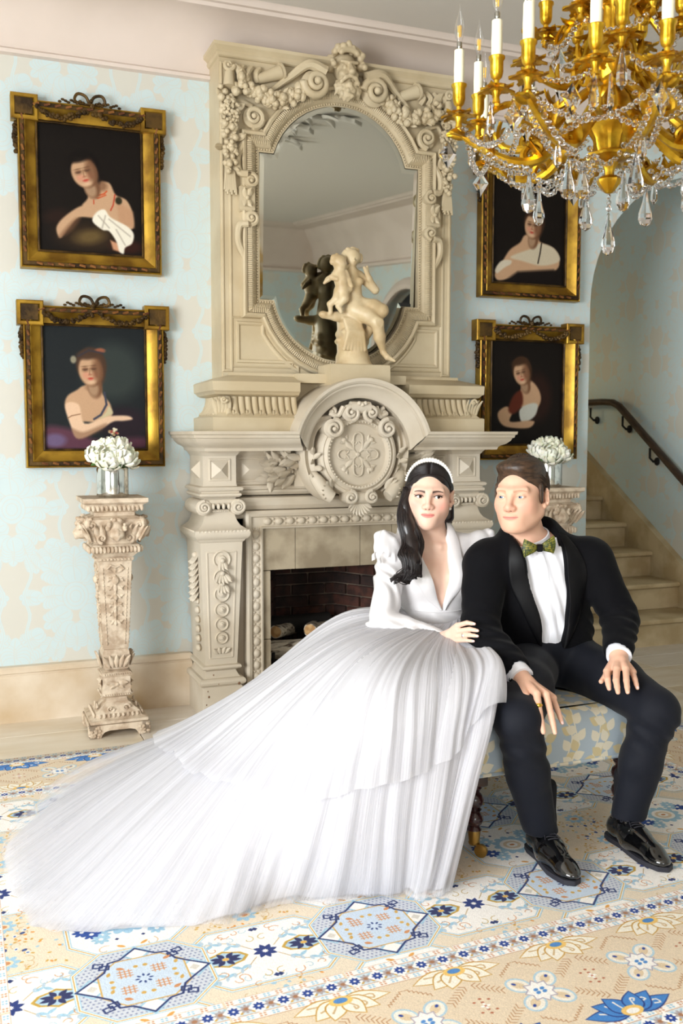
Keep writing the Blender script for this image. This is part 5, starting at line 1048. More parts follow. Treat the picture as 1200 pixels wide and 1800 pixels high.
# ------------------------------------------------------------------ marble group before the mirror
def statue():
    S = lambda X, Y, dy=0.0: (1.618 + .0004 * X, 4.415 + dy, 2.295 - .000365 * Y)
    s = SDF.uni((1.62, 4.30, 1.685), (2.01, 4.54, 2.275), .0036)
    s.box(S(490, 1695), (.084, .07, .014), 0, rd=.006); s.ell(S(480, 1640), (.088, .078, .018), .008)
    rr = random.Random(6)
    s.chain([S(480, 1600, .01), S(470, 1350, .02), S(470, 1150, .03), S(430, 1040, .03)], [.082, .068, .062, .055], .02)
    for k in range(26): a = rr.uniform(0, 6.28); z = rr.uniform(1080, 1600); q = S(470, z, .02); s.ell((q[0] + .06 * cos(a), q[1] + .055 * sin(a), q[2]), (rr.uniform(.015, .03), rr.uniform(.015, .03), rr.uniform(.012, .03)), .008)
    s.chain([S(430, 1010, 0), S(250, 1020, 0), S(90, 1010, 0)], [.035, .022, .016], .012); s.ell(S(80, 1000), (.022, .022, .016), .008)
    s.chain([S(640, 1180, .03), S(650, 1330, .04)], [.03, .028], .012)
    # seated woman
    s.ell(S(455, 235, .005), (.045, .046, .043), .006); s.ell(S(440, 275, -.014), (.027, .03, .036), .008); s.cap(S(440, 285, -.042), S(442, 300, -.047), .004, .005, .004)
    for q in (-1, 1): s.ell(S(440 + q * 28, 275, -.043), (.007, .005, .004), .003, op='sub')
    for k in range(18): a = rr.uniform(-.6, pi + .6); s.ell(S(455 + 108 * cos(a), 235 - 105 * sin(a), .0), .013, .004)
    s.cap(S(455, 340, 0), S(450, 430, .005), .017, .02, .012)
    s.chain([S(450, 470, .008), S(455, 600, 0), S(470, 720, -.005), S(480, 850, -.0), S(480, 930, .005)], [.04, .042, .036, .048, .05], .02); s.cap(S(350, 470, .008), S(545, 470, .008), .026, .026, .02)
    for q in (400, 520): s.ell(S(q, 560, -.034), .019, .012)
    s.chain([S(560, 475, 0), S(740, 655, -.02), S(640, 520, -.04), S(590, 430, -.05)], [.023, .019, .014, .011], .008); s.chain([S(590, 430, -.05), S(560, 390, -.055)], [.011, .008], .005); s.chain([S(600, 430, -.05), S(600, 370, -.05)], [.009, .007], .005)
    s.chain([S(345, 480, 0), S(330, 600, -.02), S(370, 680, -.055)], [.023, .02, .014], .008)
    s.chain([S(540, 870, -.01), S(680, 900, -.06), S(770, 940, -.075)], [.045, .038, .032], .012); s.chain([S(770, 940, -.075), S(690, 1120, -.03), S(640, 1290, .0)], [.031, .026, .016], .01)
    s.chain([S(480, 930, -.02), S(600, 1010, -.06), S(700, 1110, -.085)], [.048, .04, .031], .012); s.chain([S(700, 1110, -.085), S(745, 1290, -.07), S(815, 1470, -.05)], [.03, .028, .014], .01); s.chain([S(815, 1480, -.05), S(850, 1550, -.07), S(930, 1600, -.085)], [.015, .014, .007], .008)
    for k in range(7): s.chain([S(330 + 30 * k, 1060, -.03), S(360 + 30 * k, 1230, -.052), S(300 + 45 * k, 1460, -.055)], [.01, .011, .008], .008)
    # standing child at her side
    s.ell(S(255, 320, -.03), (.036, .036, .034), .006); s.ell(S(275, 360, -.045), (.024, .024, .024), .008); s.ell(S(318, 345, -.055), .006, .004)
    for k in range(12): a = rr.uniform(.2, pi + .6); s.ell(S(250 + 85 * cos(a), 320 - 85 * sin(a), -.03), .011, .004)
    s.chain([S(270, 440, -.03), S(275, 560, -.04), S(290, 680, -.04)], [.029, .032, .03], .014)
    s.chain([S(310, 690, -.045), S(300, 800, -.06), S(230, 900, -.05), S(260, 975, -.055)], [.026, .021, .014, .01], .008); s.chain([S(255, 700, -.03), S(215, 810, -.04), S(150, 870, -.02), S(160, 985, -.02)], [.026, .02, .014, .01], .008)
    s.chain([S(330, 460, -.04), S(350, 560, -.06), S(390, 640, -.065)], [.016, .013, .008], .006); s.chain([S(225, 450, -.03), S(165, 530, -.03), S(200, 560, -.06)], [.016, .013, .01], .006)
    s.chain([S(300, 420, -.03), S(370, 370, -.02)], [.014, .011], .006)
    for k in range(4): s.chain([S(215, 480 + 10 * k, .0), S(150 - 12 * k, 520 + 22 * k, .02)], [.01, .007], .006)
    o = s.mesh('statuette', M['marble']); tag(o, 'cream marble statuette of a seated woman and small child before the mirror', 'statue')
statue()
# ------------------------------------------------------------------ chandelier
HX, HY = 1.90, 2.55; BR = M['brass']
ch = thing('chandelier', 'gilt bronze chandelier with candle bulbs and strings of cut crystal, hanging at upper right', 'chandelier', (HX, HY, 2.1))
def lat(name, prof, seg=20, wob=None, m=None): b = MB(); b.lathe(prof, HX, HY, 0, seg, wob=wob); return b.build(name, m or BR, ch, ang=.6)
flu = lambda n, a: (lambda q, k: 1 + a * cos(n * q))
lat('acorn_finial', [(.001, 2.095), (.012, 2.10), (.022, 2.112), (.034, 2.128), (.036, 2.138), (.03, 2.146), (.014, 2.152), (.014, 2.165), (.02, 2.18), (.026, 2.19), (.05, 2.197), (.072, 2.205), (.076, 2.212), (.06, 2.22), (.04, 2.226), (.001, 2.228)], 24, flu(8, .06))
lat('leaf_cup', [(.001, 2.22), (.04, 2.222), (.045, 2.235), (.05, 2.26), (.068, 2.29), (.094, 2.31), (.098, 2.318), (.07, 2.32), (.001, 2.32)], 32, flu(12, .06))
lat('centre_stem', [(.001, 2.3), (.06, 2.31), (.075, 2.34), (.06, 2.38), (.04, 2.41), (.045, 2.47), (.065, 2.5), (.06, 2.53), (.035, 2.56), (.03, 2.64), (.045, 2.68), (.05, 2.72), (.03, 2.76), (.022, 2.9), (.028, 2.95), (.015, 3.0), (.012, 3.72), (.05, 3.78), (.08, 3.85), (.001, 3.856)], 24, flu(6, .05))
def arm_mesh(R, z, z0, low, sc_=1.0):     # S scroll in the local XZ plane, from the hub to the drip pan
    b = MB(); P = cat([(.05, 0, z0), (.12, 0, z0 - .05), (.22, 0, low), (.32, 0, low - .005), (R - .05, 0, low + .045), (R - .005, 0, z - .055), (R, 0, z)] if R > .35 else [(.03, 0, z0), (.09, 0, z0 - .02), (.16, 0, low), (R - .03, 0, low + .02), (R, 0, z)], 30)
    b.tube(P, np.concatenate([np.linspace(.012, .016, 10), np.linspace(.016, .008, 20)]) * sc_, 8)
    k = 12; b.tube(cat([P[k], P[k] + (.0, 0, .03), P[k] + (-.03, 0, .06), P[k] + (-.055, 0, .045), P[k] + (-.045, 0, .02), P[k] + (-.028, 0, .03)], 16), np.linspace(.012, .006, 16) * sc_, 7); b.sph(tuple(P[k] + (-.03, 0, .032)), .011, 7, 5)
    for j, L, u in ((9, .07, 1), (16, .075, 1), (22, .05, -1)):
        d = P[min(j + 3, 29)] - P[j]; d /= np.linalg.norm(d)
        for s_ in (-1, 0, 1): b.leaf(P[j], d + np.array([.0, s_ * .55, u * .45]), L * sc_, .017 * sc_, np.array([-d[2], s_ * .5, d[0]]) * u, .45, 6, lob=.25)
    return b
def pan_mesh(R, z):
    b = MB(); b.lathe([(.004, -.05), (.012, -.045), (.009, -.03), (.014, -.014), (.03, -.004), (.034, 0), (.02, .002), (.001, .004)], R, 0, z, 14)
    for k in range(9):
        a = 2 * pi * k / 9; b.leaf((R + .014 * cos(a), .014 * sin(a), z - .004), (cos(a), sin(a), -.1), .042, .014, (0, 0, 1), -.15 + .3 * (k % 2), 5, lob=.3)
    b.lathe([(.001, .0), (.008, .002), (.008, .018), (.016, .026), (.0195, .04), (.0195, .072), (.024, .078), (.024, .084), (.018, .084), (.001, .078)], R, 0, z, 16); return b
def candle_mesh(R, z):
    b = MB(); b.lathe([(.001, .07), (.0158, .07), (.0155, .10), (.016, .13), (.0152, .16), (.015, .185), (.011, .187), (.001, .187)], R, 0, z, 12); return b
arm_me = {}; ARM = []
def tier(n, R, z, z0, low, ph, sc_, zj=0):
    am = arm_mesh(R, z, z0, low, sc_).build('arm', BR, ch); pm = pan_mesh(R, z).build('drip_pan', BR, am)
    cm = candle_mesh(R, z).build('candle', M['candle'], ch)
    b = MB(); b.lathe([(.001, .185), (.007, .186), (.007, .193), (.0085, .196), (.0075, .2), (.0085, .204), (.0075, .209), (.001, .21)], R, 0, z, 10); cap = b.build('screw_cap', M['screw'], cm)
    b = MB(); b.lathe([(.006, .208), (.011, .222), (.0155, .24), (.016, .252), (.0125, .272), (.007, .289), (.003, .302), (.0015, .316), (.0005, .322)], R, 0, z, 12); bl = b.build('bulb', M['bulb'], cm)
    b = MB()
    for q in range(4): a = pi / 2 * q; b.tube([(R + .004 * cos(a), .004 * sin(a), z + .225), (R + .005 * cos(a), .005 * sin(a), z + .258)], .0013, 5)
    fi = b.build('filament', M['filament'], cm)
    for k in range(n):
        a = ph + 2 * pi * k / n; Mx = Matrix((TR(HX, HY, zj * (k % 2)) @ RZ(a)).tolist()); ARM.append((a, R, z + zj * (k % 2)))
        if k == 0: o1, o2 = am, cm
        else:
            o1 = am.copy(); sc.collection.objects.link(o1); q1 = pm.copy(); sc.collection.objects.link(q1); q1.parent = o1
            o2 = cm.copy(); sc.collection.objects.link(o2)
            for ch_ in (cap, bl, fi): q2 = ch_.copy(); sc.collection.objects.link(q2); q2.parent = o2; q2.matrix_parent_inverse = Matrix.Identity(4)
            q1.matrix_parent_inverse = Matrix.Identity(4)
        o1.matrix_parent_inverse = ch.matrix_basis.inverted(); o2.matrix_parent_inverse = ch.matrix_basis.inverted(); o1.matrix_basis = Mx; o2.matrix_basis = Mx
    for o in (pm, cap, bl, fi): o.matrix_parent_inverse = Matrix.Identity(4)
tier(8, .47, 2.335, 2.34, 2.20, radians(-21.57 + 182), 1.05)
tier(8, .415, 2.36, 2.42, 2.27, radians(-21.57 + 182 + 22), .9)
tier(6, .29, 2.465, 2.5, 2.40, radians(-21.57 + 200), .85)
tier(6, .20, 2.60, 2.66, 2.55, radians(-21.57 + 228), .8)
# crystals
def bead_mesh(r):
    b = MB(); n = 8
    b.lathe([(r * .45, -r * .62), (r * .92, -r * .3), (r, 0), (r * .92, r * .3), (r * .45, r * .62)], 0, 0, 0, n); return b
proto = bead_mesh(.0105).build('crystal_bead', M['crystal'], ch, smooth=False); BM_ = proto.data; bpy.data.objects.remove(proto)
cnt = [0]; extra = MB()
def bead(p, d):
    d = Vector(d); d = d if d.length > 1e-6 else Vector((0, 0, 1)); q = Vector((d.y, -d.x, .25 * random.uniform(-1, 1))); q = q if q.length > .1 else Vector((random.uniform(-1, 1), -1, 0))
    R = q.to_track_quat('Z', 'Y').to_matrix().to_4x4(); Mx = Matrix.Translation(Vector(p)) @ R
    if cnt[0] < 285:
        o = bpy.data.objects.new('crystal_bead', BM_); sc.collection.objects.link(o); o.parent = ch; o.matrix_parent_inverse = ch.matrix_basis.inverted(); o.matrix_basis = Mx; cnt[0] += 1
    else: tmp = bead_mesh(.0102); tmp_M = np.array(Mx); extra.add(tmp.v, tmp.f, tmp_M)
def strand(a, e, sag, off=(0, 0, 0), step=.0225):
    a = np.array(a); e = np.array(e); L = np.linalg.norm(e - a) + sag * 1.6; n = max(3, int(L / step)); P = []
    for k in range(n + 1): t = k / n; P.append(a + (e - a) * t + np.array(off) * sin(pi * t) - np.array([0, 0, 4 * sag * t * (1 - t)]))
    for k in range(n): bead(P[k], P[k + 1] - P[k])
def drop_mesh(kind, s=1.0):
    b = MB()
    if kind == 'pear': b.lathe([(.001, 0), (.004, -.006), (.008, -.03), (.0165, -.058), (.0175, -.068), (.012, -.082), (.001, -.088)], seg=8)
    elif kind == 'tear': b.lathe([(.001, 0), (.004, -.008), (.010, -.045), (.0105, -.062), (.001, -.075)], seg=6)
    elif kind == 'spike': b.lathe([(.001, 0), (.004, -.01), (.008, -.075), (.001, -.09)], seg=5)
    else: b.add([(0, 0, 0), (.02, 0, -.03), (0, 0, -.062), (-.02, 0, -.03), (0, .007, -.03), (0, -.007, -.03), (.011, -.0068, -.03), (-.011, -.0068, -.03), (0, -.0068, -.015), (0, -.0068, -.046)], [(0, 1, 4), (1, 2, 4), (2, 3, 4), (3, 0, 4), (0, 8, 6, 1), (1, 6, 9, 2), (2, 9, 7, 3), (3, 7, 8, 0), (8, 7, 9, 6)])
    b.v = [(x * s, y * s * (.6 if kind == 'pear' else 1), z * s) for x, y, z in b.v]; return b
DM = {}
for k, s in (('pear', 1.3), ('tear', 1.35), ('kite', 1.45), ('spike', 1.3)):
    o = drop_mesh(k, s).build('crystal_drop', M['crystal'], ch, smooth=False); DM[k] = o.data; bpy.data.objects.remove(o)
def drop(kind, p, s=1.0, rz=None):
    o = bpy.data.objects.new('crystal_drop', DM[kind]); sc.collection.objects.link(o); o.parent = ch; o.matrix_parent_inverse = ch.matrix_basis.inverted()
    rz = radians(-15) + random.uniform(-.4, .4) if rz is None else rz; o.matrix_basis = Matrix.Translation(Vector(p)) @ Matrix.Rotation(rz, 4, 'Z') @ Matrix.Scale(s, 4)
def at(a, R, z): return np.array([HX + R * cos(a), HY + R * sin(a), z])
for k, (a, R, z) in enumerate(ARM):
    if R > .45:                                       # long double swags from the outer arms to the lower ring
        for da in (-.03, .03): strand(at(a + da, R - .01, z - .05), at(a + da * 4, .25, z - .17), .035)
        strand(at(a, .25, z - .17), at(a + .25, .13, 2.2), .055); drop('pear', at(a, .25, z - .18), 1.05); drop('kite', at(a - .05, R + .03, z - .075), .95)
        strand(at(a, R - .02, z - .05), at(a + pi / 4, R - .02, z - .05), .085)
    elif R > .4:
        drop('tear', at(a, R + .02, z - .045)); drop('spike', at(a + .1, R - .03, z - .03), .9)
        strand(at(a, R - .08, z - .09), at(a + pi / 4, R - .08, z - .09), .06)
        drop('tear', at(a + pi / 8, R - .11, z - .155), .9)
    elif R > .25:
        a2 = a + pi / 3; strand(at(a, R, z - .04), at(a2, R, z - .04), .05); drop('kite', at((a + a2) / 2, R * .88, z - .10), 1.1); drop('tear', at(a, R + .02, z - .05), 1.1)
        strand(at(a + .2, .2, 2.36), at(a + .85, .2, 2.36), .08)
    else:
        strand(at(a, R, z - .03), at(a + pi / 3, R, z - .03), .05); drop('kite', at(a + pi / 6, R * .9, z - .09), 1.0)
for k in range(6): a = k * pi / 3 + .3; strand(at(a, .10, 2.215), at(a + pi / 3, .10, 2.215), .05)
for k, z in enumerate((2.088, 2.07, 2.052)): bead((HX, HY, z), (0, 0, 1))
drop('pear', (HX, HY, 2.04), 1.15, 0)
for (dx, dz, f) in ((-.17, 2.155, -.1), (-.115, 2.10, -.22)): drop('pear', (HX + dx, HY + f, dz), 1.0)
if extra.v: tag(extra.build('crystal_strings', M['crystal'], ch, smooth=False), kind='stuff')
ch.location = (1.52, 2.04, 1.95); ch.scale = (.8, .8, .8)
# plaster ceiling rose above it
HX, HY = 1.52, 2.04
b = MB(); rr = random.Random(9)
b.lathe([(.30, -.001), (.29, -.02), (.24, -.03), (.10, -.02), (.09, -.045), (.001, -.05)], HX, HY, 3.36, 40)
for k in range(14):
    a = 2 * pi * k / 14; e = np.array([cos(a), sin(a), 0]); t_ = np.array([-sin(a), cos(a), 0]); o = np.array([HX, HY, 3.345]); d = (-1) ** k; L = 1.1 if k % 2 else .8
    P = cat([o + e * .28, o + e * .5 + t_ * .08 * d, o + e * .75 - t_ * .05 * d, o + e * L + t_ * .06 * d], 14); b.tube(P, np.linspace(.035, .015, 14), 7)
    for q in range(2, 14, 2):
        for s_ in (-1, 1): b.leaf(P[q], (P[q] - P[q - 1]) / np.linalg.norm(P[q] - P[q - 1]) + t_ * s_ * 1.1, .16, .035, (0, 0, -1), .25, 6, lob=.35)
    b.leaf(P[-1], e, .2, .05, (0, 0, -1), .2, 8, lob=.35); b.sph(o + e * .62 + t_ * .13 * d, (.045, .045, .04), 8, 5)
struct(b.build('trim_ceiling_rose', M['ceiling']))
# ------------------------------------------------------------------ rug
WH, LB, MB_, NV, GD, TN, OR, BRN = (246, 241, 235), (160, 196, 216), (196, 210, 224), (38, 52, 104), (206, 164, 84), (230, 215, 192), (204, 140, 92), (164, 116, 84)
def octo(cx, cy, hx, hy, ch): return [(cx - hx + ch, cy - hy), (cx + hx - ch, cy - hy), (cx + hx, cy - hy + ch), (cx + hx, cy + hy - ch), (cx + hx - ch, cy + hy), (cx - hx + ch, cy + hy), (cx - hx, cy + hy - ch), (cx - hx, cy - hy + ch)]
def sq_(x, y, r): return [(x - r, y), (x, y - r), (x + r, y), (x, y + r)]
def curl(p, x, y, r, a, d, col, w=.0022):
    t = np.linspace(0, 1, 10); p.line([(x + r * (1 - .75 * u) * cos(a + d * 4.4 * u) - r * cos(a), y + r * (1 - .75 * u) * sin(a + d * 4.4 * u) - r * sin(a)) for u in t], w, col)
def rugcell():
    p = Pic(378, 354, TN); p.wrap = True; p.M = np.array([[600, 0, 189], [0, 600, 177]], float); rr = random.Random(3)
    for sx in (-1, 1):                                            # tan ground sprays
        for sy in (-1, 1):
            for k in range(5): curl(p, sx * (.24 + .014 * k), sy * (.17 + .024 * k), .02, k, sx * sy, (206, 176, 130))
            for k in range(26): p.ell(sx * rr.uniform(.17, .32), sy * rr.uniform(.14, .30), .0055, .0035, k, rr.choice([GD, LB, GD, (222, 150, 70)]))
    for sy in (-1, 1):
        p.flower(.315, sy * .20, .036, 8, LB, WH); p.ell(.315, sy * .20, .018, .014, 0, (236, 214, 184)); p.ell(.315, sy * .20, .011, .008, 0, OR)
        for k in range(7): a = pi * (k / 6); p.ell(.315 + .055 * cos(a), sy * (.235 + .03 * sin(a)), .0075, .005, a, NV if k % 2 else WH); p.ell(.315 + .055 * cos(a), sy * (.235 + .03 * sin(a)), .004, .003, a, (60, 96, 168))
    for (cx, cy, hx, hy, ch) in ((.315, 0, .212, .138, .085), (0, .295, .158, .165, .08)):
        P = octo(cx, cy, hx, hy, ch); p.poly(P, WH); p.line(P, .015, LB, closed=True); p.line(P, .009, WH, closed=True); p.line(P, .0035, GD, closed=True)
    for s_ in (-1, 1):                                            # horizontal cartouche: star flower, two gold palmettes, vines
        for sy in (-1, 1):
            x0 = .315 + s_ * .03
            p.line(cat([(x0, sy * .02), (.315 + s_ * .08, sy * .07), (.315 + s_ * .15, sy * .085)], 9), .0025, (186, 160, 120))
            for k in range(5): q = .2 + .17 * k; X, Y = .315 + s_ * (.03 + .13 * q), sy * (.02 + .075 * q ** .7); p.petal(X, Y, atan2(sy * (.5 - (k % 2) * 1.2), s_ * .9), .032, .006, LB); p.petal(X, Y, atan2(sy * 1.1, s_ * .3), .022, .005, (182, 200, 214))
            [curl(p, .315 + s_ * (.02 + .03 * q), sy * (.118 - .012 * q + .02 * (q % 2)), .014, q, s_ * sy, (204, 150, 112) if q % 2 else (168, 196, 212)) for q in range(6)]; curl(p, .315 + s_ * .07, sy * .105, .02, .5 * s_, s_ * sy, OR); curl(p, .315 + s_ * .14, sy * .062, .016, 2.5, -s_ * sy, OR); curl(p, .315 + s_ * .02, sy * .085, .018, 1.2, s_, (196, 170, 110))
            p.poly(sq_(.315 + s_ * .005, sy * .115, .009), NV); p.poly([(.315 + s_ * .19, sy * .02), (.315 + s_ * .175, sy * .032), (.315 + s_ * .18, sy * .014)], NV)
    for s_ in (-1, 1):
        cx = .315 + s_ * .107; Q = [(cx - .062, 0), (cx - .045, .022), (cx - .02, .03), (cx, .04), (cx + .02, .03), (cx + .045, .022), (cx + .062, 0), (cx + .045, -.022), (cx + .02, -.03), (cx, -.04), (cx - .02, -.03), (cx - .045, -.022)]
        p.poly(Q, (196, 158, 70)); p.poly([(cx + (x - cx) * .84, y * .8) for x, y in Q], (176, 204, 222))
        for k in range(8): a = 2 * pi * k / 8 + .3; p.petal(cx + .008 * cos(a), .006 * sin(a), atan2(.022 * sin(a), .042 * cos(a)), .026 + .010 * abs(cos(a)), .0075, (40, 46, 92))
        p.ell(cx, 0, .009, .007, 0, (222, 176, 90))
    for k in range(8): p.petal(.315 + .006 * cos(k * pi / 4), .006 * sin(k * pi / 4), k * pi / 4 + .2, .028, .0078, (36, 54, 118))
    for sy in (-1, 1):                                            # vertical cartouche: sunflower and blue florets
        p.flower(0, .295, .066, 12, LB); p.ell(0, .295, .042, .04, 0, WH); p.ell(0, .295, .03, .028, 0, (226, 206, 178)); p.ell(0, .295, .019, .017, 0, WH); p.ell(0, .295, .009, .006, 0, OR)
        for s_ in (-1, 1):
            for (x, y, cl) in ((.095, .26, (40, 74, 150)), (.118, .31, (40, 74, 150)), (.07, .345, LB), (.075, .225, LB)):
                p.flower(s_ * x, .295 + sy * (y - .295) * 1.0, .026, 8, cl, WH)
            curl(p, s_ * .06, .295 + sy * .11, .022, 1, s_ * sy, (206, 164, 120)); p.poly(sq_(s_ * .035, .295 + sy * .085, .006), NV); p.ell(s_ * .03, .295 + sy * .125, .012, .005, .6 * s_, (222, 160, 80))
    P = octo(0, 0, .165, .15, .075); p.poly(P, (204, 208, 216))
    for i in range(-13, 14):
        for j in range(-12, 13):
            if abs(i * .0125) + abs(j * .0125) < .235: p.poly(sq_(i * .0125 + .006 * (j % 2), j * .0125, .0036), (132, 140, 172))
    p.line(P, .014, LB, closed=True); p.line(P, .008, WH, closed=True); p.line(P, .003, GD, closed=True)
    star = []
    for k in range(8):
        a = k * pi / 4; R = (.155, .095, .135, .095)[k % 4]; star += [(R * cos(a - .16), R * sin(a - .16)), (R * cos(a + .16), R * sin(a + .16)), (.098 * cos(a + pi / 8), .092 * sin(a + pi / 8))]
    for s_ in (-1, 1): p.poly(sq_(s_ * .127, 0, .04), WH); p.line(sq_(s_ * .127, 0, .04), .006, LB, closed=True); p.poly(sq_(s_ * .127, 0, .014), (214, 208, 198)); p.poly(sq_(0, s_ * .118, .034), WH); p.line(sq_(0, s_ * .118, .034), .006, LB, closed=True)
    C8 = octo(0, 0, .108, .098, .05); p.poly(C8, (200, 214, 230)); p.line(C8, .004, GD, closed=True)
    nv = [(-.165, 0), (-.12, .035), (-.09, .06), (-.075, .10), (-.045, .105), (0, .145), (.045, .105), (.075, .10), (.09, .06), (.12, .035), (.165, 0)]
    for sy in (-1, 1): p.line([(x, y * sy) for x, y in nv], .0058, NV)
    for s_ in (-1, 1):
        for sy in (-1, 1):
            for (dx, dy) in ((0, 0), (.014, .014)): p.line([(s_ * (.078 + dx), sy * (.072 + dy)), (s_ * (.10 + dx), sy * (.078 + dy)), (s_ * (.096 + dx), sy * (.094 + dy)), (s_ * (.074 + dx), sy * (.088 + dy))], .0048, NV, closed=True)
            x, y = s_ * .042, sy * .036
            for d in (-.011, 0, .011): p.line([(x - .018, y + d), (x + .018, y + d)], .003, OR); p.line([(x + d, y - .017), (x + d, y + .017)], .003, OR)
            p.ell(s_ * .012, sy * .06, .006, .006, 0, GD); p.ell(s_ * .078, sy * .012, .006, .006, 0, GD); p.petal(s_ * .06, sy * .068, .5 * s_, .024, .006, OR); p.petal(s_ * .085, sy * .038, 1.2, .02, .005, GD)
    for k in range(8): a = k * pi / 4; p.ell(.017 * cos(a), .016 * sin(a), .0055, .0028, a, (40, 60, 120))
    return p.a
def rugborder():
    p = Pic(186, 306, (226, 207, 180)); p.wrap = True; p.M = np.array([[600, 0, 93], [0, 600, 0]], float)
    for gy in (.0, .42):                                          # two guard bands
        p.poly([(-.2, gy), (.2, gy), (.2, gy + .09), (-.2, gy + .09)], (206, 218, 226), 1)
        for e in (0, .068): p.poly([(-.2, gy + e + .001), (.2, gy + e + .001), (.2, gy + e + .021), (-.2, gy + e + .021)], WH); p.line([(-.2, gy + e), (.2, gy + e)], .003, (206, 170, 140)); p.line([(-.2, gy + e + .022), (.2, gy + e + .022)], .003, (206, 170, 140))
        for k in range(10):
            x = -.155 + .031 * k
            for e in (.011, .079):
                cl = LB if k % 2 else (208, 160, 130)
                for dx in (-.005, .005):
                    for dy in (-.004, .004): p.ell(x + dx, gy + e + dy, .0038, .003, 0, cl)
        for k in range(5):
            x = -.155 + .062 * k; p.poly(sq_(x, gy + .045, .027), WH)
            for a in range(8): p.petal(x + .003 * cos(a * pi / 4), gy + .045 + .003 * sin(a * pi / 4), a * pi / 4, .013, .0038, (36, 64, 140))
            x += .031; p.flower(x, gy + .045, .017, 8, (170, 160, 160), (206, 186, 160)); p.ell(x, gy + .045, .007, .006, 0, BRN)
            for s_ in (-1, 1): p.ell(x + s_ * .014, gy + .045 + .014, .005, .003, .8 * s_, LB); p.ell(x + s_ * .014, gy + .045 - .014, .005, .003, -.8 * s_, GD)
    cy = .255
    for k in range(2):                                            # cross of four heart lobes, alternating with half palmettes at the edges
        x = 0
        for a in range(4):
            q = a * pi / 2 + pi / 4; X, Y = x + .055 * cos(q), cy + .052 * sin(q); p.ell(X, Y, .034, .028, q, (176, 204, 220)); p.ell(X, Y, .029, .023, q, (240, 232, 218)); p.ell(X, Y, .018, .012, q, (222, 200, 166)); p.ell(X + .012 * cos(q), Y + .012 * sin(q), .006, .004, q, (34, 62, 150))
        P = [(x + r * cos(t), cy + r * sin(t)) for t, r in [(j * pi / 8, .03 if j % 2 else .042) for j in range(16)]]; p.poly(P, WH); p.line(P, .003, (170, 160, 176), closed=True)
        for dx in (-.009, .009):
            for dy in (-.006, .006): p.ell(dx, cy + dy, .007, .005, .5, (80, 136, 200))
    for (ey, sy, bl) in ((.092, 1, 1), (.418, -1, 0)):
        x = .155; f, e = ((66, 130, 200), (34, 60, 130)) if bl else ((244, 236, 220), (196, 150, 70))
        for s_ in (-1, 1):
            for (an, L, wd) in ((.16, .115, .021), (.62, .088, .024), (1.12, .072, .024)):
                q = atan2(sy * sin(an), s_ * cos(an)); X, Y = x + s_ * .008, ey + sy * .008; p.petal(X - .004 * cos(q), Y - .004 * sin(q), q, L + .008, wd + .004, e); p.petal(X, Y, q, L, wd, f)
                p.line(cat([(X + L * .3 * cos(q), Y + L * .3 * sin(q)), (X + L * .62 * cos(q + .1 * s_), Y + L * .62 * sin(q + .1 * s_)), (X + L * .66 * cos(q - .12), Y + L * .66 * sin(q - .12)), (X + L * .52 * cos(q - .08), Y + L * .52 * sin(q - .08))], 8), .0045, (232, 228, 222) if bl else (206, 176, 130))
        p.ell(x, ey + sy * .012, .03, .018, 0, (238, 196, 110)); p.ell(x, ey + sy * .01, .018, .01, 0, WH if bl else (80, 136, 200))
    for s_ in (-1, 1):
        for sy in (-1, 1):
            for k in range(7):                                    # brown feathered chevrons
                x, y = s_ * (.088 + .0095 * k), cy + sy * (.038 + .0075 * k); p.line([(x - s_ * .014, y + sy * .006), (x, y), (x - s_ * .002, y - sy * .015)], .0022, (176, 126, 84))
            for k in range(3): p.ell(s_ * .155, cy + sy * .014 * k, .004, .003, 0, (176, 100, 70))
            p.ell(s_ * .135, cy + sy * .02, .004, .003, 0, (176, 100, 70)); p.flower(s_ * .155, cy, .012, 4, WH)
            for k in range(6): x, y = s_ * (.012 + .009 * k), cy + sy * (.128 - .007 * k); p.line([(x - s_ * .01, y), (x, y), (x, y - sy * .01)], .002, (176, 126, 84))
    return p.a
def rugimage():
    W, H, b = 2124, 1530, 306; A = np.zeros((H, W, 3), np.float32); ce, bo = rugcell(), rugborder()
    fx = (np.arange(W) - b) % 378; fy = (np.arange(H) - b - 105 + 177) % 354; A[:] = ce[np.ix_(fy, fx)]
    ix = np.arange(W) % 186; iy = np.arange(H) % 186; A[:b] = bo[:, ix]; A[-b:] = bo[::-1][:, ix]
    L = bo[:, iy].transpose(1, 0, 2); m = np.minimum(np.arange(H), np.arange(H)[::-1])[:, None] >= np.arange(b)[None]
    A[:, :b][m] = L[m]; R = L[:, ::-1]; A[:, -b:][m[:, ::-1]] = R[m[:, ::-1]]
    p = Pic(8, 8, (0, 0, 0)); p.a = A * (1 + .035 * RNG.normal(size=A.shape[:2]))[..., None]; p.w, p.h = W, H; return p.image('knotted_rug_pattern')
rim = rugimage(); RM = picmat('knotted_wool_rug', rim, .95, .35, 260, spec=.1, sheen=.1)
cF = lambda u, v: (np.array([-.435 + 3.54 * u, np.interp(v, [0, .2, .8, 1], [1.655, 2.18, 3.706, 4.15]) + .19 * (u - .55) * (1 - v) * (1 if v < .2 else 1)]))
n, m_ = 36, 30; V = []; UV = []
for i in range(n + 1):
    for j in range(m_ + 1): u, v = i / n, j / m_; q = cF(u, v); V.append((q[0], q[1], .0125)); UV.append((u, v))
F = [(i * (m_ + 1) + j, (i + 1) * (m_ + 1) + j, (i + 1) * (m_ + 1) + j + 1, i * (m_ + 1) + j + 1) for i in range(n) for j in range(m_)]
ring = [(i, 0) for i in range(n + 1)] + [(n, j) for j in range(1, m_ + 1)] + [(i, m_) for i in range(n - 1, -1, -1)] + [(0, j) for j in range(m_ - 1, 0, -1)]; k0 = len(V)
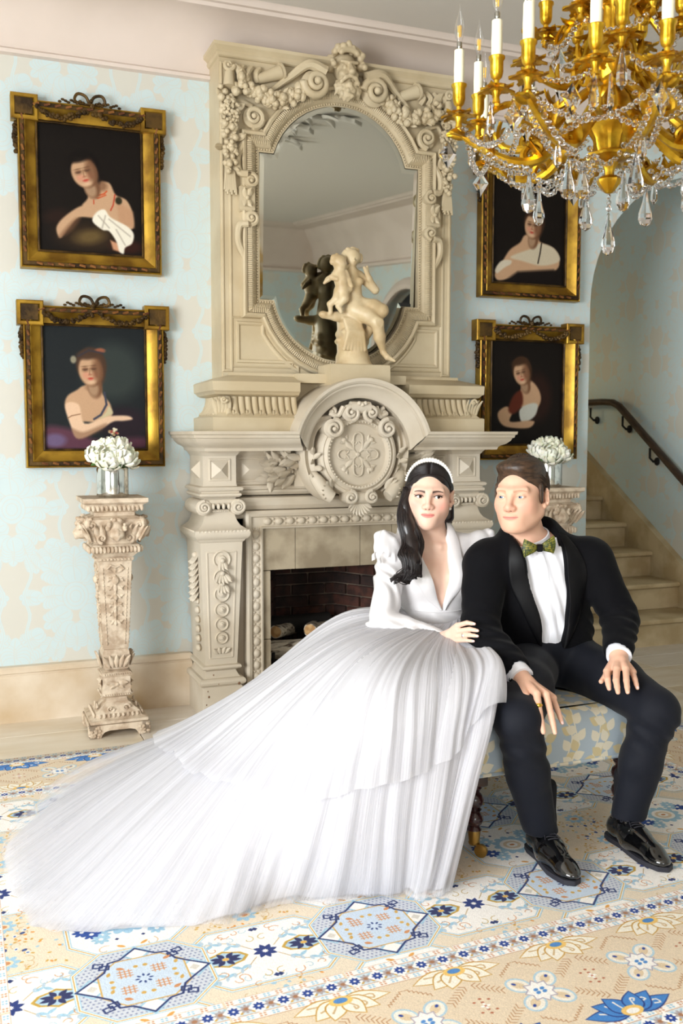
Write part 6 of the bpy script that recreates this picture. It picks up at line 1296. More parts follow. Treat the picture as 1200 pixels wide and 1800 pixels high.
for (i, j) in ring: x, y, z = V[i * (m_ + 1) + j]; V.append((x, y, .001)); UV.append((i / n, j / m_))
for k in range(len(ring)): i, j = ring[k]; i2, j2 = ring[(k + 1) % len(ring)]; F.append((i * (m_ + 1) + j, k0 + k, k0 + (k + 1) % len(ring), i2 * (m_ + 1) + j2))
rug = rawmesh('oriental_rug', np.array(V), np.array(F), RM, uv=np.array(UV)); tag(rug, 'ivory, tan and pale blue oriental rug with linked octagons under the bench', 'rug')
# ------------------------------------------------------------------ upholstered bench
def benchcloth():
    p = Pic(340, 340, (176, 190, 200)); p.wrap = True; rr = random.Random(4); cr = (232, 224, 202); gd = (216, 200, 156)
    for (x0, y0, dx) in ((20, 0, 50), (75, 60, -45), (130, 20, 50), (190, 80, -50), (250, 200, 45), (305, 130, -45)):
        P = cat([(x0, y0), (x0 + dx * .5, y0 + 90), (x0 - dx * .1, y0 + 180), (x0 + dx * .6, y0 + 270), (x0, y0 + 340)], 26); cl = rr.choice([cr, cr, gd]); p.line(P, 5, cl, 1.5)
        for k in range(1, 25, 2):
            d = P[min(k + 1, 25)] - P[k - 1]; a = atan2(d[1], d[0]); s_ = 1 if (k // 2) % 2 else -1; p.petal(P[k][0], P[k][1], a + s_ * .85, 46, 16, rr.choice([cr, gd, cr]), soft=1.5)
    return p.image('leaf_brocade')
BC = picmat('leaf_brocade_upholstery', benchcloth(), .6, .1, 500, 'UV', sheen=.1)
bench = thing('bench', 'upholstered bench in blue-grey leaf brocade on turned legs, seating the couple', 'bench', (1.75, 3.15, 0))
bx0, bx1, by0, by1 = 1.457, 2.11, 2.585, 3.78; pr = [(0, .285), (.0, .30), (.004, .36), (.004, .41), (-.002, .43), (-.012, .443), (-.03, .452), (-.06, .457)]
b = MB(); uv = []
per = 2 * (bx1 - bx0 + by1 - by0); rows = []
for o, z in pr:
    r = []; R = .03
    for (cx, cy, a0) in ((bx0 + R, by0 + R, pi), (bx1 - R, by0 + R, 1.5 * pi), (bx1 - R, by1 - R, 0), (bx0 + R, by1 - R, .5 * pi)):
        for k in range(7): a = a0 + pi / 2 * k / 6; r.append((cx + (R + o) * cos(a), cy + (R + o) * sin(a), z))
    rows.append(r + [r[0]])
h = 0
for i, r in enumerate(rows):
    d = 0
    if i: h += sqrt((pr[i][0] - pr[i - 1][0]) ** 2 + (pr[i][1] - pr[i - 1][1]) ** 2)
    for j, v in enumerate(r):
        if j: d += sqrt((rows[0][j][0] - rows[0][j - 1][0]) ** 2 + (rows[0][j][1] - rows[0][j - 1][1]) ** 2)
        b.v.append(v); uv.append((d / .34, h / .34))
mm = len(rows[0]); b.f = [(i * mm + j, i * mm + j + 1, (i + 1) * mm + j + 1, (i + 1) * mm + j) for i in range(len(rows) - 1) for j in range(mm - 1)]
k0 = len(b.v); b.v += rows[-1][:-1]; uv += [(x / .34, y / .34) for x, y, z in rows[-1][:-1]]; b.f.append(tuple(range(k0, len(b.v)))); k0 = len(b.v); b.v += rows[0][:-1]; uv += [(0, 0)] * (mm - 1); b.f.append(tuple(range(k0, len(b.v)))[::-1])
b.build('seat_upholstery', BC, bench, uv=uv)
b = MB(); b.tube([(v[0], v[1], .286) for v in rows[0]], .006, 6); b.build('piping', BC, bench, uv=[(v[0] * 3, v[1] * 3) for v in b.v])
for (x, y) in ((1.492, 2.625), (2.078, 2.66), (1.492, 3.74), (2.075, 3.74)):
    b = MB(); b.box(x - .03, x + .03, y - .03, y + .03, .245, .285, b=.003)
    b.lathe([(.02, .247), (.024, .238), (.017, .228), (.015, .222), (.026, .212), (.03, .197), (.026, .182), (.017, .172), (.023, .166), (.017, .158), (.026, .148), (.029, .134), (.024, .12), (.017, .112), (.022, .106), (.024, .1), (.001, .1)], x, y, 0, 18); lg = b.build('leg', M['leg'], bench)
    b = MB(); b.lathe([(.001, .108), (.021, .106), (.021, .1), (.017, .06), (.019, .058), (.017, .052), (.001, .052)], x, y, 0, 16); b.tube([(x, y, .06), (x + .008, y - .012, .05), (x + .014, y - .018, .034)], .006, 6); b.build('caster_socket', M['brass_dull'], lg)
    b = MB(); b.lathe([(.001, -.008), (.012, -.008), (.021, -.006), (.021, .006), (.012, .008), (.001, .008)], seg=18, M=TR(x + .014, y - .02, .0345) @ RZ(.7) @ RY(pi / 2)); b.build('caster_wheel', M['brass_dull'], lg)
# ------------------------------------------------------------------ people
def lin(*seg):                                    # piecewise grid lines: (start, step) ... end
    o = []
    for i in range(len(seg) - 1): a, h = seg[i]; e = seg[i + 1][0]; o.append(np.arange(a, e - h * .3, h))
    o.append([seg[-1][0]]); return np.concatenate(o)
def head(s, R, o, k, male):
    s.frame(R, o, k); E = s.ell; w_ = 1.04 if male else 1.06
    E((0, .022, .032), (.073 * w_, .094, .081), .01); E((0, -.016, -.028), ((.063 if male else .066) * w_, .068, .086), .03)
    for q in (-1, 1):
        s.cap((q * (.054 if male else .047), .0, -.052), (q * (.024 if male else .014), -.058, -.094), .022 if male else .020, .019 if male else .016, .035)
        E((q * (.04 if male else .043), -.052, -.026), (.023, .024, .024) if male else (.026, .026, .028), .035)
        s.cap((q * .012, -.0815, .019), (q * .046, -.068, .022), .0075, .006, .022)
        E((q * .0325, -.098, .0), (.020, .0155, .0115), .018, op='sub')
    E((0, -.074, -.098), (.022 if male else .017, .017, .016), .025)
    s.cap((0, -.081, .010), (0, -.101, -.027), .0072 if male else .006, .009 if male else .0072, .018); E((0, -.1035, -.0325), .0108 if male else .0088, .010)
    E((0, -.074, -.066), (.031, .0165, .025), .03)
    for q in (-1, 1):
        E((q * .0122, -.0935, -.0355), (.0082, .0095, .007), .009); E((q * .0062, -.1015, -.0428), (.0034, .005, .0022), .003, op='sub')
        E((q * .0075, -.0905, -.0600), (.0135, .0062, .0032 if male else .0036), .006)
    E((0, -.0895, -.0682), (.0165, .0070, .0042 if male else .005), .006); s.cap((-.022, -.0920, -.0628), (0, -.0972, -.0643), .0006, .0009, .0025, op='sub'); s.cap((.022, -.0920, -.0628), (0, -.0972, -.0643), .0006, .0009, .0025, op='sub')
    for q in (-1, 1):
        E((q * .0325, -.0695, 0), (.0145, .0142, .0138), .004)
        E((q * .0325, -.0858, -.0002), (.0138 if not male else .0128, .009, .0058 if not male else .0039), .0012, R=rot3(0, -q * .07, 0), op='sub')
        E((q * .0785 * w_, .016, -.008), (.0075, .0195, .031), .005, R=rot3(.15, 0, q * .75)); E((q * .085 * w_, .006, -.004), (.0075, .0095, .018), .004, op='sub'); E((q * .0765 * w_, .004, -.033), (.0065, .009, .010), .005)
    s.frame()
def facecol(R, o, k, male, V, base):
    L = ((V - np.asarray(o)) @ R) / k; x, y, z = L.T; ax = np.abs(x); C = np.tile(np.array(base), (len(V), 1)); fr = (y < -.035) & (z > -.14) & (z < .12) & (ax < .09)
    def mix(w, col):
        nonlocal C; w = np.clip(w * fr, 0, 1)[:, None]; C = C * (1 - w) + np.array(col) * w
    g = lambda cx, cz, sx, sz: np.exp(-(((ax - cx) / sx) ** 2 + ((z - cz) / sz) ** 2))
    mix((.42 if male else .55) * g(.046, -.03, .022, .02), c(226, 148, 132) if male else c(232, 142, 130)); mix(.28 * g(0, -.034, .013, .012), c(226, 152, 134))
    if male: mix(.22 * g(.03, -.085, .035, .03), c(196, 150, 124)); mix(.3 * g(0, .05, .05, .03), c(240, 196, 172))
    e = ((ax - .0325) / .0146) ** 2 + (z / (.0070 if not male else .0050)) ** 2
    if not male: mix(.65 * g(.0335, .008, .018, .009), c(140, 92, 78))
    up = (z > -.0006 - .0012 * male); mix(np.clip(1.55 - e, 0, 1) * np.clip((e - .35) * 2, 0, 1) * np.where(up, 1.0, .35) * (.55 if male else 1), c(92, 60, 50) if male else c(26, 16, 15))
    if not male: w = (ax - .043) / .012; mix(np.clip(1 - np.abs(z - .0035 - .004 * w) / .0022, 0, 1) * ((w > -.3) & (w < .75)), c(26, 16, 15))
    t = np.clip((ax - .0125) / .0385, 0, 1); zb = .0168 + .0046 * np.sin(np.minimum(t * 1.25, 1.25) * 2.2) - .0015 * t; hw = (.0050 if not male else .0044) * (1 - .65 * t)
    mix(np.clip(1.4 - np.abs(z - zb) / hw, 0, 1) * ((ax > .0125) & (ax < .051)) * (.5 if male else .93), c(150, 108, 76) if male else c(40, 26, 22))
    lp = (x / (.0245 if not male else .0265)) ** 2; zc = -.0645 + 1.5 * x * x * 2; hu = .0078 - .0016 * np.exp(-(x / .004) ** 2); hl = .0088
    if male: hu, hl = hu * .7, hl * .8
    q = np.where(z > zc, (z - zc) / hu, (zc - z) / hl); mix(np.clip((1.06 - lp - q ** 2 * 1.0) * 5, 0, 1) * (y < -.08) * (.8 if male else .9), c(206, 132, 122) if male else c(212, 126, 120))
    mix(np.clip(1 - np.abs(z - zc + .0001) / .0013, 0, 1) * (lp < 1) * (y < -.08) * .6, c(120, 58, 54)); mix(np.clip(1.2 - ((ax - .0065) / .0032) ** 2 - ((z + .0435) / .0022) ** 2, 0, 1) * .8, c(96, 50, 42))
    return C
def eyes(R, o, k, root, iris, gaze):
    for q in (-1, 1):
        e = np.asarray(o) + R @ (np.array([q * .0325, -.0695, 0]) * k); gz = R @ np.array(gaze, float); gz /= np.linalg.norm(gz)
        Mx = TR(*e) @ np.array(Vector(gz).to_track_quat('Z', 'Y').to_matrix().to_4x4()); r = .0128 * k
        b = MB(); b.sph((0, 0, 0), r, 20, 14, Mx); eb = b.build('eye', M['sclera'], root)
        b = MB(); G = [(r * 1.012 * sin(a), r * 1.012 * cos(a)) for a in np.linspace(.001, .50, 5)]; b.lathe([(x, z) for x, z in G], seg=18, M=Mx); b.build('iris', iris, eb)
        b = MB(); G = [(r * 1.03 * sin(a), r * 1.03 * cos(a)) for a in np.linspace(.001, .22, 4)]; b.lathe([(x, z) for x, z in G], seg=14, M=Mx); b.build('pupil', M['pupil'], eb)
def drape(name, s, left, right, mt, parent, n=26, m=8, off=.004, round_=.003, ymax=9, top=0):
    L, R_ = cat(left, n), cat(right, n); G = []
    last = None
    for i in range(n):
        row = []
        for j in range(m + 1):
            t = j / m; q = L[i] * (1 - t) + R_[i] * t; x, z = q[:2]; y = s.front(x, z); y = last if y is None or y > ymax else y; y = 2.9 if y is None else y; last = y
            if len(q) > 2: y = q[2] if top > 0 and i / (n - 1) < top * .6 else (y if i / (n - 1) > top else q[2] + (y - q[2]) * (i / (n - 1) - top * .6) / (top * .4))
            row.append((x, y - off - round_ * sin(pi * t), z))
        G.append(row)
    G = np.array(G); 
    for _ in range(2): G[1:-1, :, 1] = (G[:-2, :, 1] + 2 * G[1:-1, :, 1] + G[2:, :, 1]) / 4
    back = G + np.array([0, .006, 0]); b = MB(); b.grid(G); k = len(b.v); b.grid(back[:, ::-1]); nn = m + 1
    for i in range(n - 1): b.f += [(i * nn, (i + 1) * nn, k + (i + 1) * nn + m, k + i * nn + m), (i * nn + m, k + i * nn, k + (i + 1) * nn, (i + 1) * nn + m)]
    return b.build(name, mt, parent, ang=1.2)
def wedge(s, P, ylim, k=.004):                    # cut an opening with the outline P = [(z, xl, xr)...] (descending z) in front of y = ylim
    P = np.array(P)[::-1]; lo = (P[:, 1].min(), -9, P[0, 0]); hi = (P[:, 2].max(), 9, P[-1, 0])
    def fn(X, Y, Z): xl = np.interp(Z, P[:, 0], P[:, 1]); xr = np.interp(Z, P[:, 0], P[:, 2]); return np.maximum(np.maximum(np.maximum(xl - X, X - xr), np.maximum(P[0, 0] - Z, Z - P[-1, 0])), Y - ylim)
    return s.put(fn, (lo[0], s.g[1][0], lo[2]), (hi[0], ylim, hi[2]), k, 'sub')
def hand(s, wrist, kn, mid, tip, r, thumb, back=.012):
    kn, mid, tip = np.array(kn), np.array(mid), np.array(tip); w = np.array(wrist); pc = kn.mean(0)
    s.cap(w, w * .6 + pc * .4, r * 2.7, r * 2.5, .01)
    for a in range(4): s.cap(w * .75 + kn[a] * .25, kn[a], r * 1.55, r * 1.22, .008)
    for a in range(4):
        f = (1.0, 1.05, 1.0, .86)[a]; s.cap(kn[a], mid[a], r * 1.05 * f, r * .95 * f, .0025); s.cap(mid[a], mid[a] * .45 + tip[a] * .55, r * .95 * f, r * .84 * f, .0025); s.cap(mid[a] * .45 + tip[a] * .55, tip[a], r * .84 * f, r * .66 * f, .002)
    t = np.array(thumb); s.cap(w * .6 + t[0] * .4, t[0], r * 1.6, r * 1.35, .008); s.cap(t[0], t[1], r * 1.25, r * 1.0, .004); s.cap(t[1], t[2], r * 1.0, r * .72, .003)
def nails(mid, tip, outv, r, root, name='fingernail'):
    for a in range(len(tip)):
        d = np.array(tip[a]) - np.array(mid[a]); d /= np.linalg.norm(d); o = np.array(outv, float); o -= d * (o @ d); o /= np.linalg.norm(o); sd = np.cross(d, o)
        p = np.array(tip[a]) + o * r * .42 - d * r * .1; Mx = np.eye(4); Mx[:3, 0] = sd; Mx[:3, 1] = d; Mx[:3, 2] = o; Mx[:3, 3] = p
        b = MB(); b.sph((0, 0, 0), (r * .5, r * .72, r * .28), 10, 6, Mx); b.build(name, M['nail'], root)
M['nail'] = mat('pale_nail', c(244, 206, 198), .2, coat=.5)
# ================================================================== the bride
bride = thing('person', 'seated woman in white satin and tulle wedding gown with pearl headband, holding the man\'s arm', 'person', (1.55, 3.1, 0))
RB = RZ(radians(-27))[:3, :3] @ rot3(.02, .035, 0); OB = (1.556, 3.09, 1.137); KB = .985
SKF = c(232, 194, 173)
def arms_b(s, e=0, hand_=True):
    s.chain([(1.450, 3.165, .925), (1.365, 3.06, .70)], [.046 + e, .040 + e], .02); s.chain([(1.365, 3.06, .70), (1.45, 2.965, .668), (1.520, 2.895, .652)], [.040 + e, .034 + e, .027 + e * .9], .012)
    s.chain([(1.748, 3.09, .93), (1.80, 3.17, .72), (1.90, 3.12, .56)], [.046 + e, .04 + e, .03 + e], .02)
def torso_b(s, e=0):
    Rt = rot3(0, 0, radians(-20)); E = lambda p, r, k=.03: s.ell(p, tuple(v + e for v in r), k, R=Rt)
    E((1.600, 3.135, .90), (.145, .085, .10)); E((1.602, 3.13, .80), (.13, .09, .12)); E((1.602, 3.13, .69), (.108, .08, .08)); E((1.602, 3.15, .58), (.155, .12, .10))
    for x, y in ((1.548, 3.085), (1.655, 3.05)): E((x, y, .842), (.062, .056, .062), .025)
    s.cap((1.455, 3.175, .93), (1.745, 3.085, .94), .043 + e, .043 + e, .03)
xs = lin((1.28, .006), (1.44, .0028), (1.475, .0014), (1.64, .003), (1.80, .006), (1.96,)); ys = lin((2.5, .006), (2.76, .002), (2.93, .0035), (2.965, .0014), (3.06, .0028), (3.2, .006), (3.4,)); zs = lin((.01, .012), (.45, .006), (.655, .002), (.755, .004), (1.0, .0014), (1.19, .003), (1.27,))
s = SDF(xs, ys, zs); torso_b(s); arms_b(s)
s.cap((1.602, 3.135, .93), (1.572, 3.11, 1.06), .054, .05, .03); 
for q in (-1, 1): s.cap((1.602 + q * .06, 3.09 - q * .02, .962), (1.602 + q * .012, 3.062, .952), .012, .011, .015)
BK, BM, BT = [(1.520, 2.80, .722), (1.521, 2.795, .704), (1.521, 2.80, .686), (1.518, 2.81, .669)], [(1.532, 2.757, .738), (1.537, 2.748, .718), (1.537, 2.748, .699), (1.530, 2.756, .680)], [(1.547, 2.735, .737), (1.554, 2.726, .716), (1.554, 2.726, .698), (1.545, 2.736, .680)]
hand(s, (1.508, 2.872, .668), BK, BM, BT, .0082, [(1.512, 2.845, .668), (1.522, 2.825, .662), (1.540, 2.815, .660)])
s.chain([(1.56, 3.12, .55), (1.34, 2.75, .53), (1.30, 2.62, .10), (1.27, 2.53, .05)], [.085, .06, .04, .035], .03); s.chain([(1.62, 3.1, .55), (1.46, 2.72, .53), (1.36, 2.58, .10), (1.33, 2.52, .05)], [.085, .06, .04, .035], .03)
hand(s, (1.93, 3.11, .53), [(1.955, 3.085, .50), (1.975, 3.095, .505), (1.99, 3.11, .505), (2.0, 3.125, .5)], [(1.972, 3.07, .49), (1.995, 3.08, .493), (2.008, 3.1, .493), (2.015, 3.115, .49)], [(1.985, 3.055, .475), (2.012, 3.068, .478), (2.022, 3.09, .478), (2.028, 3.108, .478)], .0082, [(1.94, 3.06, .51), (1.95, 3.04, .50), (1.96, 3.03, .485)])
head(s, RB, OB, KB, False)
s.mesh('body', M['skinF'], bride, color=lambda V: facecol(RB, OB, KB, False, V, SKF))
eyes(RB, OB, KB, bride, M['iris_brown'], (.36, -1, .02)); nails(BM, BT, (-.55, -.8, .25), .0085, bride)
HP = lambda x, y, z: np.asarray(OB) + RB @ (np.array([x, y, z]) * KB)
b = MB()
for q in (-1, 1):                                  # upper lashes
    b.tube([HP(q * (.0325 + .0150 * u), -.0695 - .0152 * sqrt(max(.05, 1 - .62 * u * u)), .0059 * (1 - u * u) + .0014 * max(0, u) - .0002) for u in np.linspace(-1, 1.12, 9)], [.0006, .0010, .0013, .0014, .0015, .0016, .0017, .0016, .0009], 5)
tag(b.build('eyelashes', M['lash'], bride), kind='stuff')
for q in (-1, 1):
    b = MB(); b.sph(HP(q * .079, -.004, -.046), .0055, 12, 8); b.build('pearl_earring', M['pearl'], bride)
# hair: sleek crown with a long waved lock over her right shoulder
def strands(b, P, n, rad, r, rr, wave=0, twist=0, taper=.3, m=22):
    P = cat(P, m); T = np.gradient(P, axis=0); T /= np.linalg.norm(T, axis=1)[:, None]; A = np.cross(T, (0, 1, 0)); A /= np.linalg.norm(A, axis=1)[:, None]; B = np.cross(T, A)
    for k in range(n):
        a = rr.uniform(0, 6.28); q = sqrt(rr.random()); ph = rr.uniform(-.5, .5); e = rr.uniform(.82, 1.0); mm = max(6, int(m * e)); t = np.linspace(0, 1, m)[:mm]
        R = np.interp(t, np.linspace(0, 1, len(rad)), rad) * q; wv = wave * np.sin(t * 16 + ph * .6 + 1.0) * t; an = a + twist * t
        b.tube(P[:mm] + A[:mm] * (R * np.cos(an) * 1.25 + wv)[:, None] + B[:mm] * (R * np.sin(an) * .8)[:, None], r * (1 - (1 - taper) * t ** 3), 5)
s = SDF.uni((1.38, 2.93, .86), (1.72, 3.32, 1.28), .0024); s.frame(RB, OB, KB)
s.ell((0, .027, .034), (.083, .099, .0875), .01); s.ell((0, .05, -.03), (.074, .07, .09), .03); s.ell((0, -.116, -.018), (.074, .102, .102), .008, op='sub'); s.box((0, -.06, -.09), (.09, .062, .075), .006, op='sub'); s.cap((0, -.06, .121), (0, .06, .124), .003, .002, .004, op='sub')
for q in (-1, 1): s.cap((q * .074, .014, .03), (q * .076, .032, -.08), .014, .02, .012); s.ell((q * .083, .0, -.012), (.012, .02, .030), .006, op='sub')
s.cap((0, .075, 0), (0, .07, -.18), .07, .075, .03); s.frame()
LK = [(1.474, 3.095, 1.165), (1.461, 3.08, 1.10), (1.456, 3.055, 1.03), (1.460, 3.03, .965), (1.450, 3.0, .915), (1.427, 2.985, .878), (1.432, 2.985, .85)]
s.chain(LK[:6], [.010, .018, .024, .028, .027, .014], .02); hb = s.mesh('hair', M['hairF'], bride)
rr = random.Random(12); b = MB()
strands(b, LK, 760, [.012, .021, .029, .035, .037, .031, .018], .0013, rr, .020, .9)
for k in range(10): strands(b, [(1.463 + rr.uniform(-.02, .02), 3.03, .95), (1.452, 2.99, .905), (1.43 + rr.uniform(-.05, .03), 2.985, .872), (1.41 + rr.uniform(-.05, .06), 2.99, .85 + rr.uniform(-.01, .015)), (1.40 + rr.uniform(-.05, .07), 2.995, .862)], 14, [.012, .012, .010, .006, .003], .0013, rr, .006, 1.5)
strands(b, [(1.625, 3.10, 1.14), (1.637, 3.12, 1.06), (1.64, 3.15, .98), (1.64, 3.19, .88)], 160, [.012, .02, .026, .03], .0016, rr, .006, .4)
tag(b.build('waved_lock', M['hairF'], hb, ang=2), kind='stuff')
b = MB()                                           # fine combed strands over the crown
for q in (-1, 1):
    for k in range(70):
        y0 = -.058 + .115 * k / 69; t = np.linspace(0, 1, 10); P = []
        for u in t: a = u * 1.75; yy = y0 + .05 * u * u + rr.uniform(-.0004, .0004); f = sqrt(max(.02, 1 - ((yy - .027) / .1) ** 2)); P.append(HP(q * .0842 * f * sin(a), yy, .034 + .0888 * f * cos(a)))
        b.tube(P, [.0005] + [.0009] * 8 + [.0005], 5)
tag(b.build('combed_strands', M['hairF'], hb, ang=2), kind='stuff')
hbnd = MB(); P = [HP(.0845 * sin(a), -.026 + .02 * cos(a * 1.1) - .012, .034 + .0905 * cos(a)) for a in np.linspace(-1.4, 1.4, 31)]; hbnd.tube(P, .003, 6); hd = hbnd.build('headband', M['pearl'], bride)
for k in range(27):
    a = 1.36 * (k - 13) / 13 * (1.12 - .12 * abs(k - 13) / 13); r = .0022 + .0066 * max(0, cos(a * 1.05)) ** 1.5; b = MB(); b.sph(HP(.087 * sin(a), -.02 + .012 * cos(a) - .014, .034 + .0945 * cos(a)), r, 10, 7); b.build('pearl', M['pearl'], hd)
# satin bodice
s = SDF.uni((1.27, 2.82, .56), (1.90, 3.30, 1.04), .004); torso_b(s, .011)
s.chain([(1.450, 3.165, .925), (1.365, 3.06, .70)], [.056, .051], .02); s.chain([(1.365, 3.06, .70), (1.45, 2.965, .665), (1.527, 2.888, .652)], [.051, .043, .034], .012); s.chain([(1.748, 3.09, .93), (1.80, 3.17, .72), (1.88, 3.12, .58)], [.056, .05, .04], .02)
s.ell((1.425, 3.16, .957), (.05, .05, .047), .012); s.ell((1.400, 3.165, .985), (.018, .04, .026), .012); s.ell((1.765, 3.085, .962), (.045, .05, .043), .012); s.ell((1.795, 3.08, .985), (.018, .035, .026), .012)
s.cap((1.62, 3.16, 1.0), (1.53, 3.17, 1.0), .06, .055, .02)
for k in range(6):
    a = -.9 + .36 * k; s.cap((1.402 + .006 * k, 3.135 - .004 * k, 1.0 - .004 * k), (1.388 + .085 * sin(a + .3), 3.115 - .02 * cos(a), .905), .011, .006, .008)
for k in range(4): s.cap((1.795, 3.06, .995), (1.77 + .014 * k, 3.04, .93), .009, .005, .008)
s.disp(lambda X, Y, Z: .0032 * wob3(X, Y, Z, 30) * np.clip((1.50 - X) * 14, .35, 1) + .003 * np.sin((X * .5 + Z) * 130 + 3 * wob3(X, Y, Z, 14)) * np.exp(-((Z - .69) / .035) ** 2) + .0045 * np.sin((Z * .8 + X * .9 - Y * .5) * 85 + 5 * wob3(X, Y, Z, 15)) * np.clip((1.47 - X) * 16, 0, 1) + .004 * np.sin(Z * 260 + X * 40) * np.exp(-((Z - .655) / .02) ** 2) * .5)
s.put(lambda X, Y, Z: .60 - Z + np.clip((1.52 - X) * .0, 0, 1), (1.27, 2.8, .5), (1.9, 3.3, .6), .003, 'sub') if False else None
VP = [(1.09, 1.495, 1.635), (1.037, 1.503, 1.618), (.958, 1.512, 1.612), (.863, 1.533, 1.606), (.781, 1.563, 1.599), (.735, 1.585, 1.592), (.728, 1.588, 1.589)]
wedge(s, VP, 3.10); s.cap((1.60, 3.14, .95), (1.572, 3.10, 1.12), .058, .056, .006, op='sub'); s.cap((1.52, 2.895, .652), (1.56, 2.83, .66), .024, .026, .003, op='sub')
bod = s.mesh('satin_bodice', M['satin'], bride); SB_ = s
drape('lapel', s, [(1.512, 1.045, 3.15), (1.500, 1.01, 3.10), (1.511, .958, 3.06), (1.53, .863, 3.03), (1.561, .781, 3.03), (1.586, .73, 3.04)], [(1.512, 1.0, 3.16), (1.485, .975, 3.10), (1.468, .924, 3.06), (1.48, .85, 3.04), (1.527, .775, 3.04), (1.578, .728, 3.04)], M['satin'], bride, off=.005, ymax=3.12, top=.42, n=34)
drape('lapel', s, [(1.632, 1.06, 3.13), (1.622, 1.03, 3.075), (1.613, .97, 3.045), (1.607, .865, 3.02), (1.60, .778, 3.01), (1.589, .73, 3.02)], [(1.652, 1.045, 3.13), (1.650, 1.015, 3.075), (1.656, .956, 3.045), (1.65, .877, 3.03), (1.626, .787, 3.02), (1.597, .728, 3.02)], M['satin'], bride, off=.005, ymax=3.12, top=.42, n=34)
drape('waist_seam', s, [(1.505, .727), (1.55, .7235), (1.60, .7225), (1.665, .726)], [(1.505, .7225), (1.55, .719), (1.60, .718), (1.665, .7215)], M['satin'], bride, n=22, m=3, off=.001, round_=.0015, ymax=3.12)
b = MB(); a = np.array(BK[2]) * .5 + np.array(BM[2]) * .5; d = np.array(BM[2]) - np.array(BK[2]); d /= np.linalg.norm(d); Mr = TR(*a) @ np.array(Vector(d).to_track_quat('Z', 'Y').to_matrix().to_4x4())
b.tube([(Mr @ np.array([.0094 * cos(t), .0094 * sin(t), 0, 1]))[:3] for t in np.linspace(0, 2 * pi, 20)], .0012, 6); rg = b.build('ring', M['silver'], bride); b = MB(); b.sph(a + np.array((-.006, -.008, .002)), .0042, 8, 6); b.build('ring_stone', M['pearl'], rg)
# pleated tulle skirt with train
MER = [
    [(1.658, 3.020, .701), (1.640, 2.880, .650), (1.575, 2.640, .628), (1.500, 2.510, .555), (1.424, 2.470, .393), (1.357, 2.480, .129), (1.335, 2.50, .012)],
    [(1.640, 3.000, .690), (1.545, 2.820, .650), (1.454, 2.580, .615), (1.356, 2.470, .471), (1.300, 2.445, .30), (1.255, 2.448, .12), (1.225, 2.456, .010)],
    [(1.575, 2.985, .680), (1.347, 2.720, .657), (1.217, 2.550, .593), (1.165, 2.475, .444), (1.130, 2.450, .27), (1.122, 2.455, .11), (1.127, 2.480, .010)],
    [(1.530, 2.99, .680), (1.228, 2.720, .667), (1.082, 2.600, .576), (.990, 2.550, .405), (.925, 2.525, .24), (.875, 2.53, .10), (.842, 2.560, .010)],
    [(1.500, 3.010, .685), (1.213, 2.820, .656), (1.030, 2.750, .534), (.866, 2.700, .356), (.735, 2.65, .20), (.630, 2.57, .085), (.551, 2.510, .010)],
    [(1.485, 3.030, .688), (1.195, 2.920, .646), (.969, 2.900, .511), (.737, 2.880, .332), (.53, 2.79, .20), (.36, 2.69, .09), (.224, 2.610, .011)],
    [(1.480, 3.060, .692), (1.206, 3.050, .648), (.949, 3.080, .487), (.678, 3.100, .288), (.45, 3.06, .15), (.26, 2.95, .06), (.111, 2.830, .010)],
    [(1.482, 3.110, .701), (1.265, 3.200, .650), (.995, 3.300, .448), (.734, 3.450, .25), (.52, 3.50, .15), (.33, 3.44, .095), (.170, 3.365, .03)],
    [(1.490, 3.160, .710), (1.305, 3.300, .675), (1.124, 3.500, .455), (.956, 3.680, .235), (.82, 3.80, .14), (.68, 3.88, .09), (.553, 3.930, .03)],
    [(1.53, 3.20, .72), (1.45, 3.40, .64), (1.32, 3.65, .40), (1.2, 3.84, .2), (1.10, 3.95, .09), (1.0, 4.02, .03), (.95, 4.05, .010)],
    [(1.60, 3.23, .71), (1.60, 3.40, .62), (1.58, 3.62, .51), (1.44, 3.84, .40), (1.41, 3.88, .25), (1.40, 3.90, .12), (1.40, 3.92, .010)],
    [(1.69, 3.15, .70), (1.70, 3.16, .62), (1.715, 3.14, .56), (1.72, 3.08, .53), (1.72, 3.04, .50), (1.71, 3.0, .48), (1.70, 2.96, .47)]]
ME = np.array(MER)
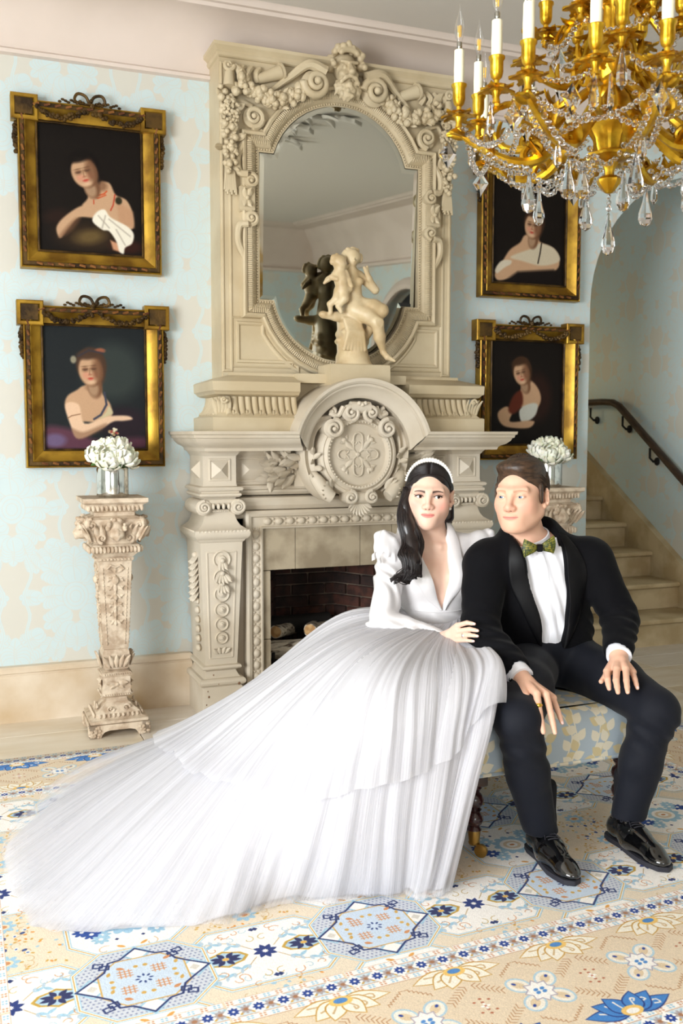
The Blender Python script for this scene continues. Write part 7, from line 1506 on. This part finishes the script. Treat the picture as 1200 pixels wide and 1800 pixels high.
def skirt(name, mt, nu, nv, tmax, lift, amp, f0, seed, u0=0, u1=12, closed=True):
    rg = np.random.default_rng(seed); K = np.stack([cat(np.array(ME)[:, i], 1200, closed=True) for i in range(7)], 1); ph = rg.uniform(0, 6.28, 8)
    us = np.linspace(u0 / 12, u1 / 12, nu, endpoint=not closed); ii = np.minimum((us * 1200).astype(int), 1199); fr = us * 1200 - ii; K2 = K[ii] * (1 - fr)[:, None, None] + K[(ii + 1) % 1200] * fr[:, None, None]
    tm = np.interp(us * 12, np.arange(13), list(tmax) + [tmax[0]]) * (1 + .012 * np.sin(us * 46 + 1) + .004 * np.sin(us * 197)); G = np.empty((nu, nv, 3))
    for i in range(nu): D = cat(K2[i], 181); t = np.linspace(0, tm[i], nv) * 180; j = np.minimum(t.astype(int), 179); G[i] = D[j] * (1 - (t - j))[:, None] + D[np.minimum(j + 1, 180)] * (t - j)[:, None]
    dU = np.gradient(G, axis=0); dV = np.gradient(G, axis=1); Nn = np.cross(dU, dV); Nn /= np.linalg.norm(Nn, axis=2)[..., None] + 1e-9
    if Nn[nu // 3, nv // 2, 2] < 0: Nn = -Nn
    v = np.linspace(0, 1, nv)[None]; u = us[:, None] * 12
    fold = sum(a * np.sin(f * u + ph[i] + .8 * np.sin(u * 1.7 + ph[i]) + wv * v) for i, (f, a, wv) in enumerate(((f0, .5, 1.2), (f0 * 1.9, .35, -1), (f0 * 3.3, .22, 1.5), (f0 * 6.1, .12, .5), (f0 * .45, .5, .8))))
    ed = 1.0 if closed else np.clip(np.minimum(us[:, None] * 12 - u0, u1 - us[:, None] * 12) * 2.5 + .15, 0, 1); G = G + Nn * ((lift[0] + lift[1] * v ** 2) * ed + amp * fold * (.12 + v ** 1.3))[..., None]; G[..., 2] = np.maximum(G[..., 2], .016 + .004 * (1 + np.sin(u * 9)))
    V = G.reshape(-1, 3); I, J = np.meshgrid(np.arange(nu if closed else nu - 1), np.arange(nv - 1), indexing='ij'); I, J = I.ravel(), J.ravel(); I2 = (I + 1) % nu
    F = np.stack([I * nv + J, I2 * nv + J, I2 * nv + J + 1, I * nv + J + 1], 1); uv = np.stack([np.repeat(us, nv), np.tile(np.linspace(0, 1, nv), nu)], 1)
    return rawmesh(name, V, F, mt, bride, uv=uv)
skirt('tulle_skirt', M['tulle'], 1100, 90, [1] * 12, (0, 0), .015, 4.2, 1)
skirt('tulle_overskirt', M['tulle3'], 760, 60, [.47, .54, .57, .60, .58, .55, .52, .55, .58, .5, .5, .9], (.012, .03), .012, 6.5, 5, 0, 9, False)
skirt('sheer_hem_layer', M['tulle2'], 900, 60, [1.0] * 12, (.012, .02), .016, 5.3, 9, 0, 9, False)
b = MB(); rr = random.Random(3)                    # gathered tulle puffs between the couple
P = cat([(1.50, 2.84, .645), (1.56, 2.78, .655), (1.585, 2.72, .635), (1.565, 2.67, .60)], 14)
G = []
for k, p in enumerate(P): G.append([tuple(p + np.array([.03 * cos(a) * (1 + .15 * sin(5 * a + k)), -.012 + .02 * sin(a), .028 * sin(a) * (1 + .15 * sin(7 * a + k))])) for a in np.linspace(0, 2 * pi, 26)])
b.grid(G); b.build('tulle_puff', M['tulle2'], bride, uv=[(x * 2, .8) for x, y, z in b.v])
G = [[(1.672 + .098 * u + .004 * sin(11 * w + 3 * u), 2.735 - .012 * sin(pi * u) + .004 * sin(14 * w + 5 * u), .655 - .085 * u - .045 * w * sin(pi * u) ** .7) for w in np.linspace(0, 1, 14)] for u in np.linspace(0, 1, 16)]
b = MB(); b.grid(G); b.build('tulle_puff', M['tulle2'], bride, uv=[(x * 2, .8) for x, y, z in b.v])
# ================================================================== the groom
groom = thing('person', 'seated man in black velvet dinner jacket and feathered bow tie, hands on his knees', 'person', (1.95, 2.9, 0))
RM_ = RZ(radians(-54))[:3, :3] @ rot3(.03, -.03, 0); OM = (1.783, 2.845, 1.146); KM = 1.06; SKM = c(226, 180, 154)
RT = rot3(0, 0, radians(-18))
HR = dict(w=(1.632, 2.60, .590), kn=[(1.588, 2.49, .557), (1.615, 2.47, .566), (1.648, 2.468, .560), (1.680, 2.48, .543)], mid=[(1.580, 2.452, .522), (1.600, 2.432, .520), (1.640, 2.43, .512), (1.680, 2.452, .510)], tip=[(1.584, 2.432, .485), (1.600, 2.408, .466), (1.641, 2.408, .460), (1.682, 2.432, .478)], th=[(1.605, 2.55, .535), (1.60, 2.52, .508), (1.60, 2.495, .49)])
HL = dict(w=(2.003, 2.585, .625), kn=[(1.925, 2.54, .590), (1.945, 2.517, .601), (1.973, 2.508, .601), (2.006, 2.515, .586)], mid=[(1.905, 2.51, .572), (1.918, 2.484, .575), (1.950, 2.474, .574), (1.993, 2.486, .570)], tip=[(1.898, 2.492, .548), (1.904, 2.455, .545), (1.934, 2.446, .545), (1.984, 2.462, .549)], th=[(1.955, 2.56, .588), (1.925, 2.545, .575), (1.895, 2.53, .562)])
xs = lin((1.5, .005), (1.565, .0018), (1.70, .0014), (1.885, .0018), (2.03, .005), (2.2,)); ys = lin((2.28, .008), (2.39, .0018), (2.63, .004), (2.70, .0014), (2.83, .0026), (2.96, .006), (3.1,)); zs = lin((.012, .012), (.44, .0018), (.65, .006), (.93, .004), (1.0, .0014), (1.2, .003), (1.31,))
s = SDF(xs, ys, zs)
def torso_m(s, e=0):
    E = lambda p, r, k=.04: s.ell(p, tuple(v + e for v in r), k, R=RT)
    E((1.885, 2.90, .80), (.175, .105, .19)); E((1.935, 2.92, .65), (.155, .115, .14)); s.cap((1.715, 2.93, .905), (2.045, 2.82, .915), .06 + e, .06 + e, .04); s.cap((1.84, 2.90, .93), (1.90, 2.885, .93), .085 + e, .085 + e, .04)
torso_m(s); s.chain([(1.695, 2.925, .90), (1.605, 2.80, .695), (1.635, 2.60, .590)], [.058, .044, .03], .02); s.chain([(2.055, 2.81, .905), (2.118, 2.725, .71), (2.003, 2.585, .628)], [.058, .044, .03], .02)
s.cap((1.865, 2.90, .93), (1.80, 2.865, 1.08), .062, .060, .03)
s.ell((1.945, 2.93, .555), (.165, .125, .095), .03); s.chain([(1.87, 2.9, .545), (1.56, 2.475, .485), (1.695, 2.550, .13), (1.69, 2.50, .06)], [.075, .055, .034, .028], .03); s.chain([(2.02, 2.88, .545), (2.052, 2.455, .465), (2.012, 2.53, .12), (2.0, 2.48, .06)], [.075, .055, .034, .028], .03)
hand(s, HR['w'], HR['kn'], HR['mid'], HR['tip'], .0106, HR['th']); hand(s, HL['w'], HL['kn'], HL['mid'], HL['tip'], .0106, HL['th'])
head(s, RM_, OM, KM, True)
s.mesh('body', M['skinM'], groom, color=lambda V: facecol(RM_, OM, KM, True, V, SKM))
eyes(RM_, OM, KM, groom, M['iris_blue'], (-.12, -1, .03)); nails(HR['mid'], HR['tip'], (-.1, -.8, .4), .0095, groom); nails(HL['mid'], HL['tip'], (-.1, -.4, .9), .0095, groom)
# short brown hair, side parted and swept over
s = SDF.uni((1.66, 2.70, 1.0), (1.92, 3.0, 1.32), .0024); s.frame(RM_, OM, KM)
s.ell((0, .026, .034), (.0800, .098, .0885), .01); s.ell((-.010, -.028, .092), (.056, .052, .025), .03); s.ell((.025, .0, .09), (.042, .07, .025), .03)
s.ell((0, -.120, -.012), (.072, .098, .100), .010, op='sub'); s.box((0, -.075, -.10), (.1, .07, .10), .01, op='sub'); s.box((0, .06, -.13), (.1, .1, .075), .016, op='sub')
for q in (-1, 1): s.ell((q * .088, .010, -.012), (.016, .026, .036), .006, op='sub'); s.ell((q * .064, -.085, .075), (.022, .034, .02), .012, op='sub'); s.ell((q * .0765, -.014, .006), (.0052, .013, .034), .006)
s.frame(); hm = s.mesh('hair', M['hairM'], groom)
rr = random.Random(21); b = MB(); HQ = lambda x, y, z: np.asarray(OM) + RM_ @ (np.array([x, y, z]) * KM)
for k in range(330):                               # combed locks over the top
    x0 = rr.uniform(-.062, .064); y0 = -.058 + .02 * rr.random() + 6 * abs(x0) ** 2.0 * .8; P = []; dx = rr.uniform(-.026, -.006); z1 = rr.uniform(-.0015, .002)
    for u in np.linspace(0, 1, 9): yy = y0 + .12 * u; xx = x0 + dx * sin(pi * u * .6); f = max(.04, 1 - (xx / .083) ** 2 - ((yy - .026) / .104) ** 2); P.append(HQ(xx, yy, .034 + .0915 * sqrt(f) + .0125 * math.exp(-((u - .22) / .32) ** 2) * (1 - abs(xx) / .09) + z1))
    b.tube(P, [.0007, .0013, .0016, .0016, .0016, .0016, .0015, .0012, .0005], 5)
for q in (-1, 1):
    for k in range(160):                           # short sides brushed back and down
        z0 = rr.uniform(-.005, .075); y0 = rr.uniform(-.03, .09); P = []
        for u in np.linspace(0, 1, 6): yy = y0 + .028 * u; zz = z0 - .024 * u; f = max(.05, 1 - ((yy - .026) / .100) ** 2 - ((zz - .034) / .0905) ** 2); P.append(HQ(q * (.0808 * sqrt(f) + .0006), yy, zz))
        if abs(P[0][0]) and not (-.02 < y0 + .01 < .04 and z0 < .03): b.tube(P, [.0005, .0011, .0012, .0012, .001, .0004], 4)
tag(b.build('swept_locks', M['hairM'], hm, ang=2), kind='stuff')
# trousers
s = SDF.uni((1.43, 2.33, .07), (2.2, 3.12, .68), .0055)
s.ell((1.945, 2.935, .555), (.175, .135, .105), .03); s.ell((1.94, 2.89, .60), (.15, .11, .07), .03)
s.chain([(1.87, 2.9, .545), (1.70, 2.67, .522), (1.556, 2.478, .488)], [.10, .09, .073], .03); s.chain([(1.556, 2.478, .488), (1.62, 2.52, .30), (1.688, 2.545, .09)], [.070, .066, .055], .02)
s.chain([(2.02, 2.88, .545), (2.045, 2.65, .515), (2.055, 2.46, .468)], [.10, .09, .074], .03); s.chain([(2.055, 2.46, .468), (2.035, 2.50, .29), (2.012, 2.527, .10)], [.071, .067, .055], .02)
s.box((1.69, 2.545, .057), (.1, .1, .035), .004, op='sub'); s.box((2.012, 2.527, .066), (.1, .1, .035), .004, op='sub')
s.disp(lambda X, Y, Z: .003 * wob3(X, Y, Z, 22) + .004 * np.sin(Z * 95 + X * 60 + 2 * wob3(X, Y, Z, 10)) * np.exp(-((Z - .40) / .06) ** 2) + 0)
s.mesh('trousers', M['wool'], groom); ST_ = s
# velvet jacket, shirt, cummerbund
s = SDF.uni((1.5, 2.54, .50), (2.24, 3.12, 1.07), .0045); torso_m(s, .024)
s.ell((1.95, 2.945, .57), (.19, .135, .085), .03); s.chain([(1.695, 2.925, .90), (1.605, 2.80, .695)], [.078, .064], .03); s.chain([(1.605, 2.80, .695), (1.632, 2.635, .606)], [.064, .052], .02); s.chain([(2.055, 2.81, .905), (2.118, 2.725, .71)], [.076, .062], .03); s.chain([(2.118, 2.725, .71), (2.018, 2.605, .642)], [.062, .05], .02)
s.cap((1.835, 2.925, .99), (1.91, 2.91, .99), .075, .075, .03)
s.disp(lambda X, Y, Z: .0035 * wob3(X, Y, Z, 26) + .0045 * np.sin((Z + .5 * X + .4 * Y) * 120 + 2.5 * wob3(X, Y, Z, 9)) * (np.exp(-(((X - 1.61) / .06) ** 2 + ((Z - .70) / .08) ** 2)) + np.exp(-(((X - 2.10) / .06) ** 2 + ((Z - .70) / .09) ** 2))))
JP = [(1.09, 1.76, 1.925), (1.02, 1.768, 1.915), (.958, 1.772, 1.913), (.90, 1.784, 1.918), (.823, 1.802, 1.928), (.722, 1.838, 1.930), (.608, 1.852, 1.921), (.58, 1.86, 1.93), (.50, 1.80, 2.06)]
wedge(s, JP, 2.93); s.cap((1.865, 2.885, .90), (1.80, 2.845, 1.12), .068, .068, .006, op='sub'); s.cap((1.632, 2.64, .607), (1.65, 2.5, .55), .042, .042, .003, op='sub'); s.cap((2.02, 2.608, .643), (1.95, 2.53, .60), .040, .04, .003, op='sub')
s.mesh('velvet_jacket', M['velvet'], groom); SJ = s
drape('satin_lapel', s, [(1.768, 1.01), (1.772, .958), (1.784, .90), (1.803, .823), (1.838, .722), (1.852, .618)], [(1.752, 1.0), (1.732, .95), (1.728, .90), (1.742, .83), (1.79, .72), (1.846, .615)], M['lapel'], groom, off=.006, ymax=2.93)
drape('satin_lapel', s, [(1.918, 1.015), (1.915, .958), (1.92, .90), (1.93, .823), (1.932, .722), (1.923, .618)], [(1.945, 1.005), (1.968, .95), (1.984, .90), (1.99, .823), (1.975, .722), (1.93, .618)], M['lapel'], groom, off=.006, ymax=2.93)
b = MB(); yb = (SJ.front(1.815, .612) or 2.78) - .004; b.disc([(.009, 0), (.0095, .003), (.008, .004), (.005, .003), (.0005, .003)], 1.815, yb, .612, 16); b.build('jacket_button', M['lapel'], groom)
s = SDF.uni((1.70, 2.72, .60), (2.06, 3.02, 1.04), .004); torso_m(s, .010); s.cap((1.866, 2.885, .90), (1.86, 2.875, .96), .08, .075, .03)
s.box((1.88, 2.9, 1.02), (.3, .3, .052), .004, op='sub')
s.cap((1.862, 2.895, .94), (1.80, 2.862, 1.1), .0635, .062, .004, op='sub')
s.disp(lambda X, Y, Z: .0022 * np.sin((X + .35 * Z) * 150 + 2.2 * wob3(X, Y, Z, 11)) + .0025 * wob3(X, Y, Z, 30)); s.mesh('shirt_front', M['shirt'], groom); SS = s
drape('placket', s, [(1.823, .965), (1.85, .82), (1.878, .70), (1.882, .62)], [(1.845, .965), (1.872, .82), (1.90, .70), (1.904, .62)], M['shirt'], groom, off=.0015, round_=.001)
s = SDF.uni((1.76, 2.72, .50), (2.06, 3.05, .63), .004); torso_m(s, .018); s.ell((1.945, 2.93, .57), (.172, .128, .08), .03); s.box((1.9, 2.9, .665), (.3, .4, .05), .003, op='sub'); s.disp(lambda X, Y, Z: .0016 * np.sin(Z * 420)); s.mesh('cummerbund', M['lapel'], groom)
def collar():
    b = MB(); ax0 = np.array([1.864, 2.893, .935]); ax1 = np.array([1.80, 2.862, 1.1]); d = (ax1 - ax0) / np.linalg.norm(ax1 - ax0); X = np.cross(d, (0, 0, 1.0)); X /= np.linalg.norm(X); Yv = np.cross(d, X); G = []
    for a in np.linspace(0, 2 * pi, 40):
        q = X * cos(a) + Yv * sin(a); fr = max(0, -(q @ np.array([.31, -.95, 0])) * -1); hh = .060 + .014 * max(0, q[1])
        G.append([ax0 + d * .012 + q * .078, ax0 + d * (.012 + hh * .6) + q * .075, ax0 + d * (.012 + hh) + q * .0725, ax0 + d * (.012 + hh) + q * .0675, ax0 + d * .012 + q * .068])
    b.grid(G); b.build('shirt_collar', M['shirt'], groom)
    for pts in (((1.80, 2.795, .985), (1.838, 2.785, .977), (1.80, 2.782, .945), (1.778, 2.80, .972)), ((1.852, 2.782, .977), (1.90, 2.80, 1.0), (1.91, 2.80, .965), (1.868, 2.775, .945))):
        P = np.array(pts); b = MB(); b.add(np.vstack([P, P + (0, .006, 0)]), [(0, 1, 2, 3), (7, 6, 5, 4), (0, 4, 5, 1), (1, 5, 6, 2), (2, 6, 7, 3), (3, 7, 4, 0)]); b.build('collar_point', M['shirt'], groom, smooth=False)
collar()
def feather():
    p = Pic(220, 120, (58, 62, 26)); rr = random.Random(2); p.wrap = True
    for j in range(10, -1, -1):
        for k in range(20):
            x, y = k * 11 + (5.5 if j % 2 else 0), j * 12; cl = rr.choice([(150, 140, 40), (120, 128, 36), (176, 160, 56), (84, 96, 34), (52, 66, 34)]); p.ell(x, y, 8, 9, 0, (28, 34, 20), 1.2); p.ell(x, y + 1, 6.5, 7.5, 0, cl, 1.5); p.ell(x, y + 3, 3.2, 4, 0, (44, 52, 24), 1.5)
    return p.image('feather_scales')
FM = picmat('feather_bow_cloth', feather(), .45, .3, 500, spec=.5)
bt = np.array((1.808, 2.764, .972)); rx_ = RT @ np.array([1, 0, 0]); ry_ = RT @ np.array([0, 1, 0]); tz = np.array([0, 0, 1.0])
def bowlobe(s_, R0):
    n, m = 12, 10; Gf = []; Gb = []
    for i in range(n + 1):
        u = i / n; h = .010 + (.020 if s_ > 0 else .0215) * u ** .9; x = .008 + .052 * u - .006 * u * u
        f, g = [], []
        for j in range(m + 1):
            v = j / m * 2 - 1; xe = x + (.006 * (1 - v * v) - .004) * u; th = .009 * sin(pi * min(1, u * .8 + .12)) * (1 - .7 * v * v) + .002; z = h * v + .20 * (x if s_ > 0 else -x * .12); p0 = bt + rx_ * s_ * xe + tz * (z + .0) + ry_ * .004
            f.append(p0 - ry_ * th); g.append(p0 + ry_ * th * .6)
        Gf.append(f); Gb.append(g[::-1])
    b = MB(); b.grid(Gf); b.grid(Gb); uv = [((i / n) * .6 + .2 * s_, (j / m) * .6) for i in range(n + 1) for j in range(m + 1)] * 2
    return b.build('bow_wing', FM, R0, uv=uv, ang=1.5)
b = MB(); b.box(-.009, .009, -.012, .008, -.0125, .0125, M=TR(*bt) @ RZ(radians(-18)), b=.003); kn = b.build('bow_tie', M['lapel'], groom); bowlobe(-1, kn); bowlobe(1, kn)
def cuff(a, e, r0, r1, lk):
    a, e = np.array(a), np.array(e); b = MB(); b.tube([a, a * .5 + e * .5, e, e + (a - e) * .02, a * .3 + e * .7], [r0, (r0 + r1) / 2, r1, r1 - .004, r1 - .005], 24, caps=False); cf = b.build('shirt_cuff', M['shirt'], groom)
    b = MB(); d = np.array(lk); b.sph(d, (.0075, .004, .0075), 12, 7); b.build('cufflink', M['patent'], cf)
cuff((1.632, 2.645, .609), (1.634, 2.588, .582), .042, .043, (1.596, 2.588, .583)); cuff((2.025, 2.615, .645), (2.000, 2.578, .624), .040, .041, (2.045, 2.59, .63))
b = MB(); a = np.array(HR['kn'][1]) * .35 + np.array(HR['mid'][1]) * .65; d = np.array(HR['mid'][1]) - np.array(HR['kn'][1]); d /= np.linalg.norm(d); Mr = TR(*a) @ np.array(Vector(d).to_track_quat('Z', 'Y').to_matrix().to_4x4())
b.tube([(Mr @ np.array([.0112 * cos(t), .0112 * sin(t), 0, 1]))[:3] for t in np.linspace(0, 2 * pi, 24)], .0022, 7); rg = b.build('signet_ring', M['gold'], groom); b = MB(); b.sph(a + np.array((-.003, -.0115, .003)), (.0075, .0035, .0075), 12, 7); b.build('signet', M['gold'], rg)
# socks and patent shoes
def shoe(heel, toe, ank, sx):
    h, t = np.array(heel), np.array(toe); d = t - h; L = np.linalg.norm(d[:2]); a = atan2(d[1], d[0]) + pi / 2; R = RZ(a)[:3, :3]; o = np.array([(h[0]), (h[1]), .0135])
    lo = np.minimum(h, t) - .07; hi = np.maximum(h, t) + .07; s = SDF.uni((lo[0], lo[1], .01), (hi[0], hi[1], .17), .003); s.frame(R, o)
    s.cap((0, -.035, .05), (0, -.12, .04), .038, .043, .03); s.cap((0, -.12, .038), (0, -.215, .03), .043, .036, .03); s.ell((.004 * sx, -L + .045, .026), (.034, .047, .021), .02); s.cap((0, -.04, .05), (0, -.06, .085), .037, .038, .02); s.ell((0, -.13, .06), (.03, .06, .02), .02)
    s.cap((0, -.05, .10), (0, -.05, .16), .034, .034, .006, op='sub'); s.box((0, -.1, -.02), (.1, .3, .034), .003, op='sub'); s.box((0, -.05, .135), (.06, .05, .028), .006, op='sub'); s.cap((-.032, -.135, .075), (.032, -.135, .075), .002, .002, .002, op='sub'); s.cap((-.05, -.115, .03), (-.02, -.10, .085), .0014, .0014, .002, op='sub'); s.cap((.05, -.115, .03), (.02, -.10, .085), .0014, .0014, .002, op='sub')
    s.frame()
    def top(x, y):
        q = R @ np.array([x, y, 0]) + o; i = int(np.clip(np.searchsorted(s.g[0], q[0]), 0, len(s.g[0]) - 1)); j = int(np.clip(np.searchsorted(s.g[1], q[1]), 0, len(s.g[1]) - 1)); k = np.nonzero(s.d[i, j] < 0)[0]
        return np.array([q[0], q[1], (s.g[2][k[-1]] if len(k) else .09) + .0028])
    lc = MB()
    for k in range(5): y = -.088 - .013 * k; lc.tube(cat([top(-.019, y), top(-.008, y - .002), top(.008, y - .003), top(.019, y)], 9), .0019, 5)
    t0 = top(0, -.084)
    for q in (-1, 1): lc.tube(cat([t0, t0 + R @ np.array([q * .016, 0, .006]), t0 + R @ np.array([q * .034, -.012, .001]), t0 + R @ np.array([q * .026, .006, .003]), t0], 16), .0016, 5); lc.tube(cat([t0, top(q * .016, -.11) + (0, 0, .003), top(q * .026, -.135) + (0, 0, .002)], 8), .0016, 5)
    up = s.mesh('shoe', M['patent'], groom)
    b = MB(); P = [(.030, 0), (.037, -.03), (.034, -.09), (.042, -.15), (.045, -.19), (.04, -L + .055), (.026, -L + .012), (0, -L - .004)]; P = [(x + .002, y) for x, y in P] + [(-x - .002, y) for x, y in P[::-1]] + [(-.018, .012), (.018, .012)]
    V = [o + R @ np.array([x, y, 0.001]) for x, y in P] + [o + R @ np.array([x, y, .016]) for x, y in P]; n = len(P); b.add(V, [tuple(range(n)), tuple(range(2 * n - 1, n - 1, -1))] + [(j, (j + 1) % n, n + (j + 1) % n, n + j) for j in range(n)]); b.build('sole', M['lace'], up)
    W = lambda x, y, z: o + R @ np.array([x, y, z])
    tag(lc.build('shoelaces', M['lace'], up), kind='stuff')
    s = SDF.uni((ank[0] - .06, ank[1] - .07, .06), (ank[0] + .06, ank[1] + .07, .26), .004); s.cap((ank[0], ank[1], .235), (ank[0], ank[1], .13), .046, .043); q = W(0, -.055, .075); s.cap((ank[0], ank[1], .13), tuple(q), .042, .038, .02); s.mesh('sock', M['sock'], groom)
shoe((1.700, 2.605, 0), (1.665, 2.330, 0), (1.692, 2.548, .13), 1); shoe((1.995, 2.585, 0), (1.985, 2.300, 0), (2.01, 2.53, .13), -1)
